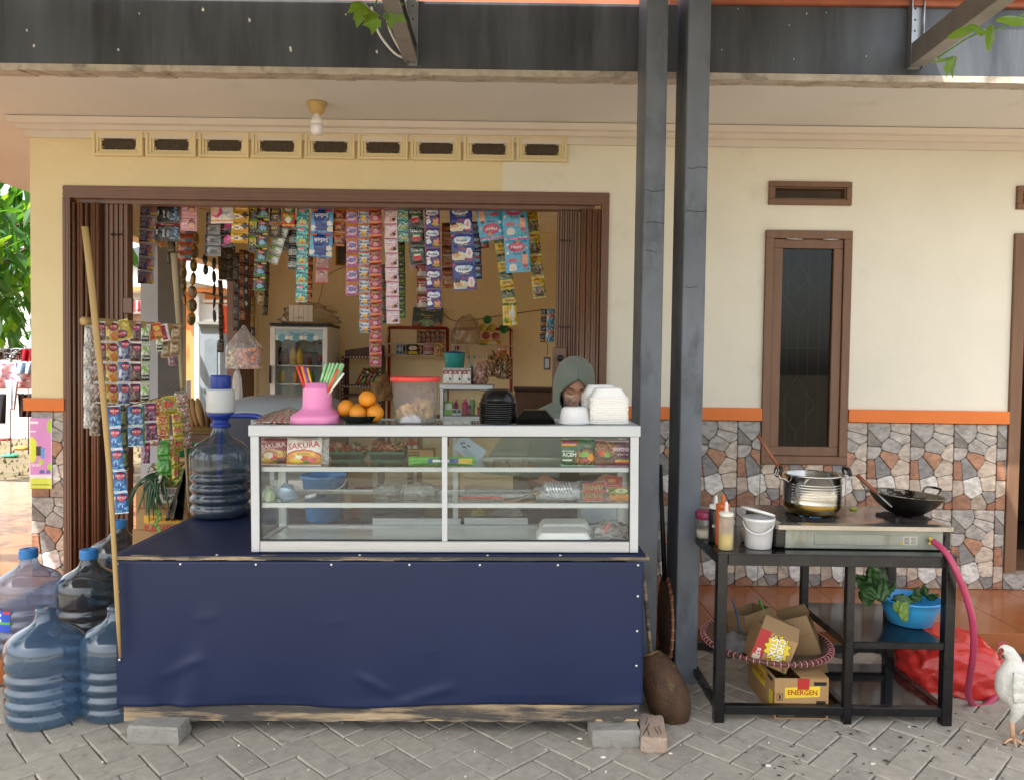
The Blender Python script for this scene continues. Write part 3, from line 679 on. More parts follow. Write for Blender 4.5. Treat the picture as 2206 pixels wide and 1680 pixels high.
# bits lying on the pavement
M_bit = pm('pale_crumb', '#dcd8cc', .8)
mb = MB()
for i in range(90):
 X, Y_ = R.uniform(-2.4, 2.6), R.uniform(2.6, 3.4); mb.ball((X, Y_, .003), R.uniform(.0015, .005), 5, 4, jit=.5, seed=i)
for u, v in ((1882, 1612), (1880, 1644), (1655, 1648), (1250, 1590), (1445, 1622), (2150, 1500), (1300, 1630)): p = G(u, v, .004); mb.ball(p, .008, 6, 4, jit=.8, seed=u, sc=(1.6, .8, .5))
solo(mb, 'crumbs', M_bit, kind='stuff')
M_wet = pm('damp_spot', '#3f3b36', .6)
mb = MB()
for i in range(150):
 X, Y_ = R.uniform(.75, 2.6), R.gauss(2.95, .2); n = 6; rr = R.uniform(.003, .011)
 if Y_ < 2.6: continue
 mb.add([(X+rr*R.uniform(.7, 1.2)*math.cos(6.28*k/n), Y_+rr*.7*math.sin(6.28*k/n), .0035+i*1e-5) for k in range(n)]+[(X, Y_, .0048+i*1e-5)], [(k, (k+1) % n, n) for k in range(n)])
solo(mb, 'damp_spots', M_wet, kind='stuff')
# terrace: slab with a riser and laid tiles
M_slab = pm('terrace_concrete', '#8c8579', .9, var=.2, scale=8)
mb = MB(); xk = -1.3
mb.box(-6.2, xk, EDGE_L+.012, YW, -.04, ZF-.014); mb.box(xk+.001, 7, EDGE_R+.012, YW, -.04, ZF-.014); mb.box(-6.2, xl-.01, YW+.001, 8.8, -.04, ZF-.014)
ter = solo(mb, 'terrace', M_slab, kind='structure')
def tiles(x0, x1, y0, y1, s):
 nx = max(1, round((x1-x0)/s)); ny = max(1, round((y1-y0)/s)); dx, dy = (x1-x0)/nx, (y1-y0)/ny
 mb = MB(); mb.box(-dx/2+.0015, dx/2-.0015, -dy/2+.0015, dy/2-.0015, -.0135, 0); me = mesh(mb, 'floor_tile', M_tile, bevel=.001)
 for i in range(nx):
  for j in range(ny):
   M = T(x0+dx*(i+.5), y0+dy*(j+.5), ZF+R.uniform(-.0004, .0004)) @ (RZ(180) if R.random() < .5 else Matrix())
   inst(me, 'floor_tile', ter, world(ter).inverted() @ M)
tiles(-6.2, xk, EDGE_L+.012, YW-.002, .40); tiles(xk+.002, 4.4, EDGE_R+.012, YW-.002, .40); tiles(-6.2, xl-.012, YW+.002, 8.7, .6)
def riser(x0, x1, y):
 n = max(1, round((x1-x0)/.4)); d = (x1-x0)/n
 me = mesh(MB().box(-d/2+.001, d/2-.001, 0, .011, -.003, ZF-.0005), 'riser_tile', M_tile, bevel=.001)
 for i in range(n): inst(me, 'riser_tile', ter, world(ter).inverted() @ T(x0+d*(i+.5), y, 0))
riser(-6.2, xk, EDGE_L); riser(xk+.002, 4.4, EDGE_R)
# ================================================================ the counter table
YT = 3.03
O = P(245, 1194, YT); E = P(1390, 1196, YT)
tilt = math.atan2(E.z-O.z, E.x-O.x); WT = (E-O).length
MC = T(*O) @ Matrix.Rotation(-tilt, 4, 'Y')          # counter frame: x along the front, y to the back, z up, origin on the top's front left corner
MCI = MC.inverted()
DT = 1.0
M_vinyl = pm('navy_vinyl', '#1d2746', .46, var=.10, scale=3, dirt='#1d2440', dscale=1.5, dlo=.5, dhi=.9, bump=.05, bscale=400, spec=.3)
M_oldwood = pm('weathered_wood', '#ad9677', .9, var=.5, scale=7, detail=10, dirt='#4d4844', dscale=4.5, dlo=.41, dhi=.54, stretch=(.45, 4, 4), bump=.6, bscale=30, bstretch=(.5, 6, 6))
M_rawwood = pm('raw_split_wood', '#c9a878', .9, var=.3, scale=14, stretch=(.5, 3, 3), bump=.5, bscale=30)
M_tack = pm('tack_metal', '#d9d6d0', .3, metal=.6)
tab = thing('counter_table', 'long wooden counter table wrapped in navy blue vinyl on paving blocks', 'counter', MC)
def ct(x, y, z): return MC @ V((x, y, z))
mb = MB()                                # table top board, its front edge showing as bare wood
for i in range(42):
 a, b = -.004+i*WT/41.6, -.004+(i+1)*WT/41.6; k, k2 = R.uniform(-.0015, .0015), R.uniform(-.0015, .0015)
 mb.hexa([(a, -.002+k, -.021+k2), (b, -.002+k, -.021+k2), (b, .05, -.02), (a, .05, -.02)], [(a, -.002+k, -.004), (b, -.002+k, -.004), (b, .05, -.004), (a, .05, -.004)])
mb.box(-.004, WT, .05, DT, -.02, -.004)
part(mb, 'table_top', M_oldwood, tab, local=True)
def topfn(s, t):
 x, y = -.008+s*(WT+.012), -.005+t*(DT+.01)
 z = .0008+.0016*noise.noise(V((x*2.2, y*7, 1)))+.0012*noise.noise(V((x*9-y*5, y*12, 4)))
 if t < .03: z = -.002+.0012*noise.noise(V((x*4, 0, 9)))
 d = y-(.03+.35*max(0, (x-.28))*.9); z += .003*math.exp(-(d/.012)**2)*(1 if .25 < x < .62 else 0)
 return (x, y, z-.0015)
part(MB().shell(topfn, 60, 40, .0015), 'vinyl_top', M_vinyl, tab, local=True)
ZB = P(800, 1518, YT).z-(O.z+.01)
def clothz(x): return ZB-.006*math.sin(x*2.2)-.004*math.sin(x*7+1)
CRE = [(.18, -.50, .37, -.40, .012, .016), (.95, -.47, 1.12, -.56, .012, .014), (1.12, -.60, 1.38, -.52, .013, .016), (.32, -.26, .42, -.24, .006, .016), (.82, -.28, .95, -.25, .004, .014), (1.62, -.66, 1.72, -.55, .004, .02), (1.24, -.4, 1.30, -.37, .004, .01)]
def clothfn(s, t):
 x = .006+s*(WT-.012); z = -.024+t*(clothz(x)+.024)
 y = -.006-.004*noise.noise(V((x*1.6, z*1.2, 3)))
 k = max(0, min(1, (t-.25)/.75))
 y += k*(-.010*math.exp(-((x-.37+.32*max(0, -z-.35))/.05)**2)+.012*math.exp(-((x-.28+.30*max(0, -z-.35))/.05)**2))
 y += k*.006*(math.sin(x*11+2*noise.noise(V((x, z*2, 0))))*.5+noise.noise(V((x*4, z*.9, 7))))*(.6+.4*math.sin(x*2))
 for x0, z0, x1, z1, h, w in CRE:
  dx, dz = x1-x0, z1-z0; L2 = dx*dx+dz*dz; q = max(0, min(1, ((x-x0)*dx+(z-z0)*dz)/L2)); d = math.hypot(x-x0-dx*q, z-z0-dz*q)
  y -= h*.62*math.exp(-(d/w/1.25)**2)*math.sin(math.pi*q)**.8*(1+.5*noise.noise(V((x*20, z*20, 0))))
 edge = min(s, 1-s)*WT; y = y*min(1, edge/.12+.25)
 if t > .93: y -= .006*math.sin(x*6+1)*((t-.93)/.07)
 return (x, min(y, .001), z)
part(MB().shell(clothfn, 150, 56, .0012), 'vinyl_front', M_vinyl, tab, local=True)
for x, z in [(.02, -.034), (.27, -.035), (.57, -.036), (1.18, -.036), (1.46, -.036), (1.77, -.036), (WT-.03, -.036), (.022, -.145), (.022, -.28), (.022, -.42), (WT-.03, -.16), (WT-.032, -.30), (WT-.034, -.44), (WT-.036, -.62), (.87, -.036)]:
 part(MB().ball((x, -.011, z), .0052, 10, 6, sc=(1, .6, 1)), 'upholstery_tack', M_tack, tab, local=True)
for x in (.41, .98, 1.49, 1.78): part(MB().ball((x, .004, -.0005), .006, 8, 6, sc=(1, 1, .5)), 'upholstery_tack', M_tack, tab, local=True)
# foot board with a torn lower edge
mb = MB(); n = 120; zt_ = ZB+.03; zb_ = P(800, 1556, YT).z-(O.z+.01)
pr = [0]
for i in range(n+1):
 x = .03+i*(WT-.05)/n; pr.append(max(-.002, .020*max(0, noise.noise(V((x*9, 0, 2)))+.12)+.006*max(0, noise.noise(V((x*40, 0, 5))))+(.014 if x > 1.92 and i % 9 < 4 else 0)))
for i in range(n):
 a, b = .03+i*(WT-.05)/n, .03+(i+1)*(WT-.05)/n; y0 = .002
 mb.hexa([(a, y0+.010, zb_), (b, y0+.010, zb_), (b, .032, zb_), (a, .032, zb_)], [(a, y0+.010, zt_), (b, y0+.010, zt_), (b, .032, zt_), (a, .032, zt_)], mat=1)
 mb.hexa([(a, y0, zb_+pr[i+1]), (b, y0, zb_+pr[i+2] if i+2 < len(pr) else zb_), (b, y0+.0098, zb_+.004+pr[i+1]*.4), (a, y0+.0098, zb_+.004+pr[i+1]*.4)], [(a, y0, zt_), (b, y0, zt_), (b, y0+.0098, zt_), (a, y0+.0098, zt_)], mat=0)
part(mb, 'foot_board', [M_oldwood, M_rawwood], tab, local=True)
part(MB().box(.03, .055, .034, DT-.05, zb_, zt_), 'side_board', M_oldwood, tab, local=True); part(MB().box(WT-.05, WT-.025, .034, DT-.05, zb_, zt_), 'side_board', M_oldwood, tab, local=True)
part(MB().box(.03, .04, .034, DT-.05, -.62, -.03), 'side_panel', M_oldwood, tab, local=True); part(MB().box(WT-.035, WT-.025, .034, DT-.05, -.62, -.03), 'side_panel', M_oldwood, tab, local=True)
part(MB().box(.05, WT-.05, DT-.06, DT-.045, -.60, -.03), 'back_panel', M_oldwood, tab, local=True)
BLK = .055
for x, y, zb in ((.045, .012, None), (WT-.075, .012, None), (.05, DT-.09, -.02), (WT-.09, DT-.09, -.02)):
 p = ct(x, y, 0); zz = (BLK+.02 if zb is None else ZF)-p.z
 part(MB().box(x, x+.05, y+.02, y+.065, zz, -.021), 'leg', M_oldwood, tab, local=True, bevel=.004)
# blocks under the feet
M_block = pm('grey_concrete_block', '#9a958c', .95, var=.2, scale=12, dirt='#77726a', dscale=6, dlo=.5, dhi=.7, bump=.7, bscale=45)
def roughblock(u0, u1, v1, hgt, dep, name, mat, label, cat, grp, rot=0, seed=0, Y0=None):
 a, b = G(u0, v1, 0), G(u1, v1, 0); wd = b.x-a.x; nx, ny, nz = 10, 6, 4; bm = bmesh.new(); bmesh.ops.create_cube(bm, size=1)
 bmesh.ops.subdivide_edges(bm, edges=bm.edges, cuts=6, use_grid_fill=True)
 for q in bm.verts:
  c = V((q.co.x*wd, q.co.y*dep, q.co.z*hgt)); ex = sum(abs(abs(t)-.5) < .01 for t in q.co)
  k = noise.noise(c*30+V((seed, 0, 0)))*.006+noise.noise(c*75+V((seed, 3, 0)))*.0025-(.004 if ex > 1 else 0)-(.004 if ex > 2 else 0)
  c -= c.normalized()*max(0, -k)*1.4
  if q.co.z < -.49: c.z = -hgt/2
  if q.co.z > .49: c.z = hgt/2-abs(k)*.3
  q.co = c
 me = bpy.data.meshes.new(name); bm.to_mesh(me); bm.free(); me.materials.append(mat)
 M = T((a.x+b.x)/2, a.y+dep/2, hgt/2) @ RZ(rot); return inst(me, name, None, M, label, cat, grp)
roughblock(271, 390, 1604, BLK+.02, .115, 'paving_block', M_block, 'smooth grey paving block under the left foot of the counter', 'block', 'blocks propping the counter', -3)
roughblock(1272, 1379, 1612, BLK+.02, .14, 'concrete_block', M_block, 'crumbling grey concrete block under the right foot of the counter', 'block', 'blocks propping the counter', 2, 5)
M_redbrick = pm('pale_worn_brick', '#b89a84', .95, var=.2, scale=14, dirt='#9a8f84', dscale=7, dlo=.45, dhi=.65, bump=.5, bscale=50)
br = roughblock(1386, 1444, 1624, .065, .21, 'brick', M_redbrick, 'pale worn brick lying lengthways beside the foot of the counter', 'brick', None, -6, 9)
for k in range(6):
 x, y = R.uniform(-.035, .03), R.uniform(-.08, .05); an = R.uniform(-.35, .35)
 part(MB().tube([(x-math.sin(an)*.03, y-.03, .0335), (x+math.sin(an)*.03, y+.03, .0338)], .0011, 5), 'charred_mark', M_black, br, local=True)
M_alu = pm('white_aluminium', '#bcc0c3', .32, metal=.25, var=.05, scale=14, stretch=(.3, 3, 3), dirt='#a9abab', dscale=7, dlo=.68, dhi=.85, spec=.5)
M_alu2 = pm('bare_aluminium', '#b4b7b9', .34, metal=.55, var=.1, scale=20, stretch=(.2, 3, 3), spec=.5)
M_pane = glassy('clear_pane', '#f9fbfa', .9, .004)
M_paneside = glassy('greenish_pane', '#f0f5f2', .9, .004)
M_seal = pm('black_seal', '#14161a', .5)
M_basewhite = pm('white_laminate', '#d6d6d2', .18, var=.05, spec=.5)
def glass_case(M, W, D, Hh, label, shelves, base=.045, top=.045, post=.034, mull=True, name='display_case', doors=True):
 c = thing(name, label, 'display case', M); pp = lambda mb, nm, mat, **k: part(mb, nm, mat, c, local=True, **k)
 for x in (0, W-post):
  for y in (0, D-post): pp(MB().box(x, x+post, y, y+post, base*.0, Hh-top*.9), 'post', M_alu, bevel=.002)
 mb = MB(); mb.box(-.006, W+.006, -.008, .03, Hh-top, Hh); mb.box(-.006, .036, .0302, D-.0302, Hh-top, Hh); mb.box(W-.036, W+.006, .0302, D-.0302, Hh-top, Hh); mb.box(-.006, W+.006, D-.03, D+.006, Hh-top, Hh)
 pp(mb, 'top_rail', M_alu, bevel=.004, seg=2)
 mb = MB(); mb.box(post+.001, W-post-.001, .001, .028, 0, base); pp(mb, 'bottom_rail', M_alu2, bevel=.002)
 mb = MB(); mb.box(post+.001, W-post-.001, D-.028, D-.001, 0, base*.75); mb.box(.001, .03, post+.001, D-post-.001, 0, base*.7); mb.box(W-.03, W-.001, post+.001, D-post-.001, 0, base*.7)
 pp(mb, 'side_rail', M_alu2, bevel=.002)
 pp(MB().box(.031, W-.031, .029, D-.029, base*.3, base*.55), 'floor_panel', M_basewhite)
 pp(MB().box(.037, W-.037, .031, D-.031, Hh-.010, Hh-.004), 'top_pane', M_paneside)
 pp(MB().box(post+.002, W-post-.002, .012, .0165, base+.002, Hh-top-.002), 'front_pane', M_pane)
 mb = MB(); z0, z1 = base+.001, Hh-top-.001; x0, x1 = post+.0005, W-post-.0005
 mb.box(x0, x1, .006, .0115, z0, z0+.004); mb.box(x0, x1, .006, .0115, z1-.004, z1); mb.box(x0, x0+.004, .006, .0115, z0+.0042, z1-.0042); mb.box(x1-.004, x1, .006, .0115, z0+.0042, z1-.0042)
 pp(mb, 'pane_seal', M_seal)
 for x in (.008, W-.013): pp(MB().box(x, x+.005, post+.002, D-post-.002, base+.001, Hh-top-.001), 'side_pane', M_paneside)
 for z in shelves:
  s = part(MB().box(.036, W-.036, .034, D-.045, z, z+.005), 'shelf', M_paneside, c, local=True)
  part(MB().box(.036, W-.036, .0195, .0335, z-.011, z+.008), 'shelf_edge', M_alu, s, local=True, bevel=.001)
  part(MB().box(.036, W-.036, D-.044, D-.036, z-.010, z+.008), 'shelf_edge', M_alu2, s, local=True)
 if mull:
  pp(MB().box(W/2-.011, W/2+.011, .0005, .0055, base, Hh-top), 'mullion', M_alu, bevel=.001); pp(MB().box(W/2+.004, W/2+.028, D-.034, D-.029, base, Hh-top), 'mullion', M_alu2, bevel=.001)
 if doors:
  for x0, x1, y in ((W*.27, W*.525, D-.024), (W*.535, W*.72, D-.013)):
   d = pp(MB().box(x0, x1, y-.003, y+.001, base*.78+.03, Hh-top-.002), 'sliding_door', M_paneside); part(MB().box(x0, x1, y-.005, y+.004, base*.78, base*.78+.029), 'door_rail', M_alu2, d, local=True)
   part(MB().box(x0, x1, y-.005, y+.004, base*.78+.031, base*.78+.035), 'door_seal', M_seal, d, local=True)
 return c
cl, cr = P(541, 1180, YT+.035), P(1375, 1180, YT+.035)
xc = (MCI @ cl).x; WC = (MCI @ cr).x-xc; HC = .513; DC = .40
MK = MC @ T(xc, .036, .0022)             # display case frame
MKI = MK.inverted()
zsh = [(MKI @ P(900, 1086, YT+.07)).z-.0, (MKI @ P(900, 1009, YT+.07)).z]
case = glass_case(MK, WC, DC, HC, 'long white framed glass display case standing on the navy counter', zsh)
ZS = [.0452*.55+.0005, zsh[0]+.0055, zsh[1]+.0055, HC+.0005]   # heights of the case floor, shelf 2, shelf 1, top
def on(u, v, y, lvl, rot=0):
 "frame of something standing on level lvl of the case, seen at column u, y metres behind the case front"
 p = MKI @ P(u, v, YT+.036+y); return MK @ T(p.x, y, ZS[lvl]) @ RZ(rot)
def ontable(u, v, rot=0):
 d = (P(u, v, 4)-CAM); n = (MC @ V((0, 0, 1)))-(MC @ V((0, 0, 0))); t = ((MC @ V((0, 0, .0015)))-CAM).dot(n)/d.dot(n); q = MCI @ (CAM+d*t)
 return MC @ T(q.x, q.y, .0012) @ RZ(rot)
JUG = [(.0, 0), (.118, .0), (.134, .006), (.143, .022), (.146, .045), (.140, .056), (.136, .062), (.138, .072), (.147, .080), (.149, .092), (.146, .104), (.137, .112), (.136, .122), (.146, .131), (.149, .143), (.146, .155), (.137, .163), (.136, .173), (.146, .182), (.149, .194), (.146, .206), (.137, .214), (.136, .224), (.146, .232), (.149, .243), (.149, .262), (.1495, .290), (.147, .312), (.139, .334), (.125, .352), (.104, .368), (.082, .380), (.062, .392), (.048, .405), (.040, .420), (.036, .436), (.034, .452), (.034, .462)]
M_jugblue = glassy('jug_blue', '#a0bcd4', 2.4, .10, '#7799b8', .34)
M_jugdark = glassy('jug_smoke', '#8e9ca6', 2.2, .08, '#6d7883', .22)
M_juggrey = glassy('jug_grey_blue', '#b4c7d3', 2.0, .09, '#8ba0b2', .22)
M_jugclear = glassy('jug_clear_blue', '#c6d7ee', 2.0, .07, '#98b7de', .2)
M_jugfull = glassy('jug_filled', '#7391a6', 1.3, .10, '#46627a', .18)
M_cap = pm('cap_blue', '#2b78b8', .45, var=.06)
M_capring = pm('cap_pale', '#7fa7c4', .5)
def jug(M, mat, label, cap=True, h=1.0, r=1.0, lip=True, grp='blue water jugs'):
 j = thing('water_jug', label, 'water jug', M, grp)
 pr = [(a*r, z*h) for a, z in JUG]; part(MB().lathe(pr, 48, cap1=False), 'jug_body', mat, j, local=True)
 if lip: part(MB().lathe([(.0345, .446*h), (.039, .449*h), (.039, .456*h), (.0345, .459*h)], 28), 'neck_ring', mat, j, local=True)
 if cap:
  c = part(MB().lathe([(.0395, .440*h), (.041, .444*h), (.041, .478*h), (.038, .484*h), (.016, .485*h), (.014, .481*h), (0, .481*h)], 28, smooth=False), 'cap', M_cap, j, local=True)
 return j
def floorM(u, v, z=0, rot=0): return T(*G(u, v, z)) @ RZ(rot)
def at(u, Y, z, rot=0): p = P(u, 1300, Y); return T(p.x, Y, z) @ RZ(rot)
jug(at(99, 3.17, 0, 20), M_jugblue, 'open empty dark blue water jug standing on the paving, nearest of all jugs', False, 1.01, 1.03)
jug(at(252, 3.235, 0, 50), M_jugblue, 'open blue water jug half hidden behind the left edge of the navy counter', False, .99, .99)
jug(at(192, 3.67, ZF, 0), M_jugdark, 'smoky grey water jug with blue cap behind the two open jugs', True)
jd = jug(at(62, 3.67, ZF, 70), M_jugclear, 'clear pale blue water jug with blue cap and label at the far left', True)
jug(at(258, 4.36, ZF, 0), M_jugdark, 'smoky water jug with blue cap behind the navy counter corner', True, 1, 1.1)
mb = MB(); al = math.radians(-90)
lab_col = lambda s, t: H('#2a55c8') if t < .75 else H('#3f86dd')
mb.grid(lambda s, t: (.1515*math.cos(al-.95+1.0*s-math.radians(70)), .1515*math.sin(al-.95+1.0*s-math.radians(70)), .125+.10*t), 14, 8, cfn=lambda s, t: H('#d8343a') if (s > .82 and t > .85) else (H('#57a943') if abs(t-.38-.2*(s-.5)) < .05 else (H('#cfe0f4') if t > .55 and abs(s-.45) < .3 and noise.noise(V((s*9, t*7, 2))) > 0 else H('#2450c0'))))
M_print = pm('printed_label', None, .4, attr=True, var=.05)
part(mb, 'jug_label', M_print, jd, local=True)
# the jug with the hand pump on the counter
mj = T(P(475, 1100, 3.83).x, 3.83, (MC @ V((.25, 3.83-YT, .0015))).z)
pj = jug(mj, M_juggrey, 'half filled water jug with hand pump standing on the navy counter', False, 1.0, 1.0)
part(MB().lathe([(r*.975, z+.003) for r, z in JUG if z <= .185 and r > 0]+[(0, .189)], 40), 'water', glassy('jug_water', '#6f93b5', .9, .03, '#3b6a9a', .15), pj, local=True)
pump = thing('hand_pump', 'white and blue hand pump screwed onto the jug on the counter', 'hand pump', mj @ T(0, 0, .43))
M_pumpblue = pm('pump_blue', '#1f3b96', .35, var=.04); M_pumpwhite = pm('pump_white', '#d5d6d4', .35, var=.04)
pz = lambda mb, nm, mat, **k: part(mb, nm, mat, pump, local=True, **k)
pz(MB().lathe([(.044, .012), (.046, .016), (.046, .030), (.038, .034), (.038, .05), (.05, .06), (.063, .068), (.066, .078), (.064, .084)], 28, rf=lambda a, z, r: r*(1+(.05 if (z < .032 and math.sin(a*9) > 0) else 0))), 'collar', M_pumpblue)
pz(MB().lathe([(.062, .0845), (.0685, .090), (.069, .10), (.067, .185), (.065, .196), (.058, .202), (.052, .203)], 36), 'pump_body', M_pumpwhite)
pz(MB().lathe([(.049, .2035), (.05, .206), (.05, .262), (.047, .268), (.043, .27), (0, .27)], 32), 'push_button', M_pumpblue)
pz(MB().tube(smoothpath([(.06, -.02, .072), (.12, -.03, .075), (.185, -.04, .074), (.215, -.045, .066), (.238, -.048, .048)], 5), [.011]*5+[.0125]*9+[.011]*7, 12), 'spout', M_pumpblue)
pz(MB().tube([(.0, 0, .012), (-.004, 0, -.2), (-.02, 0, -.41)], .0125, 10), 'dip_tube', pm('dip_tube_blue', '#2a52b4', .4))
M_pink = pm('pink_plastic', '#e58bbb', .38, var=.03, sub=.15)
hold = thing('straw_holder', 'pink plastic straw holder with a wide lobed foot on the display case', 'straw holder', on(684, 905, .13, 3))
def lobed(a, z, r):
 k = max(0, 1-z/.085); sq = 1/max(abs(math.cos(a)), abs(math.sin(a)), .02)
 return r*(1+(min(sq, 1.30)-1)*.95*k-.17*k*k*max(0, math.cos(4*a+math.pi))**3*(1 if z < .05 else .5))
part(MB().lathe([(.100, 0), (.103, .004), (.103, .028), (.097, .035), (.080, .047), (.067, .057), (.0600, .066), (.0585, .140), (.057, .146), (.054, .147), (.0535, .165), (.0505, .165), (.050, .10), (.0, .098)], 72, rf=lobed), 'holder_body', M_pink, hold, local=True)
HM = world(hold)
straw_m = lambda c: pm('straw_'+c.strip('#'), c, .35, var=.03, sub=.1)
def straw(x, y, dx, dy, ln, col, label, grp):
 b = HM @ V((x, y, .10)); t = HM @ V((x+dx, y+dy, .10+ln)); d = (t-b); q = d.to_track_quat('Z', 'Y').to_matrix().to_4x4()
 L_ = d.length; mb = MB(); n = 8; ro, ri = .0052, .0044
 mb.lathe([(ri, .01), (ro, 0), (ro, L_), (ri, L_), (ri, .01)], n, cap0=False, cap1=False)
 return solo(mb, 'drinking_straw', straw_m(col), label, 'straw', grp, M=T(*b) @ q)
gs = [(i, j) for i in range(5) for j in range(4)]
for i, j in gs: straw(.002+i*.0095, -.020+j*.012, .036+.007*i, .01, .145+R.uniform(-.012, .004)-.002*abs(i-2), '#a9d8a0', 'pale green straw in the thick bunch in the pink holder', 'pale green straws in the holder')
for x, y, dx, ln, c, lb in ((-.030, -.03, -.047, .135, '#e2402f', 'red straw leaning left, outermost in the pink holder'), (-.022, -.02, -.040, .135, '#e2402f', 'red straw beside the purple straw in the pink holder'), (-.020, -.034, -.034, .132, '#f0913a', 'orange straw between red straws in the pink holder'), (-.011, -.035, -.032, .130, '#7a4ba0', 'purple straw in the pink holder'), (-.003, -.03, -.030, .125, '#f2b53a', 'yellow straw leaning left in the pink holder'), (-.012, -.026, -.028, .128, '#d93f3a', 'short red straw in front of the yellow straw'), (.034, -.028, .060, .120, '#e8613c', 'orange red straw leaning right past the green bunch'), (.040, -.026, .076, .105, '#f0efe6', 'single white straw leaning far right in the pink holder')):
 straw(x, y, dx, .0, ln, c, lb, 'coloured straws in the holder')
# crackers in a flat bag, left of the holder
mb = MB(); M_bagclear = glassy('clear_bag', '#f6f6f4', .9, .12, '#e6e6e6', .06, bump=.4, bscale=30)
fbm = on(600, 905, .10, 3); bag = thing('cracker_bag', 'flat bag of red and white striped crackers beside the pink holder', 'snack bag', fbm)
fn = lambda s, t: ((s-.5)*.17, t*.17-.02, .008+.042*t*(1-.5*abs(2*s-1))+.002*math.sin(s*40))
part(MB().shell(fn, 40, 10, .006, cfn=lambda s, t: H('#d9685c') if math.sin(s*44+3*noise.noise(V((s*4, t*3, 0)))*2) > .3 else H('#ecd9cd')), 'striped_crackers', M_print, bag, local=True)
part(MB().shell(lambda s, t: ((s-.5)*.2, t*.2-.035, .0015+.052*t*(1-.55*abs(2*s-1))+.004*abs(noise.noise(V((s*9, t*9, 2))))+.006), 24, 16, .0006), 'bag_film', M_bagclear, bag, local=True)
# oranges on a black dish
dish = thing('black_dish', 'shallow black plastic dish holding the oranges', 'dish', on(779, 905, .12, 3))
M_bp = pm('black_plastic', '#0c0c0d', .22, spec=.5)
part(MB().lathe([(.058, 0), (.062, .001), (.098, .031), (.096, .032), (.060, .0045), (0, .004)], 8, smooth=False), 'dish_body', M_bp, dish, local=True)
M_or = pm('orange_peel', '#d98a1c', .42, var=.12, scale=9, dirt='#a88a22', dscale=6, dlo=.55, dhi=.85, bump=.35, bscale=260)
DM = world(dish)
omb = MB().lathe([(0, -.033), (.008, -.0335), (.02, -.030), (.031, -.019), (.036, -.004), (.0355, .008), (.030, .021), (.019, .030), (.007, .0325), (.003, .0315), (0, .031)], 24)
ome = mesh(omb, 'orange', M_or)
for x, y, z, lb, rr in ((-.008, -.035, .041, 'orange at the front of the dish, left of centre', 30), (.062, -.03, .042, 'orange at the front right edge of the black dish', -25), (-.063, .0, .060, 'orange resting high on the left rim of the black dish', 60), (-.022, .035, .046, 'orange at the back of the dish mostly hidden by others', 10), (.045, .035, .048, 'orange at the back right behind the front orange', 80), (.024, .0, .098, 'topmost orange of the pile on the black dish', 15)):
 inst(ome, 'orange', None, DM @ T(x, y, z) @ RX(R.uniform(-25, 25)) @ RY(rr), lb, 'orange', 'oranges on the black dish')
# tub of crackers with a red lid
tub = thing('cracker_tub', 'tall translucent plastic tub with a red lid, part filled with crackers', 'tub', on(895, 905, .155, 3))
M_tub = glassy('frosted_tub', '#f8f8f8', .9, .2, '#e6e6ea', .30)
part(MB().lathe([(.0, .001), (.082, 0), (.086, .004), (.0985, .17), (.101, .1705), (.101, .178), (.0995, .179)], 48, cap1=False), 'tub_body', M_tub, tub, local=True)
part(MB().lathe([(.1035, .1705), (.105, .172), (.105, .186), (.102, .190), (.095, .187), (0, .186)], 48), 'tub_lid', pm('red_lid', '#d23c33', .35, var=.03), tub, local=True)
part(MB().box(-.09, -.05, -.02, .02, .187, .192), 'lid_tab', pm('red_lid'), tub, local=True, bevel=.003)
TM = world(tub); M_crk = pm('pale_cracker', '#e3c48c', .8, var=.15, scale=40, bump=.3, bscale=120)
cme = mesh(MB().shell(lambda s, t: ((s-.5)*.034, .006*math.sin(s*4)*math.cos(t*3), (t-.5)*.03), 4, 4, .003), 'cracker', M_crk)
for i in range(64):
 rr = .07*math.sqrt(R.random()); a = R.uniform(0, 6.28); top = .052+.028*math.exp(-((rr*math.cos(a)-.02)/.04)**2); z = .02+R.random()**.6*(top-.012)
 inst(cme, 'cracker', None, TM @ T(rr*math.cos(a), rr*math.sin(a), z) @ RZ(R.uniform(0, 360)) @ RX(R.uniform(-50, 50)) @ RY(R.uniform(-80, 80)), 'pale square cracker in the heap inside the red lidded tub', 'cracker', 'crackers in the red lidded tub')
solo(MB().shell(lambda s, t: ((s-.5)*.085-.012, -.088+.03*s*s*0+.012*t, .004+.045*t*(1-abs(s-.5)*1.3)), 12, 6, .001, M=TM @ T(0, .02, 0)), 'paper_slip', pm('white_paper', '#e9ebf0', .8), 'folded white paper slip in the bottom of the cracker tub', 'paper')
ORD = ['', 'second', 'third', 'fourth', 'fifth', 'sixth', 'seventh', 'eighth', 'ninth', 'tenth', 'eleventh', 'twelfth', 'thirteenth', 'fourteenth', 'fifteenth', 'sixteenth']
# stack of black bowls, upside down
bm_ = on(1073, 905, .12, 3)
bowl = [(.0, .062), (.038, .0615), (.048, .058), (.064, .040), (.073, .018), (.0755, .006), (.079, .005), (.079, .0), (.0745, .0), (.071, .018), (.062, .038), (.046, .055), (0, .0585)]
wav = lambda a, z, r: r*(1+.0*z)
me = mesh(MB().lathe(bowl[::-1], 40), 'bowl', M_bp)
for i in range(10):
 inst(me, 'black_bowl', None, bm_ @ T(0, 0, .0005+i*.0088) @ RZ(i*37) @ RX(R.uniform(-1, 1)), 'topmost upturned black bowl of the stack beside the cracker tub' if i == 9 else ORD[9-i]+' black bowl from the top of the upturned stack on the case', 'bowl', 'stacked black bowls on the display case')
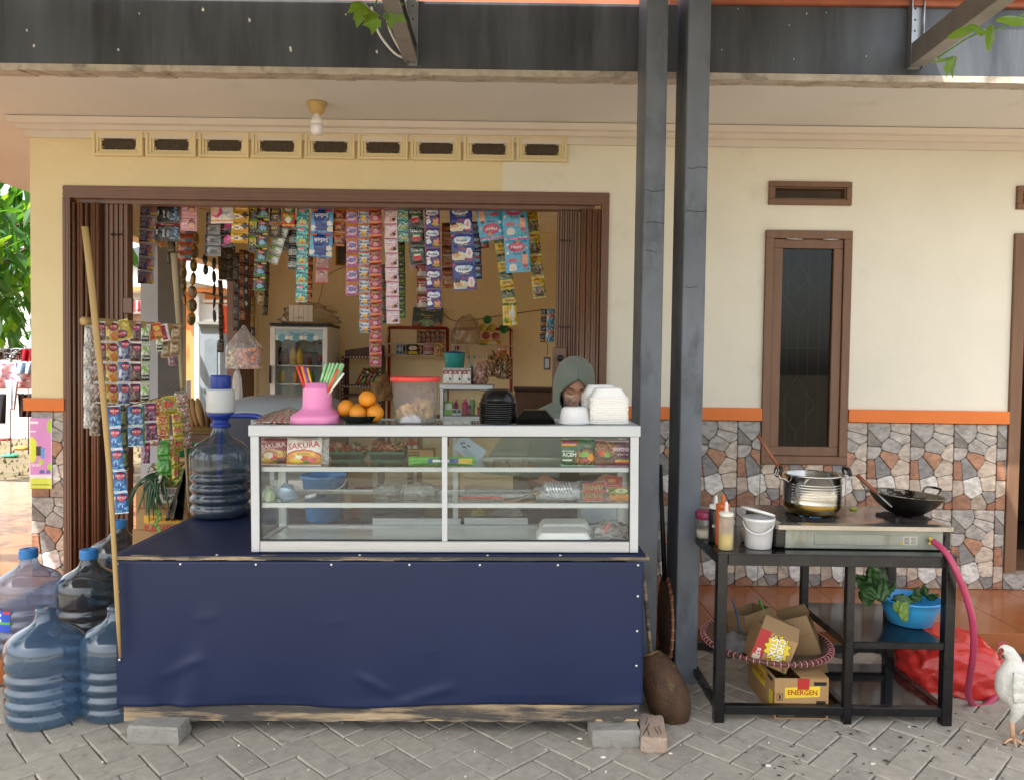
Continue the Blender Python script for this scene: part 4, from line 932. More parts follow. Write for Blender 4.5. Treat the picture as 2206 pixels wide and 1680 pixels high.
# black lids, flat pyramids
lm = on(1152, 905, .12, 3)
mb = MB(); sq = lambda w, z: [(-w, -w*.9, z), (w, -w*.9, z), (w, w*.9, z), (-w, w*.9, z)]
mb.hexa(sq(.078, .004), sq(.045, .040)); mb.box(-.082, .082, -.075, .075, 0, .0038)
me = mesh(mb, 'black_tray', M_bp, bevel=.002)
for i in range(4): inst(me, 'black_tray', None, lm @ T(0, 0, .0005+.0052*i) @ RZ(R.uniform(-3, 3)), 'topmost upturned black takeaway tray beside the black bowls' if i == 3 else ORD[3-i]+' black takeaway tray from the top of the short stack', 'tray', 'stacked black trays on the display case')
# white bowl upside down with a clear cup on it
M_foam = pm('white_foam', '#eceae6', .5, var=.03, scale=60, sub=.1)
M_wp = pm('white_plastic', '#e6e6e4', .3, var=.02, sub=.1)
wb = on(1238, 905, .11, 3)
bow2 = [(.0, .0665), (.040, .066), (.049, .062), (.055, .052), (.066, .008), (.075, .005), (.0755, .001), (.069, .0), (.064, .008), (.052, .052), (.046, .059), (0, .062)]
me = mesh(MB().lathe(bow2[::-1], 40), 'white_bowl', M_wp)
inst(me, 'white_bowl', None, wb @ T(0, 0, .0005), 'lower rim of the pair of upturned white bowls on the case', 'bowl', 'white bowls on the display case'); inst(me, 'white_bowl', None, wb @ T(0, 0, .0045), 'upturned white bowl carrying the clear cup on the case', 'bowl', 'white bowls on the display case')
cupm = wb @ T(-.016, -.005, .072)
mb = MB().lathe([(.0, .048), (.026, .0475), (.0275, .045), (.028, .040), (.0262, .038), (.031, .0)][::-1], 28)
solo(mb, 'plastic_cup', glassy('cup_clear', '#fcfcfc', 2.2, .05), 'small clear plastic cup upside down on the white bowl', 'cup', M=cupm)
# foam boxes
fm = on(1309, 905, .125, 3)
def rsq(w, d, z, c=.02, n=4):
 out = []
 for sx, sy, a0 in ((1, -1, -90), (1, 1, 0), (-1, 1, 90), (-1, -1, 180)):
  for k in range(n): a = math.radians(a0+90*k/(n-1)); out.append((sx*(w-c)+c*math.cos(a), sy*(d-c)+c*math.sin(a), z))
 return out
def loft(mb, rings, cap0=True, cap1=True, smooth=False, **k):
 n = len(rings[0]); vs = [p for r in rings for p in r]; fs = [(j*n+i, j*n+(i+1) % n, (j+1)*n+(i+1) % n, (j+1)*n+i) for j in range(len(rings)-1) for i in range(n)]
 if cap0: fs.append(tuple(reversed(range(n))))
 if cap1: fs.append(tuple((len(rings)-1)*n+i for i in range(n)))
 return mb.add(vs, fs, smooth=smooth, **k)
mb = MB(); loft(mb, [rsq(.077, .072, 0), rsq(.079, .074, .002), rsq(.079, .074, .006), rsq(.073, .068, .0075), rsq(.055, .05, .040), rsq(.050, .045, .045)])
fme = mesh(mb, 'foam_box', M_foam, bevel=.0012)
for i in range(15):
 inst(fme, 'foam_box', None, fm @ T(R.uniform(-.001, .001), R.uniform(-.001, .001), .0005+.0073*i) @ RZ(R.uniform(-.8, .8)), 'topmost white foam box of the tall stack at the case end' if i == 14 else ORD[14-i]+' white foam box from the top of the tall stack at the case end', 'foam box', 'stacked foam boxes on the display case')
for i in range(16): inst(fme, 'foam_box', None, fm @ T(-.012, .158, .0005+.0073*i), 'topmost white foam box of the rear stack at the case end' if i == 15 else ORD[15-i]+' white foam box from the top of the rear stack at the case end', 'foam box', 'stacked foam boxes on the display case')
# ================================================================ printed packets
M_foil = pm('printed_foil', None, .26, spec=.7, attr=1.3, var=.10, scale=20, bump=.8, bscale=50, rvar=.1, coat=.4)
M_flat = pm('printed_card', None, .6, attr=True, var=.05)
def paint(ops, base):
 cs = [(o[0], o[1:-1], H(o[-1])) for o in ops]; b = H(base)
 def f(x, y):
  c = b
  for k, p, col in cs:
   if k == 'r' and p[0] <= x <= p[2] and p[1] <= y <= p[3]: c = col
   elif k == 'e' and ((x-p[0])/p[2])**2+((y-p[1])/p[3])**2 <= 1: c = col
   elif k == 'd' and abs(x-p[0])/p[2]+abs(y-p[1])/p[3] <= 1: c = col
   elif k == 's' and p[1] <= y <= p[2] and abs((x-p[0])-(y-p[1])*p[4]) <= p[3]: c = col      # slanted stroke
   elif k == 'n' and p[0] <= x <= p[2] and p[1] <= y <= p[3] and noise.noise(V((x*p[4], y*p[4], p[0]*9+3))) > p[5]: c = col
  return c
 return f
DS = {}
def design(key, base, ops, texts=(), edge=None): DS[key] = (base, ops, texts, edge or base)
def pack_mesh(key, w, h, bulge, nx, ny, flip=False, name='sachet', crimp=.07, seed=0, back=None):
 base, ops, texts, edge = DS[key]; f = paint(ops, base); mb = MB(); pr = random.Random(seed)
 ox, oy = pr.uniform(0, 50), pr.uniform(0, 50)
 def zb(x, y):
  a = min(1, max(0, min(y, 1-y)/max(crimp, 1e-3)-1)/1.6) if crimp else 1
  e = (1-(2*x-1)**4)*(1-(2*y-1)**6)
  return -bulge*a*e*(1+.5*noise.noise(V((x*3+ox, y*3+oy, 0))))-.0022*noise.noise(V((x*4+ox, y*5+oy, 2)))-.0012*abs(noise.noise(V((x*9+ox, y*8+oy, 5))))
 fx = (lambda x, y: f(1-x, 1-y)) if flip else f
 g = lambda s, t: ((s-.5)*w, zb(s, t), (t-.5)*h)
 cf = lambda s, t: H(edge) if (t < crimp*.8 or t > 1-crimp*.8) and crimp else fx(s, t)
 mb.grid(g, nx, ny, cfn=cf)
 mb.grid(lambda s, t: ((s-.5)*w, -zb(s, t)*.7+.0006, (t-.5)*h), max(3, nx//2), max(3, ny//2), col=back or edge, flip=True)
 for st, x, y, hh, col, *rot in texts:
  a = rot[0] if rot else 0; mw = rot[1]*w if len(rot) > 1 else .86*w if a % 180 == 0 else .86*h
  if flip: x, y, a = 1-x, 1-y, a+180
  M = T((x-.5)*w, 0, (y-.5)*h) @ RY(-a)
  mb.text(st, hh*h, col, M=M, maxw=mw, dome=lambda p: V((p.x, zb(p.x/w+.5, p.z/h+.5)-.0009, p.z)))
 return mesh(mb, name, M_foil)
def strip(key, ut, vt, ub, vb, wpx, n, Y, label, flip=False, grp='sachet strips hung across the shop opening', bulge=.0085, name='sachet_strip', cat='sachets', yaw=0, nx=20, ny=26, part_name='sachet', jit=1, back=None):
 a, b = P(ut, vt, Y), P(ub, vb, Y); d = b-a; L_ = d.length/n; an = math.degrees(math.atan2(d.x, -d.z))
 w = wpx*Y/FPX
 M = T(*a) @ RY(-an) @ RZ(yaw); t = thing(name, label, cat, M, grp)
 me = pack_mesh(key, w, L_*.985, bulge, nx, ny, flip, part_name, seed=len(WM), back=back)
 for i in range(n):
  inst(me, part_name, t, T(R.uniform(-.0015, .0015)*jit, R.uniform(-.004, .004)*jit, -L_*(i+.5)) @ RZ(R.uniform(-9, 9)*jit) @ RX(R.uniform(-4, 4)*jit) @ RY(R.uniform(-1.2, 1.2)*jit))
 return t
r_, e_, d_ = 'r', 'e', 'd'
design('mauve', '#8d7f86', [(r_, 0, 0, 1, .16, '#2c2440'), (r_, .58, .0, 1, .2, '#d8b531'), ('s', .45, .2, .9, .1, .35, '#28408c'), (e_, .72, .5, .16, .3, '#a4684a'), (r_, 0, .84, 1, 1, '#b3a6ab'), (r_, .05, .45, .38, .55, '#3e3340')], [('GOLD', .78, .09, .1, '#5a4310')])
design('blackman', '#15171c', [(r_, 0, .82, 1, 1, '#8e1e26'), (e_, .78, .42, .2, .3, '#3a5a78'), ('n', .55, .1, 1, .8, 9, .15, '#8ea9bb'), (r_, .02, .35, .1, .62, '#c9d0d4')], [('posh', .34, .42, .2, '#e8eaec', 90, .9), ('MEN', .52, .42, .13, '#c9ced2', 90), ('Beli 6 Extra 1', .5, .91, .1, '#f0d9c9')])
design('pinkposh', '#e3b4bd', [(r_, 0, .88, 1, 1, '#efd3d6'), (e_, .72, .45, .2, .32, '#8a5648'), (e_, .72, .35, .17, .2, '#e2b8a4'), (r_, 0, 0, 1, .1, '#d893a2'), (r_, .1, .8, .9, .86, '#c23b78')], [('posh', .3, .45, .16, '#f7eef0')])
design('toothpaste', '#c23a30', [(r_, 0, .75, 1, 1, '#caa05a'), (e_, .35, .4, .25, .2, '#ecd9d2'), (r_, .55, .3, .98, .65, '#6fa3c8'), (e_, .15, .6, .1, .12, '#e6cfc8')], [('SEGAR', .5, .2, .12, '#f0e8e0')])
design('poshgirl', '#e6e2dc', [(r_, 0, .82, 1, 1, '#e0a53a'), (r_, 0, 0, 1, .14, '#e0a53a'), (e_, .28, .5, .26, .3, '#d24b86'), (e_, .22, .5, .18, .2, '#e5c5b8'), ('n', .5, .15, 1, .8, 6, .2, '#bdc8cc')], [('posh', .7, .38, .16, '#5c86b8', 0, .5), ('Hijab', .62, .62, .13, '#3f9a96', 0, .4), ('Beli 6 Extra 1', .5, .91, .1, '#8c3a1c')])
design('greyhead', '#a4a9ad', [(r_, 0, 0, .16, 1, '#22305c'), (r_, 0, .9, 1, 1, '#22305c'), (e_, .2, .5, .1, .13, '#c8d3df'), (r_, .3, .25, .9, .3, '#51565c')], [('lembut', .6, .55, .15, '#2b2f38', 0, .6), ('& harum', .6, .38, .12, '#2b2f38', 0, .6)])
design('blackpink', '#120f14', [(e_, .6, .5, .28, .3, '#d8479c'), (e_, .7, .6, .14, .18, '#f08cc4'), (r_, .05, .1, .45, .18, '#e05aa8'), (r_, .1, .75, .5, .85, '#3a3440')])
design('yellowdm', '#d9b31c', [(d_, .8, .62, .25, .3, '#1c1a16'), (d_, .35, .42, .4, .22, '#ece7d8'), (r_, 0, 0, 1, .12, '#c9901a'), (e_, .86, .3, .06, .1, '#c23a2a')], [('DM', .32, .42, .2, '#1f1c18'), ('Extra', .3, .78, .12, '#5a4310', 0, .5)])
design('hitblack', '#1c2026', [(r_, 0, 0, 1, .3, '#7fae3c'), (e_, .5, .28, .5, .14, '#c6b44a'), (e_, .5, .75, .12, .1, '#4a3f20'), (r_, .2, .62, .8, .66, '#4d555c')], [('HIT', .62, .5, .22, '#e0d24a')])
design('hitmat', '#22252b', [(r_, 0, 0, 1, .14, '#3f8f3a'), (e_, .55, .66, .26, .2, '#a33438'), (e_, .6, .32, .28, .2, '#89b4cd'), (r_, .62, .86, 1, .98, '#e4d24a'), ('n', 0, .1, 1, .9, 7, .3, '#3b4148')], [('HIT', .22, .78, .14, '#e6d44e', 0, .4), ('10 mat', .55, .66, .08, '#f0d8d0', 0, .4)])
design('hitgold', '#221d1a', [(r_, 0, 0, 1, .24, '#c98a2a'), (e_, .5, .45, .4, .25, '#6d5a48'), (e_, .5, .8, .1, .08, '#b8903a')], [('HIT', .6, .42, .16, '#e0c84a'), ('Expert', .5, .66, .1, '#d9d2c4')])
design('rinso', '#c92e3c', [(r_, 0, .7, 1, .92, '#3b8a45'), (e_, .5, .42, .42, .22, '#4fa04a'), ('d', .5, .34, .3, .2, '#efeee0'), (r_, 0, 0, 1, .1, '#e6b03a'), (e_, .5, .85, .3, .12, '#e9dcd2')], [('Rinso', .5, .52, .17, '#e9c43a')])
design('clear', '#cdd0ca', [(r_, 0, .86, 1, 1, '#9ca09a'), (e_, .3, .6, .22, .26, '#9cc06a'), (e_, .68, .4, .22, .3, '#e9ebe8'), (r_, .5, .86, .95, .95, '#5f8f44'), (r_, 0, 0, 1, .06, '#5f9a48')], [('CLEAR', .5, .36, .18, '#8f9690')])
design('cleargrey', '#8d918f', [(e_, .6, .4, .25, .3, '#a8acaa'), (r_, 0, .9, 1, 1, '#6f7472')], [('CLEAR', .5, .5, .18, '#5d6360')])
design('zinc', '#1a1a1e', [(r_, .05, .15, .95, .62, '#c9cccd'), (r_, .3, .2, .9, .28, '#8f9498')], [('ZINC', .5, .44, .26, '#15171a'), ('black', .5, .8, .1, '#b0b0b0')])
design('teal', '#4fb6b2', [(r_, 0, 0, 1, .1, '#d9963a'), (e_, .55, .22, .3, .1, '#e3c64a'), (e_, .45, .82, .3, .1, '#e8a6b4'), ('n', 0, .1, 1, .95, 6, .18, '#a8e6e0'), ('n', 0, .1, 1, .95, 9, .3, '#2a6f7a'), (e_, .5, .54, .36, .12, '#86d0d6')], [('Rinso', .5, .54, .16, '#1f3f8c')], '#8fe0d8')
design('sosoft', '#6fb7dc', [(r_, .2, .06, .8, .82, '#1f4d9c'), (e_, .5, .82, .3, .12, '#1f4d9c'), (r_, .14, .06, .86, .5, '#1f4d9c'), (e_, .22, .14, .1, .08, '#7fc3e6'), (r_, 0, .0, .35, .12, '#cf3144'), (r_, .68, .0, 1, .12, '#d8873a'), (e_, .1, .85, .16, .1, '#e3d9c4'), (e_, .9, .8, .14, .1, '#dfe6ea'), (e_, .14, .62, .12, .1, '#e9e4da'), (r_, .3, .55, .7, .6, '#4f86c0')], [('SoSoft', .5, .3, .17, '#eef3f8', 0, .62)], '#3a8fc8')
design('pinkwhite', '#e0b9b8', [(r_, 0, .93, 1, 1, '#d03450'), (r_, 0, 0, 1, .07, '#d03450'), (e_, .5, .66, .26, .14, '#8c2a3a'), (e_, .5, .62, .2, .08, '#e8dcd8'), (r_, .2, .2, .8, .24, '#b45a64'), (r_, .12, .3, .88, .35, '#c87a80')], (), '#d03450')
design('royaledark', '#7c2626', [(r_, 0, .85, 1, 1, '#c98a30'), (e_, .5, .3, .46, .24, '#c9792a'), (e_, .5, .28, .3, .16, '#a8402c'), (r_, 0, 0, 1, .1, '#d8a040'), ('n', 0, .3, 1, .8, 6, .2, '#3b1a1e')], [('Royale', .5, .62, .18, '#e6c060')])
design('sopink', '#c78fb4', [(r_, 0, .82, 1, .95, '#d9a02c'), (e_, .5, .45, .42, .28, '#e4cadb'), (e_, .5, .48, .28, .14, '#8f9fd0'), ('n', 0, 0, 1, .8, 7, .25, '#a4588f'), (r_, 0, 0, 1, .08, '#a8447e')], [('So Klin', .5, .58, .11, '#33559c'), ('Softergent', .5, .40, .1, '#4a4a90')], '#b2588e')
design('molto', '#b9c4d8', [(r_, 0, .8, 1, .95, '#dd8a2c'), ('n', 0, 0, 1, .8, 7, .12, '#33436e'), (e_, .5, .54, .42, .2, '#dfe4ee'), (e_, .5, .2, .2, .14, '#e8b63e'), (r_, .3, .3, .7, .38, '#e6c86a')], [('Molto', .5, .56, .2, '#1e2b66')], '#9fb6cf')
design('royale', '#a03148', [(r_, 0, .84, 1, .97, '#e5a030'), (e_, .5, .6, .46, .2, '#7e2638'), ('n', 0, 0, 1, .5, 6, .15, '#cf7c90'), (e_, .5, .25, .2, .16, '#d9a3ae'), (r_, .6, .85, 1, .97, '#d8503c')], [('Royale', .5, .6, .2, '#e8b446')], '#e59a78')
design('soap', '#e6d3dc', [(r_, 0, .88, 1, .95, '#c65a8c'), (e_, .5, .62, .36, .14, '#efe2e8'), (e_, .64, .2, .22, .13, '#d9a48e'), (e_, .76, .22, .12, .12, '#2f2430'), (r_, .2, .52, .8, .56, '#d08aa8'), (r_, .28, .44, .74, .47, '#d9a8bd'), (e_, .86, .4, .06, .05, '#3f6aa8')], [('Zinc', .5, .74, .1, '#2f58a8')], '#efe6ea')
design('green', '#5d8038', [(e_, .5, .3, .4, .2, '#8fae54'), (r_, 0, .85, 1, 1, '#3f6a30'), (e_, .5, .55, .3, .16, '#2e4c28'), (e_, .4, .75, .2, .08, '#c9cfa8')], [('Hijau', .5, .75, .1, '#e9ecd8')])
design('browngreen', '#6e5a34', [(r_, 0, 0, 1, .3, '#2f6a38'), (e_, .5, .6, .35, .2, '#8d4a30'), (r_, 0, .85, 1, 1, '#a88638')])
design('tealsilver', '#4da8a6', [('n', 0, 0, 1, 1, 6, .1, '#c9d8d4'), (e_, .6, .3, .3, .16, '#c9bf62'), ('n', 0, 0, 1, 1, 9, .3, '#24636a')], (), '#79c8c4')
design('wipol', '#173c33', [(e_, .5, .22, .5, .2, '#1f5246'), (e_, .5, .62, .3, .2, '#c23238'), (r_, .28, .46, .72, .54, '#e2e4de'), (e_, .5, .86, .2, .08, '#4b2f26'), (r_, .25, .4, .75, .45, '#58a04e'), (r_, .04, .0, .5, .06, '#b83a34')], [('WIPOL', .5, .22, .17, '#eef2ee')])
design('santan', '#b52a2c', [(r_, 0, .9, 1, 1, '#4c8a2c'), (e_, .5, .2, .5, .2, '#cfcac0'), (e_, .3, .34, .12, .2, '#e6e2da'), (r_, 0, 0, 1, .08, '#5a4030')], [('SANTAN', .56, .68, .12, '#f1e6d8'), ('KELAPA', .56, .52, .09, '#f1e6d8')])
design('protexp', '#5c2f8c', [(e_, .5, .70, .44, .14, '#e6e6ef'), (e_, .3, .76, .2, .1, '#eef0f6'), (e_, .7, .76, .2, .1, '#d3e2f2'), (e_, .24, .28, .16, .14, '#e6ebf2'), (e_, .74, .3, .2, .18, '#e0a48a'), (e_, .7, .42, .1, .07, '#7a3a2a'), (e_, .7, .14, .26, .06, '#cbb24a'), (r_, .05, .48, .35, .53, '#e8e2f0'), (e_, .06, .9, .05, .04, '#d8323c'), (r_, .2, .1, .4, .2, '#4a7ac0')], [('Protex', .5, .69, .12, '#1d2a66', 0, .62), ('WINGS', .16, .44, .06, '#e8d44a', 0, .3)])
design('sajiku', '#9c5c26', [(e_, .55, .3, .4, .16, '#b98a4c'), (r_, 0, .84, 1, 1, '#6b3a1c'), (e_, .55, .68, .42, .1, '#8c2c20'), (r_, 0, 0, 1, .1, '#c9662a')], [('Sajiku', .52, .7, .13, '#efc04c'), ('SERBAGUNA', .52, .5, .07, '#f0dfc0')])
design('protexb', '#1f3f9c', [(e_, .48, .74, .36, .13, '#e8ecf4'), (e_, .3, .78, .18, .1, '#dbe7f4'), (e_, .7, .78, .18, .09, '#bcd8ee'), (e_, .3, .18, .36, .16, '#dcd9c2'), (e_, .18, .3, .13, .09, '#2a1a18'), (e_, .22, .22, .16, .06, '#dba888'), (e_, .78, .26, .15, .2, '#e9e2e6'), (e_, .78, .27, .06, .12, '#d9b9c2'), (r_, .55, .04, .95, .1, '#c03a4a'), (e_, .06, .9, .06, .04, '#d8323c')], [('Protex', .48, .73, .10, '#1c2a6e', 0, .5), ('Comfort Night', .5, .57, .055, '#ecd85a', 0, .7), ('35cm', .5, .42, .085, '#e23a48', 0, .4)])
design('darkblue', '#24427e', [(r_, 0, .5, 1, .58, '#c0512c'), (e_, .5, .3, .35, .14, '#9fc2dc'), (e_, .5, .75, .3, .12, '#c8dbe8')])
design('happy', '#57b4d6', [(r_, 0, .9, 1, 1, '#c4366c'), (r_, 0, .9, .55, 1, '#e3b2c4'), (e_, .5, .7, .34, .14, '#c4366c'), (e_, .5, .7, .29, .1, '#cf5a86'), (r_, .26, .64, .74, .76, '#c4366c'), (e_, .56, .84, .07, .05, '#d9a07a'), (e_, .8, .35, .12, .2, '#e3b296'), (e_, .8, .47, .09, .07, '#e3b296'), (e_, .8, .52, .08, .04, '#3a2420'), (e_, .3, .13, .17, .11, '#e4e0dc'), (r_, .14, .3, .46, .38, '#cf5a72'), (e_, .8, .17, .1, .05, '#c23a52'), (r_, .7, .02, .86, .07, '#4a9a4a'), (r_, .86, .02, .98, .09, '#8c2a48'), (e_, .12, .55, .06, .04, '#e8e0c8'), (e_, .9, .66, .05, .03, '#e9c45a'), (e_, .14, .78, .05, .04, '#d8e8ec'), (e_, .6, .3, .04, .03, '#e28a4a')], [('Happy!', .5, .7, .11, '#f4f0f2', 0, .46), ('Pants', .5, .52, .075, '#1d3a5c', 0, .4), ('GRATIS 1', .27, .95, .045, '#c4366c', 0, .5), ('Rp 2000', .77, .95, .06, '#f4e8ee', 0, .42)])
design('racik', '#d3b51c', [(r_, 0, 0, 1, .1, '#4d7a2c'), (e_, .55, .3, .48, .22, '#7b6a52'), (e_, .55, .33, .4, .17, '#5a4a34'), ('n', .18, .18, .92, .46, 9, .05, '#c99a3a'), (r_, .05, .46, .95, .52, '#4d7a2c'), (r_, .3, .84, .66, .93, '#a82a34'), (r_, .84, .84, .96, .94, '#3f8a5a')], [('Racik', .5, .68, .17, '#8c2430', 0, .62)])
design('racikg', '#d3b51c', [(r_, 0, .55, 1, 1, '#6b7a4a'), (e_, .5, .72, .44, .2, '#8a8f72'), ('n', .1, .55, .9, .92, 8, .05, '#3d4a30'), (r_, .3, .06, .7, .13, '#a82a34'), (r_, 0, .5, 1, .56, '#4d7a2c'), (r_, .03, .04, .15, .14, '#3f8a5a'), (r_, .82, .04, .95, .14, '#a82a34')], [('Racik', .5, .32, .16, '#8c2430', 180, .62)])
design('racikback', '#d6b91e', [(r_, 0, .85, 1, 1, '#4d7a2c'), (r_, .08, .1, .42, .3, '#7a9a3c'), ('d', .68, .5, .2, .4, '#d8d6cc'), (r_, .64, .04, .92, .16, '#e4e2da'), (r_, .45, 0, .52, 1, '#e9d24a'), (r_, .1, .45, .38, .62, '#c9a22a')])
design('rightblue', '#2c7f9c', [('n', 0, 0, 1, 1, 5, .1, '#a8c2c8'), (e_, .5, .6, .4, .16, '#a8613c'), (r_, 0, .9, 1, 1, '#1f5a78')])
design('rightdark', '#241c26', [(r_, 0, .1, 1, .3, '#c49a2c'), (r_, 0, 0, 1, .1, '#a83428'), (e_, .5, .65, .3, .16, '#4a3a48')])
design('dark1', '#3a2a1c', [(e_, .5, .6, .35, .2, '#5d4428'), (r_, .1, .2, .9, .34, '#7a6a50'), (r_, 0, .9, 1, 1, '#241a12')])
design('dark2', '#2a1e1a', [(r_, .2, .3, .8, .6, '#6d665c'), (e_, .5, .75, .2, .1, '#7c2c20')])
design('dark3', '#4a4024', [(e_, .5, .5, .3, .25, '#6d6238'), (r_, .1, .1, .9, .2, '#8a7a48')])
design('dark4', '#1c1a1e', [(e_, .5, .5, .35, .15, '#c2c0b8'), (r_, 0, .85, 1, 1, '#4a2420')])
design('gold', '#a8842a', [(e_, .5, .5, .4, .2, '#4d6a2a'), ('n', 0, 0, 1, 1, 5, .15, '#d9b84a'), ('n', 0, 0, 1, 1, 7, .25, '#5c4416')])
POP = [(e_, .66, .74, .34, .2, '#2c2a66'), (e_, .66, .74, .28, .14, '#c0344a')]
def pop(key, base, extra, edge='#d9d9d6'): design(key, base, extra+POP, [('POP ICE', .66, .75, .1, '#f0d6dc', 0, .5)], edge)
pop('popbrown', '#8f7c74', [(e_, .45, .35, .3, .26, '#b5a29a'), ('n', 0, 0, 1, .6, 5, .1, '#6d5248'), (e_, .5, .2, .3, .12, '#5a3a30')])
pop('popmango', '#c99a3c', [(e_, .4, .35, .28, .3, '#e2c27a'), (e_, .65, .3, .2, .14, '#d9822c'), (e_, .2, .2, .15, .1, '#6f8a3a')])
pop('popgrey', '#7f89a4', [(e_, .4, .35, .3, .3, '#aab2c6'), ('n', 0, 0, 1, .6, 6, .1, '#5a6488'), (e_, .3, .4, .1, .2, '#d4d8e0')])
pop('popchoc', '#5d3a32', [(e_, .4, .4, .22, .3, '#a08a80'), (e_, .4, .25, .14, .14, '#2c1a16'), ('n', 0, 0, 1, .6, 5, .1, '#7d5a4c')])
pop('popblue', '#2f7fb8', [(e_, .42, .34, .26, .24, '#2466a8'), ('s', .2, .45, .85, .05, .12, '#e0cfa0'), ('n', 0, 0, 1, .5, 5, .12, '#7db6d8'), ('n', 0, 0, .9, .4, 8, .3, '#cfe2ee')], '#dfe6ea')
pop('popblue2', '#6d96bc', [(e_, .42, .34, .28, .28, '#4a7ab0'), ('n', 0, 0, 1, .6, 5, .1, '#b8cfe0')], '#dfe6ea')
pop('poppurple', '#8a5a7c', [(e_, .42, .34, .28, .28, '#6d3048'), ('n', 0, 0, 1, .6, 5, .1, '#b58aa4')])
design('popyellow', '#c9b03c', [(e_, .4, .3, .34, .2, '#2c2a66'), (e_, .4, .3, .28, .14, '#c0344a'), ('n', 0, .5, 1, 1, 5, .1, '#ddd08a')], [('POP ICE', .4, .31, .1, '#f0d6dc', 0, .5)], '#d9d0a0')
design('silverback', '#b9b6b0', [('n', 0, 0, 1, 1, 4, .1, '#d6d4cf'), (r_, .48, 0, .54, 1, '#a3a09a'), (r_, .3, .4, .42, .5, '#4a4a4c')])
design('coffeeback', '#8d7c6c', [('n', 0, 0, 1, 1, 4, .1, '#b0a294'), (e_, .5, .4, .2, .2, '#4a3a30')])
design('greenwhite', '#b4bca2', [(e_, .5, .68, .34, .16, '#8fb85a'), (r_, .08, .1, .92, .38, '#2a3630'), (r_, 0, .9, 1, 1, '#cfd3c4'), ('n', 0, .4, 1, .9, 5, .1, '#d9dcce')], [('Squiz', .5, .24, .15, '#d8e0d4')])
design('orangebold', '#c9622a', [(r_, .05, .6, .45, .85, '#2a2320'), (r_, .5, .1, .95, .4, '#d9a23a'), (e_, .7, .65, .2, .16, '#e6c44a'), (r_, .6, .0, .95, .12, '#4d7a3c')], [('S&W', .26, .72, .12, '#e8d9b8', 0, .3)])
design('redwhite', '#e0dcd6', [(r_, .25, .1, .75, .9, '#a82a30'), (r_, .4, .3, .6, .7, '#8c1e26')])
design('tan', '#a8906c', [(e_, .5, .5, .36, .2, '#c6b594'), (r_, .1, .15, .9, .22, '#8c744e'), (e_, .5, .8, .25, .08, '#7a5c3c')], [('Krim', .5, .5, .12, '#7a4a30')])
design('pinksmall', '#a88a90', [(r_, .2, .2, .8, .7, '#7d5a66'), (r_, .3, .3, .6, .5, '#b8a4aa')])
design('seas', '#c9a44a', [(e_, .5, .5, .38, .34, '#c25a3c'), ('n', 0, 0, 1, 1, 7, .1, '#e0b87a'), ('n', 0, 0, 1, 1, 8, .28, '#4d8a4a'), (r_, 0, .86, 1, 1, '#a87a2c')], [('rasa', .5, .88, .08, '#f0e4c0')])
design('seasyel', '#c9b42c', [(e_, .5, .55, .36, .3, '#c2543c'), ('n', .1, .2, .9, .9, 7, .1, '#6aa06a'), (r_, 0, 0, 1, .12, '#b08e20')], ())
design('seasgreen', '#4f9a38', [(r_, .15, .2, .85, .6, '#6aac4e'), (r_, .3, .3, .6, .36, '#2e6a28'), ('n', 0, 0, 1, 1, 5, .2, '#3a7f2e')], ())
design('seasback', '#a3978c', [('n', 0, 0, 1, 1, 6, .05, '#b56a5c'), ('n', 0, 0, 1, 1, 8, .25, '#d9d2c4'), (r_, 0, .86, 1, 1, '#7a8a6a')], ())
design('olive', '#4a5228', [(e_, .5, .6, .3, .2, '#6d7a3c'), (r_, 0, .85, 1, 1, '#30361a')], [('CEK', .5, .3, .12, '#8a9a4a')])
YS = 5.16
rope_m = pm('twine', '#8a7350', .9, bump=.3, bscale=200)
solo(MB().tube(smoothpath([P(262, 415, YS), P(420, 421, YS), P(560, 434, YS), P(720, 448, YS), P(900, 450, YS), P(1030, 443, YS), P(1203, 438, YS)], 6), .0028, 6), 'twine_line', rope_m, 'thin twine strung across the shop opening carrying sachet strips', 'string')
solo(MB().tube(smoothpath([P(300, 405, 6.6), P(440, 452, 6.6), P(560, 470, 6.8), P(610, 462, 7.4)], 6), .003, 6), 'twine_line', rope_m, 'thin twine deeper inside the shop carrying dark strips', 'string')
strip('cleargrey', 273, 421, 272, 562, 15, 6, 5.3, 'dark grey sachet strip at the far left edge of the opening')
strip('mauve', 322, 405, 313, 612, 35, 7, YS, 'long strip of mauve sachets with blue stripe and yellow corner')
strip('blackman', 363, 397, 361, 521, 50, 3, YS-.02, 'wide black sachets with red top band')
strip('pinkposh', 407, 402, 405, 498, 37, 3, YS, 'short strip of glossy pink sachets')
strip('toothpaste', 400, 490, 396, 562, 30, 4, 5.7, 'red and white sachets hanging behind the pink strip')
strip('poshgirl', 478, 423, 478, 482, 50, 1, YS-.03, 'single white pack with orange bands and a pink figure', nx=30, ny=30)
strip('greyhead', 460, 458, 458, 552, 32, 4, 5.3, 'silver grey sachets edged dark blue beside the black and pink strip')
strip('blackpink', 489, 466, 489, 534, 28, 2, 5.32, 'black sachets with a bright pink flower')
strip('yellowdm', 519, 431, 515, 524, 36, 4, YS-.02, 'bright yellow sachets with black corner')
strip('hitblack', 548, 436, 546, 543, 23, 3, YS, 'black sachets with green foot beside the yellow strip', True)
strip('hitmat', 568, 439, 557, 627, 25, 6, YS-.02, 'long black sachet strip with red disc and green foot')
strip('hitgold', 594, 442, 592, 513, 25, 2, YS, 'black and orange sachets with lettering upside down', True)
strip('rinso', 622, 444, 621, 490, 27, 1, YS-.01, 'single crimson sachet with green and yellow lettering')
strip('clear', 610, 488, 584, 568, 27, 4, 5.2, 'pale silver green sachets swinging out to the left')
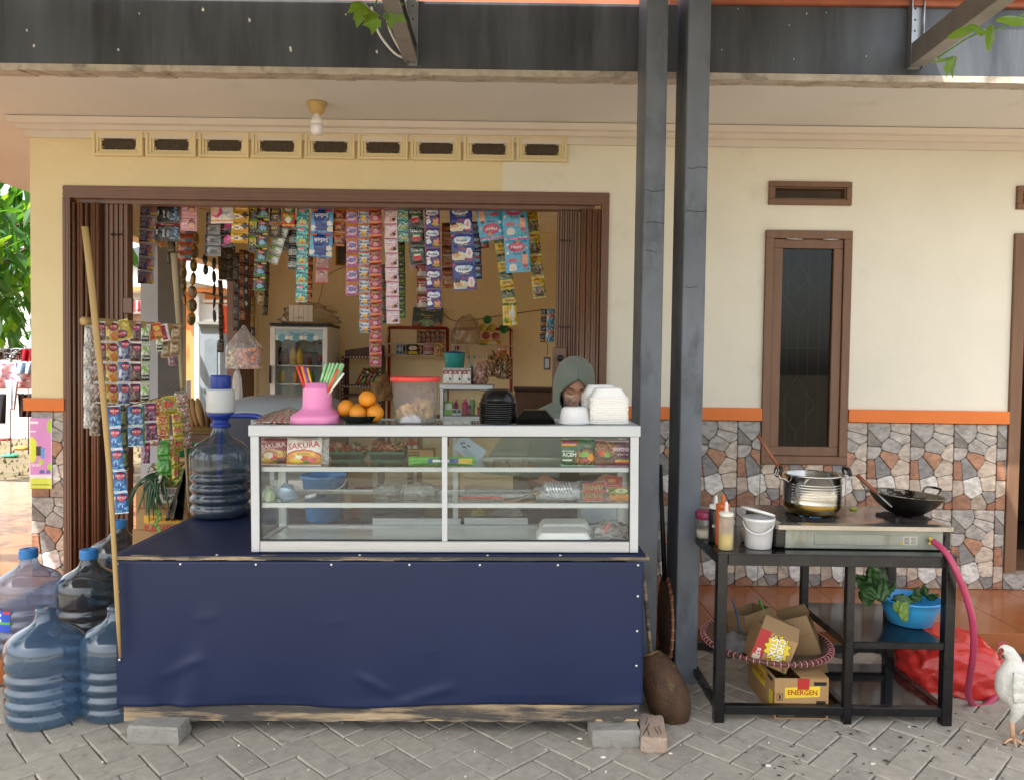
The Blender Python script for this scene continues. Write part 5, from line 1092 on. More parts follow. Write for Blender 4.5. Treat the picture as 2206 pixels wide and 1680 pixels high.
strip('cleargrey', 621, 488, 614, 540, 22, 3, 5.35, 'dull grey sachets half behind the black and white strip')
strip('zinc', 634, 474, 630, 581, 20, 4, 5.25, 'black sachets with white panel left of the teal strip')
strip('teal', 653, 446, 649, 652, 25, 5, YS, 'shiny teal sachet strip with yellow orange foot')
strip('royaledark', 668, 530, 665, 648, 14, 6, 5.5, 'narrow brown sachet strip behind the teal one')
strip('sosoft', 694, 449, 690, 555, 48, 2, YS-.03, 'two large blue packs with white lettering upside down', True, nx=20, ny=24)
strip('pinkwhite', 695, 548, 693, 611, 27, 2, 5.35, 'pink edged white sachets below the large blue packs')
strip('royaledark', 732, 450, 729, 531, 26, 3, YS, 'dark red and orange sachets with lettering upside down', True)
strip('sopink', 759, 450, 758, 639, 26, 6, YS, 'pink sachet strip with pale cloud and orange band')
strip('molto', 784, 450, 787, 718, 25, 9, YS-.01, 'long silver blue sachet strip with orange band')
strip('royale', 809, 450, 809, 789, 26, 12, YS-.02, 'longest strip, crimson sachets with gold lettering')
strip('soap', 841, 450, 847, 698, 28, 8, YS, 'long white and pale pink sachet strip')
strip('browngreen', 829, 570, 831, 697, 16, 5, 5.5, 'brown and green sachets half hidden behind the white strip')
strip('green', 864, 515, 866, 686, 16, 7, 5.5, 'green sachet strip behind the white strip')
strip('tealsilver', 869, 449, 869, 521, 22, 3, YS, 'short teal and silver sachet strip')
strip('wipol', 894, 448, 900, 571, 34, 3, YS, 'dark green packs with red badge and lettering upside down', True, nx=24, ny=30)
strip('soap', 890, 540, 893, 582, 20, 2, 5.5, 'faded pink sachets behind the dark green packs')
strip('santan', 910, 565, 909, 665, 23, 3, 5.35, 'red sachets with white splash below the dark green packs')
strip('protexp', 931, 446, 935, 667, 32, 5, YS-.02, 'purple packs with a white cloud badge', nx=24, ny=30)
strip('sajiku', 965, 480, 966, 622, 26, 3, 5.4, 'brown orange seasoning sachets behind the blue packs')
strip('protexb', 992, 440, 1002, 626, 49, 3, YS-.03, 'three wide royal blue packs with a white cloud badge', nx=34, ny=40)
strip('darkblue', 1024, 478, 1029, 602, 20, 4, 5.3, 'dark blue packs half hidden behind the royal blue ones')
strip('happy', 1050, 436, 1061, 519, 54, 1, YS-.02, 'large light blue pack hanging upside down', True, nx=36, ny=44)
strip('happy', 1106, 431, 1117, 588, 54, 2, YS-.04, 'two large light blue packs with pink banner', nx=36, ny=44)
strip('toothpaste', 1041, 512, 1043, 536, 22, 1, 5.4, 'small dull red packet below the upside down light blue pack')
strip('racikg', 1078, 505, 1098, 662, 29, 4, YS+.03, 'yellow and green sachets with lettering upside down, left of the light blue packs')
strip('racikback', 1097, 650, 1099, 702, 31, 1, YS+.02, 'plain yellow back of a sachet at the foot of a yellow strip')
strip('racik', 1143, 455, 1163, 643, 28, 4, YS+.02, 'yellow seasoning sachets right of the light blue packs')
strip('rightdark', 1172, 666, 1169, 738, 12, 4, YS, 'dark sachets at the right shutter beside the blue ones')
strip('rightblue', 1187, 666, 1184, 738, 17, 2, YS-.02, 'blue foil sachets hung against the right shutter')
# badge on a lanyard
t = thing('name_badge', 'grey badge holder hanging on a black lanyard by the right shutter', 'badge', T(*P(1179, 785, YS)))
part(MB().tube(smoothpath([P(1177, 738, YS), P(1180, 752, YS), P(1178, 768, YS)], 4), .006, 6, flat=.3), 'lanyard', M_black, t)
a, b = P(1171, 797, YS), P(1186, 770, YS); part(MB().box(a.x, b.x, YS-.004, YS+.004, a.z, b.z), 'badge_case', pm('badge_grey', '#3c434d', .4), t, bevel=.003); part(MB().box(a.x+.009, b.x-.009, YS-.0055, YS-.0042, a.z+.012, b.z-.012), 'badge_card', pm('badge_card', '#b5aaa8', .5), t)
GB = 'dark sachet strips seen against the light'
def chain(ut, vt, ub, vb, wpx, n, Y, label, mats='gold'):
 a, b = P(ut, vt, Y), P(ub, vb, Y); L_ = (b-a).length/n; w = wpx*Y/FPX; t = thing('packet_chain', label, 'sachets', T(*a), GB)
 for i in range(n):
  mb = MB(); mb.lathe([(.004, -L_*.5), (w*.3, -L_*.42), (w*.5, -L_*.2), (w*.5, L_*.15), (w*.34, L_*.4), (.004, L_*.5)], 12, M=SCL(1, .6, 1), rf=lambda an, z, r: r*(1+.12*noise.noise(V((an*2, z*40, i)))))
  mb.c = [H(('#8a6a1c', '#c7a035', '#4f6a26', '#6d4a16')[int(abs(noise.noise(V((k*.7, i, 3))))*8) % 4]) if mats == 'gold' else H('#2b1a16') for k in range(len(mb.f))]
  part(mb, 'packet', M_foil, t, M=T(*(b-a)*((i+.5)/n)) @ RZ(40*i) @ RX(R.uniform(-8, 8)))
chain(420, 500, 412, 702, 20, 7, 6.2, 'chain of shiny gold packets twisted along their string')
chain(394, 545, 397, 660, 15, 4, 6.3, 'chain of dull gold packets behind the bamboo pole')
chain(461, 555, 462, 695, 9, 5, 6.4, 'thin chain of dark red twists', 'd')
chain(441, 548, 444, 593, 11, 2, 6.4, 'short pair of dark brown twists', 'd')
for k, ut, vt, ub, vb, wp, n, Y, lb, yw in [
 ('dark3', 474, 500, 477, 733, 11, 9, 6.5, 'long narrow brown strip turned edge on', 55), ('dark1', 477, 733, 475, 760, 13, 1, 6.45, 'last brown sachet of the longest dark strip', 20),
 ('dark3', 483, 532, 482, 604, 13, 3, 6.6, 'olive brown strip in the dark cluster', 20), ('dark1', 495, 532, 494, 607, 13, 3, 6.6, 'brown strip in the middle of the dark cluster', 10), ('darkblue', 502, 530, 500, 606, 10, 3, 6.7, 'dark blue strip in the dark cluster', 30),
 ('dark2', 509, 545, 508, 713, 14, 6, 6.3, 'dark strip with pale panels above the cracker bag', 0), ('sajiku', 522, 538, 522, 690, 14, 6, 6.4, 'rusty orange brown strip beside the strip with pale panels', 10), ('dark4', 531, 540, 530, 667, 10, 5, 6.35, 'black strip with round pale spots', 20),
 ('royaledark', 541, 545, 541, 640, 12, 4, 6.5, 'dark red strip right of the black spotted one', 20), ('gold', 546, 640, 544, 706, 9, 4, 6.5, 'mottled gold strip below the dark red strip', 30), ('dark2', 545, 706, 545, 760, 8, 3, 6.45, 'thin black strip hanging in front of the cracker bag', 30),
 ('dark3', 577, 562, 571, 680, 12, 5, 5.9, 'thin olive strip below the green footed black sachets', 50), ('tan', 563, 630, 562, 658, 14, 1, 5.8, 'single tan packet beside the thin olive strip', 20), ('dark3', 369, 515, 369, 570, 17, 2, 6.2, 'tan packet pair behind the wide black sachets', 10), ('seas', 345, 518, 352, 532, 14, 1, 6.2, 'small yellow packet below the wide black sachets', 10)]:
 strip(k, ut, vt, ub, vb, wp, n, Y, lb, grp=GB, yaw=yw, nx=10, ny=12)
M_bam = pm('bamboo', '#a88a55', .55, var=.2, scale=8, stretch=(3, 3, .3), dirt='#7a6640', dscale=3, dlo=.5, dhi=.8)
M_bam2 = pm('split_bamboo_inner', '#8f8062', .75, var=.2, scale=8, stretch=(3, 3, .3))
def pole(pts, w, label, split=True):
 mb = MB(); pts = [V(p) for p in pts]; n = len(pts); ww = w if isinstance(w, (list, tuple)) else [w]*n
 vs = []; K = 9
 for p, q in zip(pts, ww):
  for i in range(K): a = math.pi*(1.12*i/(K-1)-.06); vs.append(p+V((q*math.cos(a), -q*.8*math.sin(a), 0)))
  for i in range(K): a = math.pi*(1.12*(K-1-i)/(K-1)-.06); vs.append(p+V((q*.78*math.cos(a), -q*.55*math.sin(a), 0)))
 N = 2*K; fs = [(j*N+i, j*N+(i+1) % N, (j+1)*N+(i+1) % N, (j+1)*N+i) for j in range(n-1) for i in range(N)]+[tuple(reversed(range(N))), tuple((n-1)*N+i for i in range(N))]
 mb.add(vs, fs, smooth=True); return mb
YR0, YR1 = 2.985, 3.86
mb = pole([P(u, v, YR0+.0*v) for u, v in ((183, 489), (196, 600), (206, 700), (222, 850), (236, 1010), (246, 1180), (254, 1330), (259, 1416))], [.013, .0135, .013, .012, .011, .010, .009, .005], '')
solo(mb, 'bamboo_pole', M_bam, 'leaning split bamboo pole at the front left corner of the counter', 'bamboo pole', 'bamboo poles of the sachet rack')
mb = pole([P(u, v, YR1) for u, v in ((374, 546), (378, 600), (385, 700), (393, 850), (400, 960), (408, 1103))], [.015, .014, .012, .009, .008, .007], '')
solo(mb, 'bamboo_pole', M_bam2, 'thin bamboo pole behind the first, beside the pump jug', 'bamboo pole', 'bamboo poles of the sachet rack')
a, b = P(180, 692, YR0+.03), P(392, 706, YR1-.03)
mb = MB(); n = 40; mb.tube([a+(b-a)*(i/n) for i in range(n+1)], [.0155*(1+.1*(abs((i % 13)-0) < 1)) for i in range(n+1)], 12)
solo(mb, 'bamboo_rail', M_bam, 'bamboo rail joining both poles and carrying drink sachets', 'bamboo pole', 'bamboo poles of the sachet rack')
def rail(u):                             # depth of the rail seen at column u
 t = 0
 for _ in range(30):
  p = a+(b-a)*t; d = p-CAM; uu = CU+FPX*d.dot(RT)/d.dot(FW); t += (u-uu)/(392-180)
 return (a+(b-a)*t).y
GR = 'drink sachets on the bamboo rail'; AR = math.degrees(math.atan2(b.y-a.y, b.x-a.x))
def rstrip(k, u, v0, ub, v1, wp, n, lb, dy=-.02, yw=None, **kw):
 strip(k, u, v0, ub, v1, wp, n, rail((u+ub)/2)+dy, lb, grp=GR, yaw=(18 if yw is None else yw), bulge=.010, nx=20, ny=24, **kw)
rstrip('silverback', 190, 700, 188, 922, 15, 5, 'pale silver sachet backs at the outermost left of the rail', -.01, 40)
rstrip('coffeeback', 204, 702, 205, 938, 20, 6, 'greyish brown sachet backs partly behind the leaning pole', .02)
rstrip('popbrown', 214, 693, 216, 868, 24, 4, 'brown drink sachets right of the leaning pole', -.03)
rstrip('popmango', 240, 693, 240, 870, 25, 4, 'mango yellow drink sachets on the rail')
rstrip('popgrey', 266, 730, 266, 872, 26, 3, 'blue grey drink sachets below the draped yellow pack')
rstrip('popchoc', 292, 695, 291, 868, 23, 4, 'dark chocolate drink sachets on the rail')
rstrip('greenwhite', 313, 698, 313, 866, 19, 4, 'pale green and black sachets on the rail')
rstrip('popyellow', 256, 690, 270, 733, 33, 1, 'single yellow drink sachet draped over the rail', -.05)
rstrip('orangebold', 327, 697, 336, 733, 33, 1, 'orange and black pack draped over the rail', -.05)
rstrip('redwhite', 350, 699, 358, 736, 19, 1, 'red and white pack on the right of the rail', -.06)
rstrip('tan', 380, 700, 377, 768, 19, 2, 'tan coffee sachets at the right end of the rail, upper pair', -.05)
rstrip('tan', 357, 735, 357, 772, 18, 1, 'single tan sachet below the red and white pack', -.03)
rstrip('greenwhite', 343, 720, 343, 758, 14, 1, 'pale packet half behind the tan sachet', 0)
rstrip('pinksmall', 369, 765, 372, 789, 15, 1, 'small dull pink packet hanging lowest at the right of the rail', -.03)
# second line, sagging to the right pole
def lineY(u): return YR0+(YR1-YR0)*min(1, max(0, (u-222)/(396-222)))
solo(MB().tube(smoothpath([P(u, v, lineY(u)) for u, v in ((222, 876), (260, 877), (300, 868), (340, 857), (370, 845), (394, 838))], 5), .0025, 6), 'twine_line', rope_m, 'twine tied between both bamboo poles under the rail', 'string')
GL = 'sachets on the twine under the rail'
def lstrip(k, u, v0, ub, v1, wp, n, lb, dy=-.01, yw=20, **kw): strip(k, u, v0, ub, v1, wp, n, lineY((u+ub)/2)+dy, lb, grp=GL, yaw=yw, bulge=.010, nx=20, ny=24, **kw)
lstrip('popblue', 240, 873, 259, 1106, 34, 5, 'long strip of bright blue drink sachets beside the leaning pole', yw=8)
lstrip('olive', 263, 876, 265, 1012, 22, 3, 'dark olive strip behind the bright blue sachets', .03)
lstrip('popblue2', 287, 872, 290, 962, 34, 2, 'pale blue drink sachets on the twine')
lstrip('seasgreen', 303, 870, 305, 958, 14, 2, 'green packets peeping out behind the pale blue sachets', .04)
lstrip('poppurple', 320, 866, 326, 950, 26, 2, 'purple drink sachets on the twine')
lstrip('poppurple', 315, 950, 314, 1000, 16, 1, 'single crumpled purple sachet hanging lower on the twine', .02, 40)
lstrip('seas', 334, 860, 340, 898, 30, 1, 'orange yellow seasoning sachet draped over the twine', -.03)
lstrip('seas', 351, 890, 352, 945, 26, 2, 'orange seasoning sachets below the draped one', .0)
lstrip('seasyel', 362, 852, 366, 893, 30, 1, 'yellow seasoning sachet draped over the twine', -.04)
lstrip('seasyel', 381, 885, 385, 970, 20, 3, 'yellow green seasoning sachets, second strip from the right pole')
lstrip('seasback', 389, 842, 402, 965, 24, 4, 'pale speckled seasoning sachets next to the right pole', -.03)
lstrip('seas', 365, 945, 367, 985, 24, 1, 'seasoning sachet with green speckles above the green packet', .01)
lstrip('seasgreen', 352, 948, 354, 1022, 26, 2, 'bright green packets hanging lowest on the twine')
lstrip('seasyel', 378, 972, 378, 1034, 15, 2, 'twisted yellow green sachets hanging low beside the right pole', .0, 45)
lstrip('seasback', 336, 935, 335, 960, 20, 1, 'pale packet between the purple and the orange sachets', .02)
# ================================================================ goods inside the display case
def packet(key, u0, u1, v0, v1, y, lvl, label, cat, name='noodle_pack', flip=False, lean=6, yaw=0, bulge=.014, nx=44, ny=40, grp=None, roll=0):
 Y = YT+.036+y; w = (u1-u0)*Y/FPX; h = (v1-v0)*Y/FPX; M = on((u0+u1)/2, v1, y, lvl, yaw) @ RX(-lean) @ RY(roll) @ T(0, 0, h/2+.002)
 o = inst(pack_mesh(key, w, h, bulge, nx, ny, flip, name, .05, seed=int(u0)), name, None, M, label, cat, grp); return o
NOOD = [('n', .1, .02, .95, .3, 12, -.05, '#d8a04a'), ('e', .3, .18, .2, .1, '#e4c24c'), ('e', .52, .25, .12, .09, '#d8432c'), ('e', .38, .3, .1, .07, '#eee8d4'), ('e', .6, .15, .1, .06, '#5a9a3a'), ('e', .8, .22, .1, .07, '#c9662c')]
design('sakurared', '#a8293a', [('e', .4, .28, .44, .3, '#d8b29a'), ('e', .4, .26, .38, .25, '#c98a52')]+NOOD+[('e', .35, .34, .16, .11, '#f0e6d0'), ('r', 0, .78, 1, .84, '#c9808a'), ('r', .62, .05, 1, .25, '#7c1f2a')], [('SAKURA', .5, .68, .17, '#f3dfe0', 8, .9), ('SEBLAK', .82, .46, .1, '#f0df3a', 0, .36), ('JELETOT', .82, .33, .1, '#f0df3a', 0, .36)], '#c9a8ac')
design('sakurawhite', '#ece6e0', [('e', .5, .12, .62, .42, '#cf3a3a'), ('e', .5, .1, .58, .39, '#e8b84a'), ('e', .5, .1, .54, .36, '#d99a3a')]+NOOD+[('r', .2, .36, .82, .44, '#e8c93a'), ('e', .72, .2, .1, .07, '#d8567a')], [('SAKURA', .5, .68, .2, '#cc2c34', 6, .9), ('MI GORENG', .5, .4, .055, '#b0322c', 0, .46), ('mi instan', .62, .84, .055, '#c0585a', 0, .34)], '#dcd6d2')
design('dotted', '#e9e5e4', [('n', 0, 0, 1, 1, 22, .42, '#a84a62'), ('n', 0, 0, 1, 1, 17, .5, '#4a3a44')])
design('acehpack', '#1d6a46', [('r', 0, .86, 1, 1, '#2f8a58'), ('r', .03, .8, .5, .9, '#c8323a'), ('r', .03, .73, .46, .8, '#e3a83a'), ('e', .72, .28, .36, .36, '#1a1712'), ('e', .72, .29, .31, .31, '#a8763c'), ('n', .42, .02, 1, .58, 14, .0, '#6d4424'), ('e', .7, .42, .16, .1, '#8cb83c'), ('e', .88, .32, .1, .12, '#e3a14a'), ('e', .72, .24, .08, .07, '#c8566a'), ('e', .8, .72, .12, .07, '#7d8a78'), ('r', .04, .2, .32, .26, '#e8e6da')], [('ACEH', .24, .42, .14, '#eef0e6', 0, .4), ('MI GORENG', .22, .54, .055, '#e6eadc', 0, .36), ('Indomie', .26, .85, .09, '#3a6ac0', 0, .42)], '#8fb59c')
design('rendangpack', '#6d2350', [('r', 0, 0, .5, .5, '#7b4a2a'), ('e', .3, .62, .36, .36, '#1c1612'), ('e', .3, .66, .32, .32, '#b07a3a'), ('n', 0, .3, .65, 1, 14, .0, '#6a3c1e'), ('e', .2, .5, .1, .1, '#d8452c'), ('e', .34, .44, .1, .1, '#8cb83c'), ('r', .56, .1, 1, .17, '#c8323a'), ('r', .56, .17, 1, .24, '#e3a83a'), ('r', .56, .24, 1, .31, '#3a8a4a'), ('r', .3, .9, 1, 1, '#d9d2d6')], [('RENDANG', .76, .64, .14, '#f2d9e2', 180, .5), ('MI GORENG', .8, .45, .055, '#e8d4e0', 180, .34), ('Indomie', .78, .1, .08, '#3a6ac0', 180, .4)], '#b58aa4')
packet('sakurared', 558, 621, 945, 1006, .085, 2, 'red noodle pack with yellow lettering at the left end of the upper shelf', 'noodle pack', lean=8, grp='noodle packs in the display case')
packet('sakurawhite', 617, 692, 941, 1007, .055, 2, 'white noodle pack with red lettering on the upper shelf', 'noodle pack', lean=8, grp='noodle packs in the display case')
packet('dotted', 660, 708, 938, 1000, .12, 2, 'white packet with small red dots behind the white noodle pack', 'snack bag', lean=10, name='dotted_packet')
packet('acehpack', 1208, 1282, 945, 1006, .06, 2, 'green noodle pack with a bowl picture on the upper shelf', 'noodle pack', lean=6, grp='noodle packs in the display case')
packet('rendangpack', 1282, 1356, 951, 1009, .055, 2, 'purple noodle pack standing upside down at the right end of the upper shelf', 'noodle pack', lean=6, grp='noodle packs in the display case')
design('greensnack', '#5fae2c', [('r', .3, .3, .75, .8, '#2f5a9c'), ('r', .36, .4, .62, .7, '#e6ead8'), ('r', .76, .2, .95, .8, '#d8c04a'), ('r', 0, .9, 1, 1, '#8fd05a'), ('r', 0, .06, 1, .14, '#3a8a1c')], [('Tao', .52, .55, .4, '#2a4a9a', 0, .3)])
packet('greensnack', 880, 1024, 986, 1005, .07, 2, 'long green snack packet lying across the middle of the upper shelf', 'snack bag', lean=10, name='snack_packet', bulge=.012)
M_bask = pm('green_basket', '#3f7a66', .45)
design('bar', '#a8402c', [('r', .3, .2, .7, .8, '#e6d8c0'), ('r', .75, 0, 1, 1, '#2a2420'), ('n', 0, 0, 1, 1, 6, .2, '#d8a45a')], [('SUKSES', .5, .5, .34, '#b02a24', 0, .6)])
design('bar2', '#d8c2a0', [('r', 0, 0, .4, 1, '#c2402c'), ('n', 0, 0, 1, 1, 6, .1, '#6d4a2c'), ('r', .6, .3, .9, .7, '#3a7a3c')])
for q, (u0, u1, lb) in enumerate(((713, 790, 'left'), (797, 878, 'right'))):
 Y = YT+.036+.29; w = (u1-u0)*Y/FPX; M = on((u0+u1)/2, 979, .29, 2); b = thing('plastic_basket', 'small green plastic basket of snack bars, '+lb+' one at the back of the upper shelf', 'basket', M, 'green baskets in the display case')
 mb = MB(); loft(mb, [rsq(w*.40, .05, 0, .01), rsq(w*.5, .06, .04, .01), rsq(w*.485, .055, .04, .01), rsq(w*.385, .045, .003, .01)]); part(mb, 'basket_body', M_bask, b, local=True)
 mb = MB()
 for k in range(24): mb.box(-w*.42+k*w*.036, -w*.42+k*w*.036+.004, -.0605, -.054, .008, .03, M=T(0, 0, 0))
 part(mb, 'basket_slots', M_black, b, local=True)
 for k in range(9): inst(pack_mesh(('bar', 'bar2')[k % 2], .075, .032, .006, 12, 8, name='snack_bar', seed=k), 'snack_bar', None, M @ T(R.uniform(-.35, .35)*w, R.uniform(-.04, .04), .035+.004*k) @ RX(R.uniform(-70, -20)) @ RY(R.uniform(-40, 40)), 'small wrapped snack bar in the green basket, '+lb+' one at the back of the shelf', 'snack bar', 'snack bars in the green baskets')
M_carton = pm('cardboard', '#a98558', .85, var=.12, scale=6, dirt='#94724a', dscale=3, dlo=.55, dhi=.8, bump=.08, bscale=60)
M_cartin = pm('cardboard_inside', '#8f7350', .88, var=.1, scale=6)
M_ink = pm('printing_ink', None, .6, attr=True, var=.05)
c = thing('small_carton', 'small brown carton at the back of the upper shelf', 'box', on(908, 979, .30, 2)); part(MB().box(-.056, .056, -.04, .05, 0, .046), 'carton_body', M_carton, c, local=True, bevel=.001)
mb = MB(); mb.box(-.052, -.006, -.0406, -.0401, .006, .038, '#2a241e'); mb.box(-.048, -.010, -.0410, -.0407, .026, .034, '#a98558'); mb.box(-.048, -.010, -.0410, -.0407, .012, .02, '#a98558'); mb.text('1160803', .005, '#1a1a1a', M=T(-.029, -.0412, .030)); mb.text('Sedaap', .012, '#2a3a34', M=T(.028, -.0406, .012)); part(mb, 'print', M_ink, c, local=True)
for k in range(4):
 b = thing('sauce_dropper', 'small red tipped dropper bottle behind the green baskets', 'bottle', on(852+14*k, 960, .335, 2), 'red tipped dropper bottles'); part(MB().lathe([(.012, 0), (.013, .05), (.008, .06)], 12), 'bottle_body', pm('cloudy_plastic', '#d0c8c0', .4), b, local=True); part(MB().lathe([(.0095, .06), (.011, .062), (.009, .072), (.004, .076), (.003, .092), (0, .094)], 12), 'tip', pm('red_tip', '#c2413a', .4), b, local=True)
cm = on(1012, 981, .30, 2, 0) @ T(0, 0, .045) @ RY(35)
cd_ = solo(MB().box(-.065, .065, -.001, .001, -.038, .038, M=cm), 'greeting_card', pm('pale_blue_card', '#b3c4d8', .5), 'pale blue card with leaf print leaning at the back of the upper shelf', 'card', bevel=.0)
mb = MB()
for k in range(3): mb.box(-.02, .04, -.0018, -.0012, -.012-.008*k, -.010-.008*k, '#5a6a8a', M=cm)
for k in range(5): mb.ball((-.045+.008*k, -.0015, .01*math.sin(k*2)), .007, 6, 4, col='#6a7088', M=cm, sc=(1, .1, .6))
part(mb, 'print', M_ink, cd_)
# lower shelf
def crumple(name, M, sx, sy, sz, mat, label, cat, seed=0, amp=.3, n=26, pal=None, grp=None, freq=2.2):
 mb = MB(); bm = bmesh.new(); bmesh.ops.create_icosphere(bm, subdivisions=4, radius=1)
 for q in bm.verts:
  d = q.co.normalized(); k = 1+amp*noise.noise(d*freq+V((seed, 0, 0)))+amp*.6*abs(noise.noise(d*freq*2.3+V((seed, 5, 0))))-amp*.35*abs(noise.noise(d*freq*5+V((0, seed, 0))))
  z = max(d.z*k, -.55); q.co = V((d.x*k*sx, d.y*k*sy, (z+.55)*sz))
 me = bpy.data.meshes.new(name); bm.to_mesh(me); bm.free(); me.materials.append(mat)
 for p in me.polygons: p.use_smooth = True
 if pal:
  at = me.color_attributes.new('Col', 'FLOAT_COLOR', 'CORNER'); buf = []
  for p in me.polygons: c = H(pal[int(abs(noise.noise(p.center*(.55/max(sx, sy))+V((seed, 2, 0))))*3.2*len(pal)) % len(pal)]); buf += [*c, 1]*len(p.vertices)
  at.data.foreach_set('color', buf)
 return inst(me, name, None, M, label, cat, grp)
M_film = glassy('crumpled_film', '#fafafa', 2.6, .10, '#f4f5f6', .20, bump=.8, bscale=24)
M_film2 = glassy('milky_film', '#fafafa', 2.2, .15, '#f6f5f2', .42, bump=.8, bscale=24)
crumple('plastic_bag', on(579, 1077, .06, 1), .028, .03, .042, M_film2, 'milky plastic bag around a green pouch on the lower shelf', 'plastic bag', 3)
crumple('green_pouch', on(580, 1077, .055, 1), .018, .012, .034, pm('lime_plastic', '#78b83c', .35), 'lime green pouch at the left end of the lower shelf', 'pouch', 8)
cups = thing('foil_cups', 'stack of blue silver foil baking cups lying on the lower shelf', 'baking cups', on(622, 1077, .075, 1)); M_foilb = pm('blue_silver_foil', '#a2bbd6', .25, metal=.35, var=.2, scale=20)
for k in range(7): part(MB().lathe([(.018, 0), (.047-.002*k, .045), (.048-.002*k, .046), (.019, .002)], 40, rf=lambda a, z, r: r*(1+.05*math.sin(a*20)*min(1, z*40)), cap0=True, cap1=False), 'foil_cup', M_foilb, cups, M=T(0, 0, .072-.004*k) @ RX(165) @ RY(4*k-10))
solo(MB().shell(lambda s, t: ((s-.5)*.05, t*.02, .02*math.sin(t*3)+.008+.012*s), 6, 6, .0006, M=on(668, 1066, .06, 1)), 'clear_flap', M_film, 'crumpled clear wrapper end beside the foil cups', 'wrapper')
crumple('plastic_bag', on(905, 1050, .25, 1), .075, .05, .030, M_film2, 'grey white plastic bag lying at the back of the lower shelf', 'plastic bag', 13, .5)
crumple('plastic_bag', on(835, 1050, .27, 1), .05, .05, .028, M_film, 'clear plastic bag lying beside the grey white bag', 'plastic bag', 17, .5)
tr = thing('clear_tray', 'clear plastic tray lid lying on the lower shelf right of the middle', 'tray', on(1075, 1052, .23, 1)); mb = MB(); loft(mb, [rsq(.165, .07, .001, .02), rsq(.15, .06, .016, .02), rsq(.148, .058, .017, .02), rsq(.163, .068, .002, .02)]); part(mb, 'tray_body', M_film, tr, local=True)
part(MB().box(-.17, .02, -.072, -.066, .0, .004), 'red_rim', pm('red_tip'), tr, local=True)
pts = [(-.085, .004), (-.04, .006), (.0, .016), (.03, .028), (.052, .036), (.064, .030), (.066, .016), (.056, .006), (.03, .0025), (-.03, .0015), (-.06, .001)]
pth = smoothpath([(a*.95, 0, b*1.15) for a, b in pts], 4)
mb = MB(); mb.shell(lambda s, t: (pth[min(len(pth)-1, int(s*(len(pth)-1)+.5))].x+.02*t, -.03+.09*t, pth[min(len(pth)-1, int(s*(len(pth)-1)+.5))].z+.0012), len(pth)-1, 4, .0009); solo(mb, 'brown_paper', pm('kraft_paper', '#a8937c', .85, var=.06), 'curled sheet of brown paper on the lower shelf', 'paper', M=on(1122, 1080, .05, 1))
cp = thing('cup_sleeve', 'sleeve of silver baking cups in clear film on the lower shelf', 'baking cups', on(1200, 1066, .13, 1)); M_silv = pm('silver_foil', '#d0d1d3', .22, metal=.5, var=.2, scale=20)
for k in range(9): part(MB().lathe([(.02, 0), (.036, .022), (.037, .022), (.021, .002)], 30, rf=lambda a, z, r: r*(1+.05*math.sin(a*16)*min(1, z*60))), 'foil_cup', M_silv, cp, M=T(-.055+.012*k, 0, .036) @ RY(72))
part(MB().shell(lambda s, t: ((s-.5)*.19, .042*math.cos(math.pi*t), .002+.075*math.sin(math.pi*t)*(.65+.35*s)+.005*noise.noise(V((s*12, t*9, 0)))), 26, 14, .0006), 'sleeve_film', M_film, cp, local=True)
M_wrap = glassy('thin_wrap', '#fcfcfc', 2.5, .08)
wf = thing('wafer_pack', 'clear pack of rolled wafer sticks leaning on the lower shelf', 'wafer pack', on(1279, 1079, .05, 1) @ RX(-28)); M_waf = pm('wafer', '#c49a68', .8, var=.15, scale=30)
for r_i in range(2):
 for k in range(9): part(MB().tube([(-.038+.0095*k, .004, .006+.040*r_i), (-.040+.0095*k, .004, .043+.040*r_i)], .0042, 8), 'wafer_stick', M_waf, wf, local=True)
part(MB().shell(lambda s, t: ((s-.5)*.115, -.0035-.003*abs(noise.noise(V((s*9, t*9, 3)))), t*.095), 16, 14, .0005), 'pack_film', M_wrap, wf, local=True)
mb = MB()
for k in range(4):
 for j, z in enumerate((.012, .046, .078)): mb.lathe([(.0045, 0), (.0055, 0), (.0055, .0006), (.0045, .0006)], 12, '#b02a34', M=T(-.036+.024*k+.004*j, -.0082, z) @ RX(90)); mb.lathe([(.0035, 0), (.0045, 0), (.0045, .0006), (.0035, .0006)], 10, '#b02a34', M=T(-.028+.024*k+.004*j, -.0082, z+.002) @ RX(90))
part(mb, 'print', M_ink, wf, local=True)
design('redbox', '#b8323a', [('r', .1, .1, .35, .3, '#e8d8d0'), ('e', .4, .75, .25, .1, '#d89a5a'), ('r', .6, .1, .85, .35, '#e2cfc8'), ('r', .2, .45, .8, .5, '#d88a88')])
packet('redbox', 1303, 1341, 1016, 1054, .26, 1, 'red printed card box behind the wafer pack', 'box', name='red_box', lean=2, bulge=.001)
design('yellowbox', '#d99a2a', [('r', 0, .4, 1, 1, '#8a9a3a'), ('e', .6, .7, .3, .2, '#d8d0a0')], [('teh', .6, .7, .16, '#3a6a9a', 0, .4)])
packet('yellowbox', 1312, 1357, 1050, 1080, .10, 1, 'orange and green packet at the right end of the lower shelf', 'packet', name='tea_packet', lean=30, bulge=.006)
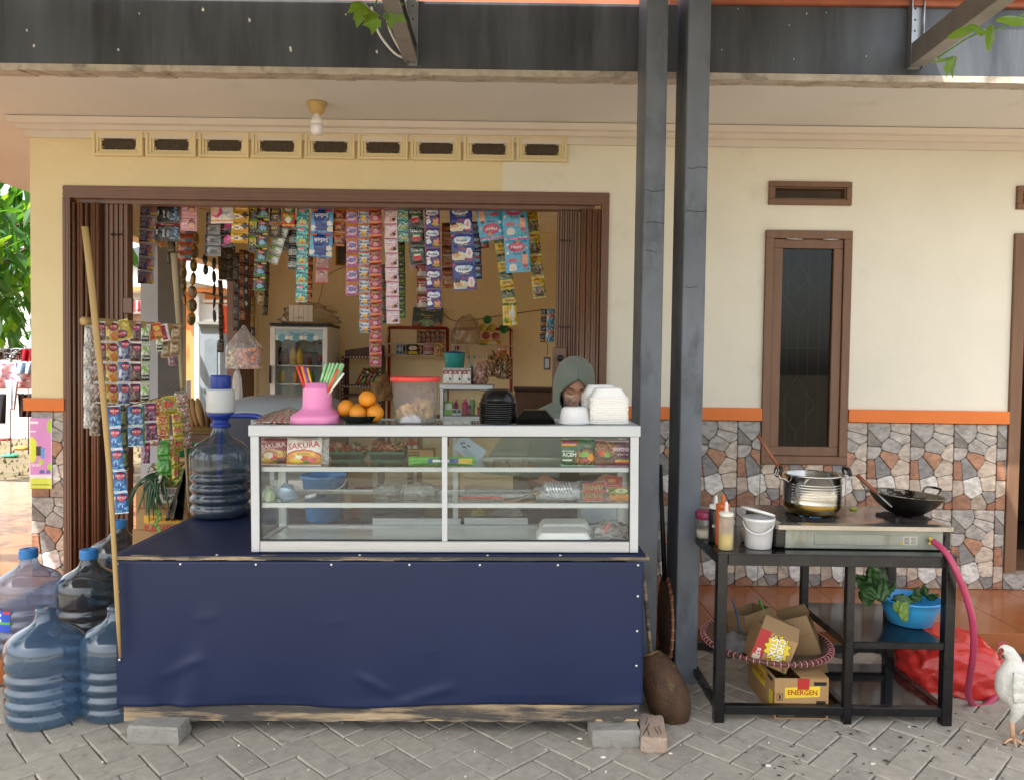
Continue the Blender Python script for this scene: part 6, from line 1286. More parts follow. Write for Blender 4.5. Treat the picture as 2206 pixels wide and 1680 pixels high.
# case floor
mb = MB(); loft(mb, [rsq(.105, .075, 0), rsq(.11, .08, .004), rsq(.108, .078, .020), rsq(.11, .08, .022), rsq(.11, .08, .026), rsq(.095, .066, .045), rsq(.09, .06, .047)]); clam = mesh(mb, 'foam_clamshell', M_foam, bevel=.002)
inst(clam, 'foam_clamshell', None, on(1213, 1163, .10, 0), 'closed white foam lunch box lying in front on the case floor', 'foam box', 'foam lunch boxes on the case floor'); inst(clam, 'foam_clamshell', None, on(1216, 1140, .275, 0) @ T(0, 0, .0), 'closed white foam lunch box behind the front one on the case floor', 'foam box', 'foam lunch boxes on the case floor')
crumple('plastic_bag', on(1312, 1160, .13, 0), .065, .06, .05, M_film, 'clear bag of cutlery with red print at the right of the case floor', 'plastic bag', 23, .45)
crumple('red_wrapper', on(1300, 1160, .12, 0) @ T(0, 0, .035) @ RY(40), .012, .012, .03, pm('red_tip'), 'crumpled red wrapper inside the clear bag', 'wrapper', 4)
packet('redwhite', 1292, 1345, 1152, 1164, .03, 0, 'flat red and white packet lying at the front of the case floor', 'packet', name='flat_packet', lean=60, bulge=.003)
crumple('brown_bundle', on(1335, 1150, .2, 0), .04, .04, .035, pm('dark_brown_bundle', '#4a3a34', .6, var=.3, scale=20), 'dark brown bundle in the back right corner of the case', 'bundle', 6)
# things on the counter behind the case
def behind(u, v, y, rot=0): p = P(u, v, YT+y); q = MCI @ p; return MC @ T(q.x, y, .002) @ RZ(rot)
bk = thing('blue_bucket', 'blue plastic bucket with white handle standing behind the display case', 'bucket', behind(699, 1115, .70))
M_bkt = pm('bucket_blue', '#2f86c8', .38, var=.04)
part(MB().lathe([(0, .002), (.082, 0), (.086, .004), (.104, .205), (.110, .206), (.111, .222), (.107, .223), (.101, .205), (.084, .008), (0, .006)], 40, cap1=False), 'bucket_body', M_bkt, bk, local=True)
part(MB().tube(smoothpath([(-.112, 0, .20), (-.09, -.075, .165), (0, -.118, .150), (.09, -.075, .165), (.112, 0, .20)], 6), .0035, 6), 'bucket_handle', M_white, bk, local=True)
for k, (u, w_, h_, d_, y, col, lb) in enumerate(((925, .11, .14, .1, .72, '#9a7748', 'brown carton standing behind the middle of the display case'), (850, .15, .10, .1, .66, '#3a3d42', 'dark grey crate behind the display case beside the brown carton'), (1290, .10, .10, .09, .7, '#a9b6bd', 'pale blue grey storage box behind the right half of the case'), (1020, .09, .09, .1, .74, '#8d5a2c', 'orange brown box behind the case right of the mullion'), (790, .06, .12, .08, .8, '#7a3a34', 'dull red box behind the case beside the blue bucket'))):
 b = thing('storage_box', lb, 'box', behind(u, 1110, y)); part(MB().box(-w_, w_, -d_, d_*.5, 0, h_), 'box_body', pm('box_'+str(k), col, .7), b, local=True, bevel=.003); part(MB().box(-w_-.004, w_+.004, -d_-.004, d_*.5+.004, h_+.001, h_+.018), 'box_lid', pm('box_'+str(k)), b, local=True, bevel=.002)
crumple('plastic_bag', behind(1085, 1100, .68), .09, .05, .06, M_film2, 'milky plastic bag lying behind the case near its middle', 'plastic bag', 33, .5)
crumple('yellow_bag', behind(1030, 1100, .60), .035, .03, .045, pm('yellow_film', '#c9b43a', .4, var=.2, scale=20), 'crumpled yellow bag behind the case right of the mullion', 'plastic bag', 37, .5)
# ================================================================ stove table on the right
YK, DK = 3.2, .54
k0, k1 = P(1543, 1380, YK).x, P(2057, 1380, YK).x; zk = P(1800, 1194, YK).z; xm = P(1831, 1400, YK).x; zm = P(1940, 1383, YK).z
M_kblack = pm('black_table_paint', '#121213', .3, var=.2, scale=14, dirt='#2a2826', dscale=8, dlo=.6, dhi=.75, rvar=.12, spec=.5, bump=.04, bscale=40)
M_kglass = pm('black_gloss_sheet', '#141415', .09, var=.15, scale=8, dirt='#35322e', dscale=14, dlo=.66, dhi=.8, spec=.5)
kt = thing('stove_table', 'black steel stove table with a half width shelf', 'table', (k0, YK, 0))
t_ = .042
def kp(nm, *b, mat=M_kblack, bev=.002): return part(MB().box(*b), nm, mat, kt, bevel=bev)
for x in (k0, k1-t_):
 for y in (YK, YK+DK-t_): kp('leg', x, x+t_, y, y+t_, 0, zk-.004)
for y in (YK, YK+DK-t_): kp('leg', xm-.017, xm+.017, y+.002, y+.036, 0 if y == YK else .1, zk-.05)
for y in (YK, YK+DK-t_): kp('top_rail', k0+t_+.001, k1-t_-.001, y, y+t_, zk-.052, zk-.004)
for x in (k0, k1-t_): kp('top_rail', x, x+t_, YK+t_+.001, YK+DK-t_-.001, zk-.052, zk-.004)
kp('table_top', k0-.004, k1+.004, YK-.004, YK+DK+.03, zk-.0035, zk+.001, mat=M_kglass, bev=0)
zb2 = .074
for xa, xb in ((k0+t_+.001, xm-.0175), (xm+.0175, k1-t_-.001)): kp('bottom_rail', xa, xb, YK+.003, YK+.038, zb2-.037, zb2)
kp('bottom_rail', k0+t_+.001, k1-t_-.001, YK+DK-.038, YK+DK-.003, zb2+.05, zb2+.085)
for x in (k0+.004, k1-t_+.004): kp('side_rail', x, x+.03, YK+t_+.001, YK+DK-t_-.001, zb2-.03, zb2)
kp('side_rail', xm-.015, xm+.015, YK+.04, YK+DK-t_-.002, zb2-.03, zb2)
kp('lower_shelf', xm+.0155, k1-t_+.003, YK+.0385, YK+DK-.04, zb2-.012, zb2-.004, mat=M_kglass, bev=0)
kp('shelf_rail', xm+.0175, k1-t_-.001, YK+.004, YK+.03, zm-.032, zm-.003); kp('shelf_rail', xm+.0175, k1-t_-.001, YK+DK-.03, YK+DK-.004, zm-.032, zm-.003)
kp('shelf_rail', xm-.014, xm+.014, YK+.037, YK+DK-.043, zm-.032, zm-.003)
kp('middle_shelf', xm-.01, k1-t_-.002, YK+.003, YK+DK-.004, zm-.0025, zm+.001, mat=M_kglass, bev=0)
def K(u, v, Y, z=None, rot=0): p = P(u, v, Y); return T(p.x, Y, zk+.0015 if z is None else z) @ RZ(rot)
# stove
s0, s1 = P(1672, 1150, YK+.07).x, P(2052, 1150, YK+.07).x; zs = zk+.0015; ST = thing('gas_stove', 'worn two burner gas stove with steel top on the black table', 'gas stove', T((s0+s1)/2, YK+.28, zs))
M_sv = pm('grimy_stove_steel', '#8e9186', .42, metal=.3, var=.2, scale=8, dirt='#6a6048', dscale=5, dlo=.55, dhi=.7, stretch=(1, 1, .3))
M_top = pm('stainless_top', '#a8a49c', .2, metal=.9, var=.15, scale=6, dirt='#6d4a34', dscale=5, dlo=.6, dhi=.72, rvar=.1)
M_iron = pm('cast_iron', '#231c1a', .65, var=.3, scale=30)
sp = lambda mb, nm, mat, **k: part(mb, nm, mat, ST, **k)
y0, y1 = YK+.085, YK+.50; hz = zs+.102
sp(MB().box(s0+.045, s1-.03, y0, y1, zs+.003, hz), 'stove_body', M_sv, bevel=.003)
sp(MB().box(s0, s0+.044, y0-.004, y1, zs+.004, hz), 'end_cap', M_kblack, bevel=.006); sp(MB().box(s1-.029, s1+.004, y0-.004, y1, zs+.004, hz), 'end_cap', M_kblack, bevel=.006)
mb = MB(); loft(mb, [rsq((s1-s0)/2-.004, .225, -.016, .02), rsq((s1-s0)/2+.004, .235, -.014, .02), rsq((s1-s0)/2+.004, .235, .004, .02), rsq((s1-s0)/2-.02, .21, .012, .02)], M=T((s0+s1)/2, (y0+y1)/2, hz+.002)); sp(mb, 'stove_top', M_top)
sp(MB().box(s0+.17, s1-.2, y0-.003, y0-.0005, zs+.022, zs+.068), 'pressed_panel', M_sv, bevel=.0012)
a = P(1960, 1160, y0).x; mb = MB(); mb.box(a-.03, a+.03, y0-.0042, y0-.0032, zs+.026, zs+.062, '#b9b6a8')
for k in range(5): mb.box(a-.026, a-.002-.004*(k % 2), y0-.0047, y0-.0043, zs+.030+.006*k, zs+.033+.006*k, '#4a4844'); mb.box(a+.003, a+.026-.003*(k % 2), y0-.0047, y0-.0043, zs+.030+.006*k, zs+.033+.006*k, '#6a675e')
mb.box(a-.043, a-.032, y0-.0042, y0-.0032, zs+.024, zs+.036, '#b89a3a'); sp(mb, 'rating_plate', M_ink)
for x in (s0+.07, s1-.05): sp(MB().tube([(x, y0-.006, hz-.012), (x, y0-.001, hz-.012)], .004, 8), 'screw', M_black)
BUR = [(P(1748, 1118, YK+.235).x, YK+.235), (P(1945, 1118, YK+.235).x, YK+.235)]
for bx, by in BUR:
 sp(MB().lathe([(.055, .008), (.085, .010), (.118, .009), (.12, .012), (.105, .022), (.08, .020), (.06, .016), (.055, .008)], 8, M=T(bx, by, hz+.0) @ RZ(22), cap0=False, cap1=False, smooth=False), 'pan_support', M_iron)
 for k in range(5): sp(MB().box(.045, .11, -.008, .008, .012, .027, M=T(bx, by, hz) @ RZ(72*k+15)), 'support_fin', M_iron, bevel=.002)
 sp(MB().lathe([(.04, .009), (.045, .012), (.045, .016), (.03, .018), (0, .018)], 20, M=T(bx, by, hz)), 'burner', M_iron)
m, n, l, b = _new('gas_flame'); em = n.new('ShaderNodeEmission'); em.inputs[0].default_value = (.10, .45, .75, 1); em.inputs[1].default_value = .22; tr_ = n.new('ShaderNodeBsdfTransparent'); mx = n.new('ShaderNodeMixShader'); mx.inputs[0].default_value = .5; l.new(tr_.outputs[0], mx.inputs[1]); l.new(em.outputs[0], mx.inputs[2]); l.new(mx.outputs[0], n['Material Output'].inputs[0])
mb = MB()
for k in range(22): an = 2*math.pi*k/22; mb.lathe([(.003, 0), (.006, .004), (.004, .012), (0, .018)], 6, M=T(BUR[0][0]+.052*math.cos(an), BUR[0][1]+.052*math.sin(an), hz+.014))
sp(mb, 'flame', m, kind=None)
mb = MB(); vx = P(2007, 1165, y0-.02); mb.tube([(vx.x, y0-.035, vx.z), (vx.x, y0, vx.z)], .007, 8); sp(mb, 'gas_inlet', M_steel)
mb = MB()
for an in (90, 210, 330): mb.box(-.006, .006, -.006, .006, 0, .019, M=T(vx.x, y0-.02, vx.z) @ RY(an))
sp(mb, 'hose_clamp', pm('yellow_clamp', '#d8b62a', .4), bevel=.003)
# stock pot
bx, by = BUR[0]; pot = thing('stock_pot', 'steel stock pot with black handles on the lit burner', 'pot', T(bx, by, hz+.0275))
M_pot = pm('pot_steel', '#b9b6ae', .16, metal=1, var=.08, scale=5, rvar=.05); M_pot2 = pm('pot_heat_tint', '#8d7440', .22, metal=1, var=.15, scale=8)
pr = .123; hp = .178
mb = MB().lathe([(0, 0), (.096, .0), (.112, .008), (pr, .035), (pr, .050)], 48, mat=1, cap1=False); mb.lathe([(pr, .0502), (pr+.001, .053), (pr, .056), (pr, hp-.01), (pr+.006, hp-.006), (pr+.008, hp), (pr+.004, hp+.002), (pr-.002, hp-.004), (pr-.003, .02), (0, .012)], 48, cap0=False, cap1=False); part(mb, 'pot_body', [M_pot, M_pot2], pot, local=True)
for k in range(6): part(MB().lathe([(pr+.0005, .075+.012*k), (pr+.0012, .077+.012*k), (pr+.0005, .079+.012*k)], 48, cap0=False, cap1=False), 'measure_ring', M_pot, pot, local=True)
part(MB().lathe([(0, .11), (.119, .11)], 32, cap0=False, cap1=False), 'broth', pm('broth', '#6d4a24', .15, var=.2), pot, local=True)
for s in (-1, 1):
 h = part(MB().tube(smoothpath([(s*(pr-.004), -.035, hp-.035), (s*(pr+.012), -.035, hp-.022), (s*(pr+.035), -.026, hp-.014), (s*(pr+.030), -.024, hp+.018)], 4), .0035, 6).tube(smoothpath([(s*(pr-.004), .035, hp-.035), (s*(pr+.012), .035, hp-.022), (s*(pr+.035), .026, hp-.014), (s*(pr+.030), .024, hp+.018)], 4), .0035, 6), 'pot_handle', M_pot, pot, local=True)
 part(MB().tube(smoothpath([(s*(pr+.034), -.03, hp-.004), (s*(pr+.028), -.03, hp+.022), (s*(pr+.022), 0, hp+.026), (s*(pr+.028), .03, hp+.022), (s*(pr+.034), .03, hp-.004)], 4), .0085, 8), 'handle_grip', M_black, h, local=True)
M_spoon = pm('dark_wood', '#84492f', .5, var=.25, scale=10, stretch=(1, 1, .3)); M_spoon2 = pm('pale_wood', '#b99263', .6, var=.2, scale=10)
pa, pb = P(1632, 936, by+.06), P(1704, 1046, by-.01); pm_mid = pa+(pb-pa)*.62; mb = MB(); mb.tube([pa, pm_mid], .0135, 8, flat=.6, mat=0); mb.tube([pm_mid, pb, pb+(pb-pa)*.5], [.0135, .016, .02], 8, flat=.5, mat=1); solo(mb, 'wooden_spatula', [M_spoon, M_spoon2], 'long wooden spatula sticking up out of the stock pot', 'spatula')
# wok
bx, by = BUR[1]; wok = thing('wok', 'blackened wok with loop handles on the right burner', 'wok', T(bx+.005, by, hz+.020) @ RY(3.5) @ SCL(1.06, 1.06, 1.06)); M_wok = pm('wok_iron', '#191613', .32, metal=.5, var=.3, scale=10, dirt='#4a2c18', dscale=6, dlo=.6, dhi=.75); M_wokrim = pm('wok_rim', '#8d8578', .3, metal=.8, var=.3, scale=30, dirt='#2a1c14', dscale=20, dlo=.5, dhi=.56)
mb = MB().lathe([(0, 0), (.035, .003), (.075, .020), (.115, .050), (.144, .085), (.150, .093)], 48, cap1=False); mb.lathe([(.150, .0932), (.153, .096), (.149, .0965), (.1425, .087)], 48, mat=1, cap0=False, cap1=False); mb.lathe([(.142, .0868), (.128, .070)], 48, mat=1, cap0=False, cap1=False); mb.lathe([(.128, .0698), (.112, .052), (.073, .024), (.034, .007), (0, .004)], 48, cap0=False, cap1=False); part(mb, 'wok_body', [M_wok, M_wokrim], wok, local=True)
for a0 in (155, 25):
 a1 = math.radians(a0); c = V((math.cos(a1), math.sin(a1), 0)); s = V((-c.y, c.x, 0)); b0 = c*.148+V((0, 0, .085)); part(MB().tube(smoothpath([b0-s*.035, b0-s*.036+c*.022+V((0, 0, .030)), b0+c*.03+V((0, 0, .036)), b0+s*.036+c*.022+V((0, 0, .030)), b0+s*.035], 5), .0055, 8, flat=.6), 'loop_handle', M_wokrim, wok, local=True)
pa, pb = P(1846, 1022, by-.01), P(1896, 1068, by-.06); d = pb-pa; mb = MB(); mb.tube([pa, pa+d*.85], .009, 10, mat=0); mb.tube([pa+d*.86, pa+d*1.5], .0045, 8, mat=1); solo(mb, 'ladle', [M_spoon, M_steel], 'wooden handled ladle resting in the wok', 'ladle')
solo(MB().lathe([(0, 0), (.014, .001), (.017, .006), (.013, .012), (0, .013)], 16, M=T(P(1838, 1100, YK+.4).x, YK+.40, hz+.012)), 'lime_half', pm('lime_cut', '#b5c43a', .4), 'half lime lying on the stove between both burners', 'lime')
# bottles and small things left of the stove
def bottle(M, r, h, neck, mat, capmat, label, fill=None, tip=.03, grp=None, name='squeeze_bottle', cat='bottle', fillmat=None):
 b = thing(name, label, cat, M, grp); part(MB().lathe([(0, .001), (r*.92, 0), (r, .005), (r, h*.80), (r*.92, h*.84), (neck, h*.87), (neck, h*.9)], 24), 'bottle_body', mat, b, local=True)
 if fill: part(MB().lathe([(0, .003), (r*.95, .003), (r*.95, h*fill), (0, h*fill)], 24), 'sauce', fillmat, b, local=True)
 part(MB().lathe([(r*.95, h*.862), (r*.97, h*.868), (r*.97, h*.945), (r*.85, h*.96), (r*.3, h*.975), (r*.2, h+tip), (r*.1, h+tip+.004), (0, h+tip+.004)], 24), 'nozzle_cap', capmat, b, local=True); return b
M_clr = glassy('squeeze_plastic', '#f3f1ea', .9, .25, '#e9e6da', .45); M_nz = pm('nozzle_white', '#e2dccd', .4)
bottle(K(1563, 1180, YK+.06), .0315, .168, .02, M_clr, M_nz, 'clear squeeze bottle half full of yellow sauce at the table corner', .40, .034, 'sauce bottles beside the stove', fillmat=pm('yellow_sauce', '#e6c83a', .4))
bottle(K(1556, 1165, YK+.145), .031, .19, .02, pm('orange_squeeze', '#c9622a', .35), pm('orange_squeeze'), 'orange squeeze bottle behind the yellow one', None, .03, 'sauce bottles beside the stove')
b = bottle(K(1541, 1155, YK+.20), .03, .175, .02, pm('soy_bottle', '#1c1a1c', .3), M_white, 'black sauce bottle with white lettering beside the grey post', None, .03, 'sauce bottles beside the stove')
part(MB().text('Kecap', .016, '#e8e8e6', M=T(0, -.0312, .075), dome=lambda p: V((p.x, -math.sqrt(max(0, .0308**2-p.x**2)) if abs(p.x) < .0307 else 0, p.z))), 'lettering', M_ink, b, local=True)
j = thing('sugar_jar', 'glass jar with dark pink lid and handle behind the black sauce bottle', 'jar', K(1522, 1160, YK+.29)); part(MB().lathe([(0, .001), (.046, 0), (.05, .01), (.05, .085), (.047, .09)], 28, cap1=False), 'jar_glass', glassy('jar_glass', '#f2f2ee', 1.1, .03, '#e8e4dc', .10), j, local=True); part(MB().lathe([(0, .003), (.045, .003), (.045, .035), (0, .035)], 24), 'sugar', pm('sugar', '#d9d2c2', .9), j, local=True); part(MB().lathe([(.051, .088), (.053, .09), (.053, .118), (.045, .126), (0, .127)], 28), 'jar_lid', pm('maroon_lid', '#8c2a4c', .35), j, local=True); part(MB().box(.05, .068, -.012, .012, .03, .115), 'jar_handle', pm('maroon_lid'), j, local=True, bevel=.004)
for u, v, y, lb, mt in ((1612, 1165, .22, 'pale bowl of spice beside the white bucket', '#b5ab98'), (1645, 1150, .36, 'small glass bowl with a spoon behind the white bucket', '#9a958c')):
 o = thing('spice_bowl', lb, 'bowl', K(u, v, YK+y)); part(MB().lathe([(0, 0), (.028, .001), (.034, .012), (.042, .055), (.039, .055), (.03, .012), (0, .008)], 24), 'bowl_body', pm('bowl'+mt, mt, .3), o, local=True); part(MB().tube([(0, 0, .02), (.03, .02, .11)], .003, 6), 'spoon', M_spoon, o, local=True)
tong = smoothpath([P(1700, 1098, YK+.38), P(1672, 1082, YK+.4), P(1650, 1070, YK+.42)], 3); solo(MB().tube(tong, .006, 6, flat=.4), 'tongs', pm('maroon_lid'), 'dark red tongs lying behind the stock pot', 'tongs')
wbk = thing('white_bucket', 'small white plastic bucket with its lid tilted on top', 'bucket', K(1633, 1178, YK+.11)); M_wb = pm('bucket_white', '#dcdcdc', .4, var=.02, sub=.1)
part(MB().lathe([(0, .002), (.052, 0), (.056, .004), (.064, .118), (.0685, .119), (.0695, .132), (.066, .133), (.062, .118), (.054, .008), (0, .006)], 36, cap1=False), 'bucket_body', M_wb, wbk, local=True)
part(MB().lathe([(.0, .0), (.071, .0), (.0735, .002), (.0735, .010), (.069, .012), (.062, .006), (0, .006)], 36, M=T(-.006, .0, .150) @ RY(15) @ RX(-8)), 'bucket_lid', M_wb, wbk, local=True)
part(MB().tube(smoothpath([(-.069, 0, .115), (-.062, -.045, .085), (-.02, -.078, .072), (.035, -.066, .095), (.069, 0, .115)], 6), .0032, 6), 'bucket_handle', M_wb, wbk, local=True)
# hose
HP = smoothpath([P(2010, 1165, 3.255), P(2038, 1190, 3.20), P(2063, 1236, 3.155), P(2083, 1290, 3.15), P(2096, 1345, 3.17), P(2097, 1405, 3.22), P(2090, 1455, 3.29), P(2086, 1495, 3.36), P(2097, 1517, 3.41), P(2120, 1521, 3.42), P(2145, 1500, 3.47), P(2170, 1480, 3.62), P(2195, 1440, 3.75), P(2240, 1390, 3.95)], 6)
M_hose = pm('pink_gas_hose', '#b03a5c', .35, var=.1, scale=12)
solo(MB().tube(HP, .0132, 12), 'gas_hose', M_hose, 'pink gas hose looping from the stove down to the ground', 'hose')
# red bag
M_redbag = pm('red_plastic_film', '#c4302a', .26, var=.12, scale=6, spec=.6, bump=.6, bscale=16)
def bagmesh(M, sx, sy, h, seed):
 bm = bmesh.new(); bmesh.ops.create_icosphere(bm, subdivisions=5, radius=1)
 for q in bm.verts:
  d = q.co.normalized(); e = V((math.copysign(abs(d.x)**.8, d.x), math.copysign(abs(d.y)**.8, d.y), d.z))
  rid = lambda f, s: 1-2*abs(noise.noise(d*f+V((seed, s, 0))))
  k = 1+.16*noise.noise(d*1.6+V((seed, 1, 0)))+.09*rid(2.2, 3)+.07*rid(4.3, 7)+.04*rid(9, 2)+.015*rid(18, 5)
  x = e.x*k; z = max(-.42, e.z*k); x += .25*max(0, e.x)*(1-abs(z)); z *= (1-.28*max(0, x-.1)) if z > 0 else 1
  q.co = V((x*sx, e.y*k*sy, (z+.42)*h/1.42))
 me = bpy.data.meshes.new('red_bag'); bm.to_mesh(me); bm.free(); me.materials.append(M_redbag)
 for p in me.polygons: p.use_smooth = True
 return me
p = P(2046, 1460, 3.66); inst(bagmesh(None, .215, .19, .232, 12), 'red_bag', None, T(p.x, 3.68, .001) @ RZ(-6), 'large crumpled red plastic bag on the paving behind the stove table', 'plastic bag')
# mid shelf: blue basin with greens
bs = thing('blue_basin', 'light blue plastic basin on the middle shelf of the stove table', 'basin', T(P(1957, 1340, 3.46).x, 3.45, zm+.0015)); M_basin = pm('basin_blue', '#3f9fd8', .35, var=.03)
part(MB().lathe([(0, .002), (.080, 0), (.092, .005), (.118, .075), (.120, .078), (.127, .108), (.134, .110), (.134, .117), (.128, .118), (.116, .075), (.088, .009), (0, .006)], 40, cap1=False), 'basin_body', M_basin, bs, local=True)
M_veg = pm('dark_greens', '#2f5224', .45, var=.3, scale=9, dirt='#55782e', dscale=5, dlo=.5, dhi=.75, bump=.4, bscale=25); M_veg2 = pm('pale_greens', '#6f8a3c', .5, var=.25, scale=12, bump=.3, bscale=30)
def veg(name, label, cat, items, mat, stems=(), grp=None):
 M0 = T(*items[0][0]); o = thing(name, label, cat, M0, grp)
 for i, (p, s, rx, ry, rz) in enumerate(items):
  lm_ = MB(); sd = R.uniform(0, 50); bd = R.uniform(.5, 1.2)
  lm_.shell(lambda a, b_: (s*.52*(a-.5)*2*(math.sin(math.pi*min(1, b_*.9+.1))**.6)*(1+.18*noise.noise(V((a*4, b_*6, sd)))), s*.35*(noise.noise(V((a*3, b_*3, sd)))+.5*noise.noise(V((a*8, b_*8, sd)))+bd*abs(a-.5)+bd*b_*b_*.8), s*(b_*1.7-.2)), 9, 10, .0012)
  part(lm_, 'leaf', mat, o, M=world(o).inverted() @ T(*p) @ RZ(rz) @ RX(rx) @ RY(ry))
 for a, b_, r in stems: part(MB().tube(smoothpath(a, 4), r, 6), 'stem', b_, o)
 return o
its = []
for u, v, s in [(1872, 1252, 46), (1890, 1246, 48), (1862, 1270, 44), (1900, 1266, 50), (1882, 1282, 46), (1916, 1282, 46), (1930, 1288, 40), (1912, 1262, 42), (1876, 1295, 40), (1942, 1298, 30), (1866, 1255, 40), (1898, 1290, 44)]: its.append((P(u, v, 3.36+R.uniform(-.05, .06)), s*3.4/FPX*.62, R.uniform(-40, 40), R.uniform(-110, 110), R.uniform(-60, 60)))
veg('mustard_greens', 'bunch of dark leafy greens drooping over the left of the blue basin', 'leafy greens', its, M_veg)
its = [(P(1950, 1302, 3.31), .052, -8, 178, 10), (P(1932, 1300, 3.31), .04, 10, 150, 0)]
veg('mustard_greens', 'pale green leaf hanging over the front rim of the blue basin', 'leafy greens', its, M_veg2)
its = [(P(u, v, 3.46), .036, R.uniform(-60, 60), R.uniform(-80, 80), R.uniform(-40, 40)) for u, v in ((1968, 1286), (1985, 1288), (2000, 1290), (1975, 1280), (1955, 1292), (1992, 1282))]
veg('mustard_greens', 'dark leaves lying inside the blue basin on its right', 'leafy greens', its, M_veg)
solo(MB().ball(P(1922, 1520, 3.35), .009, 8, 5, jit=.7, sc=(1.4, .8, .7)), 'paper_scrap', M_white, 'small white scrap on the lower shelf of the stove table', 'scrap')
# carton, tray and empty boxes under the table
ex0, ex1 = P(1667, 1567, 3.246).x, P(1783, 1567, 3.246).x; eh = .178; ed = .36
eb = thing('cereal_carton', 'open brown cereal carton with a yellow name panel standing on the paving', 'carton', T((ex0+ex1)/2, 3.246, 0)); w = (ex1-ex0)/2
mb = MB(); mb.box(-w, w, 0, .004, .001, eh); mb.box(-w, w, ed-.004, ed, .001, eh); mb.box(-w, -w+.004, .0045, ed-.0045, .001, eh); mb.box(w-.004, w, .0045, ed-.0045, .001, eh); mb.box(-w+.004, w-.004, .0045, ed-.0045, .001, .004); part(mb, 'carton_body', M_carton, eb, local=True)
part(MB().hexa([(w-.12, .003, eh+.001), (w, .003, eh+.001), (w-.01, ed, eh+.008), (w-.14, ed, eh+.008)], [(w-.12, .003, eh+.004), (w, .003, eh+.004), (w-.01, ed, eh+.011), (w-.14, ed, eh+.011)]), 'flap', M_carton, eb, local=True)
mb = MB(); yy = -.0006
def q4(x0, x1, z0, z1, c, y=yy, sk=0): mb.add([(x0, y, z0), (x1, y, z0+sk), (x1, y, z1+sk), (x0, y, z1)], [(0, 1, 2, 3)], c)
q4(-w*.62, w*.68, .092, .138, '#e6c62c', sk=.008); q4(-w*.16, w*.28, .13, .178, '#b52a26', yy-.0004); q4(w*.45, w*.92, .148, .164, '#1c1814'); q4(-w*.94, w*.92, .008, .042, '#241c16'); q4(-w*.92, -w*.7, .082, .112, '#2a241c'); q4(-w*.90, -w*.72, .085, .109, '#a98558', yy-.0003); q4(-w*.85, -w*.77, .088, .106, '#2a241c', yy-.0005)
q4(w*.55, w*.9, .066, .082, '#2a1c14')
tx = lambda st, x, z, h, c, mw: mb.text(st, h, c, M=T(x, yy-.0008, z), maxw=mw)
tx('ENERGEN', w*.03, .118, .022, '#a82420', w*1.1); tx('CEREAL & SUSU', w*.05, .084, .007, '#2a241c', w*.7); tx('RENCENG', w*.685, .156, .009, '#d8c8a8', w*.4); tx('Isi/Content:', w*.62, .033, .0085, '#d8d2c4', w*.5); tx('16 x 10 x 35 g', w*.52, .018, .0085, '#d8d2c4', w*.72)
for k in range(3): q4(-w*.86, -w*(.1+.08*k), .030-.008*k, .033-.008*k, '#7a7264', yy-.0004)
def q4s(y0, y1, z0, z1, c, x): mb.add([(x, y1, z0), (x, y0, z0), (x, y0, z1), (x, y1, z1)], [(0, 1, 2, 3)], c)
q4s(.12, .30, .085, .165, '#e0c22c', -w-.0006); q4s(.02, .07, .03, .11, '#d8c02c', -w-.0006); q4s(.0, .012, .03, .12, '#b52a26', -w-.0007); q4s(.03, .09, .15, .166, '#1c1814', -w-.0006)
mb.text('ENERGEN', .03, '#a82420', M=T(-w-.0012, .21, .125) @ RZ(-90), maxw=.17)
part(mb, 'print', M_ink, eb, local=True)
ty = thing('bamboo_tray', 'round woven bamboo tray with pink stitched rim resting on the cereal carton', 'tray', T(P(1655, 1410, 3.50).x, 3.545, eh+.004) @ RY(1.2) @ RX(1.5)); tr_r = .288
M_weave = pm('woven_bamboo', '#6d513c', .75, var=.35, scale=40, dirt='#8f8274', dscale=3, dlo=.5, dhi=.75, bump=.7, bscale=70, stretch=(1, 1, 1))
part(MB().lathe([(0, 0), (.12, .006), (.21, .020), (.258, .036), (.280, .058), (.276, .060), (.254, .041), (.208, .025), (.12, .011), (0, .005)], 64, cap1=False), 'tray_body', M_weave, ty, local=True)
part(MB().lathe([(.280, .046), (.292, .050), (.294, .062), (.284, .068), (.274, .062), (.280, .046)], 64, cap0=False, cap1=False), 'rim', pm('rim_cane', '#5c3a30', .6, var=.2, scale=20), ty, local=True)
stm = mesh(MB().tube(smoothpath([(.280, 0, .044), (.2955, 0, .050), (.2965, 0, .063), (.284, 0, .0705), (.272, 0, .062)], 2), .0019, 5), 'stitch', pm('pink_raffia', '#d88a90', .6))
for k in range(64): inst(stm, 'stitch', ty, RZ(360*k/64+R.uniform(-.6, .6)))
TY = world(ty)
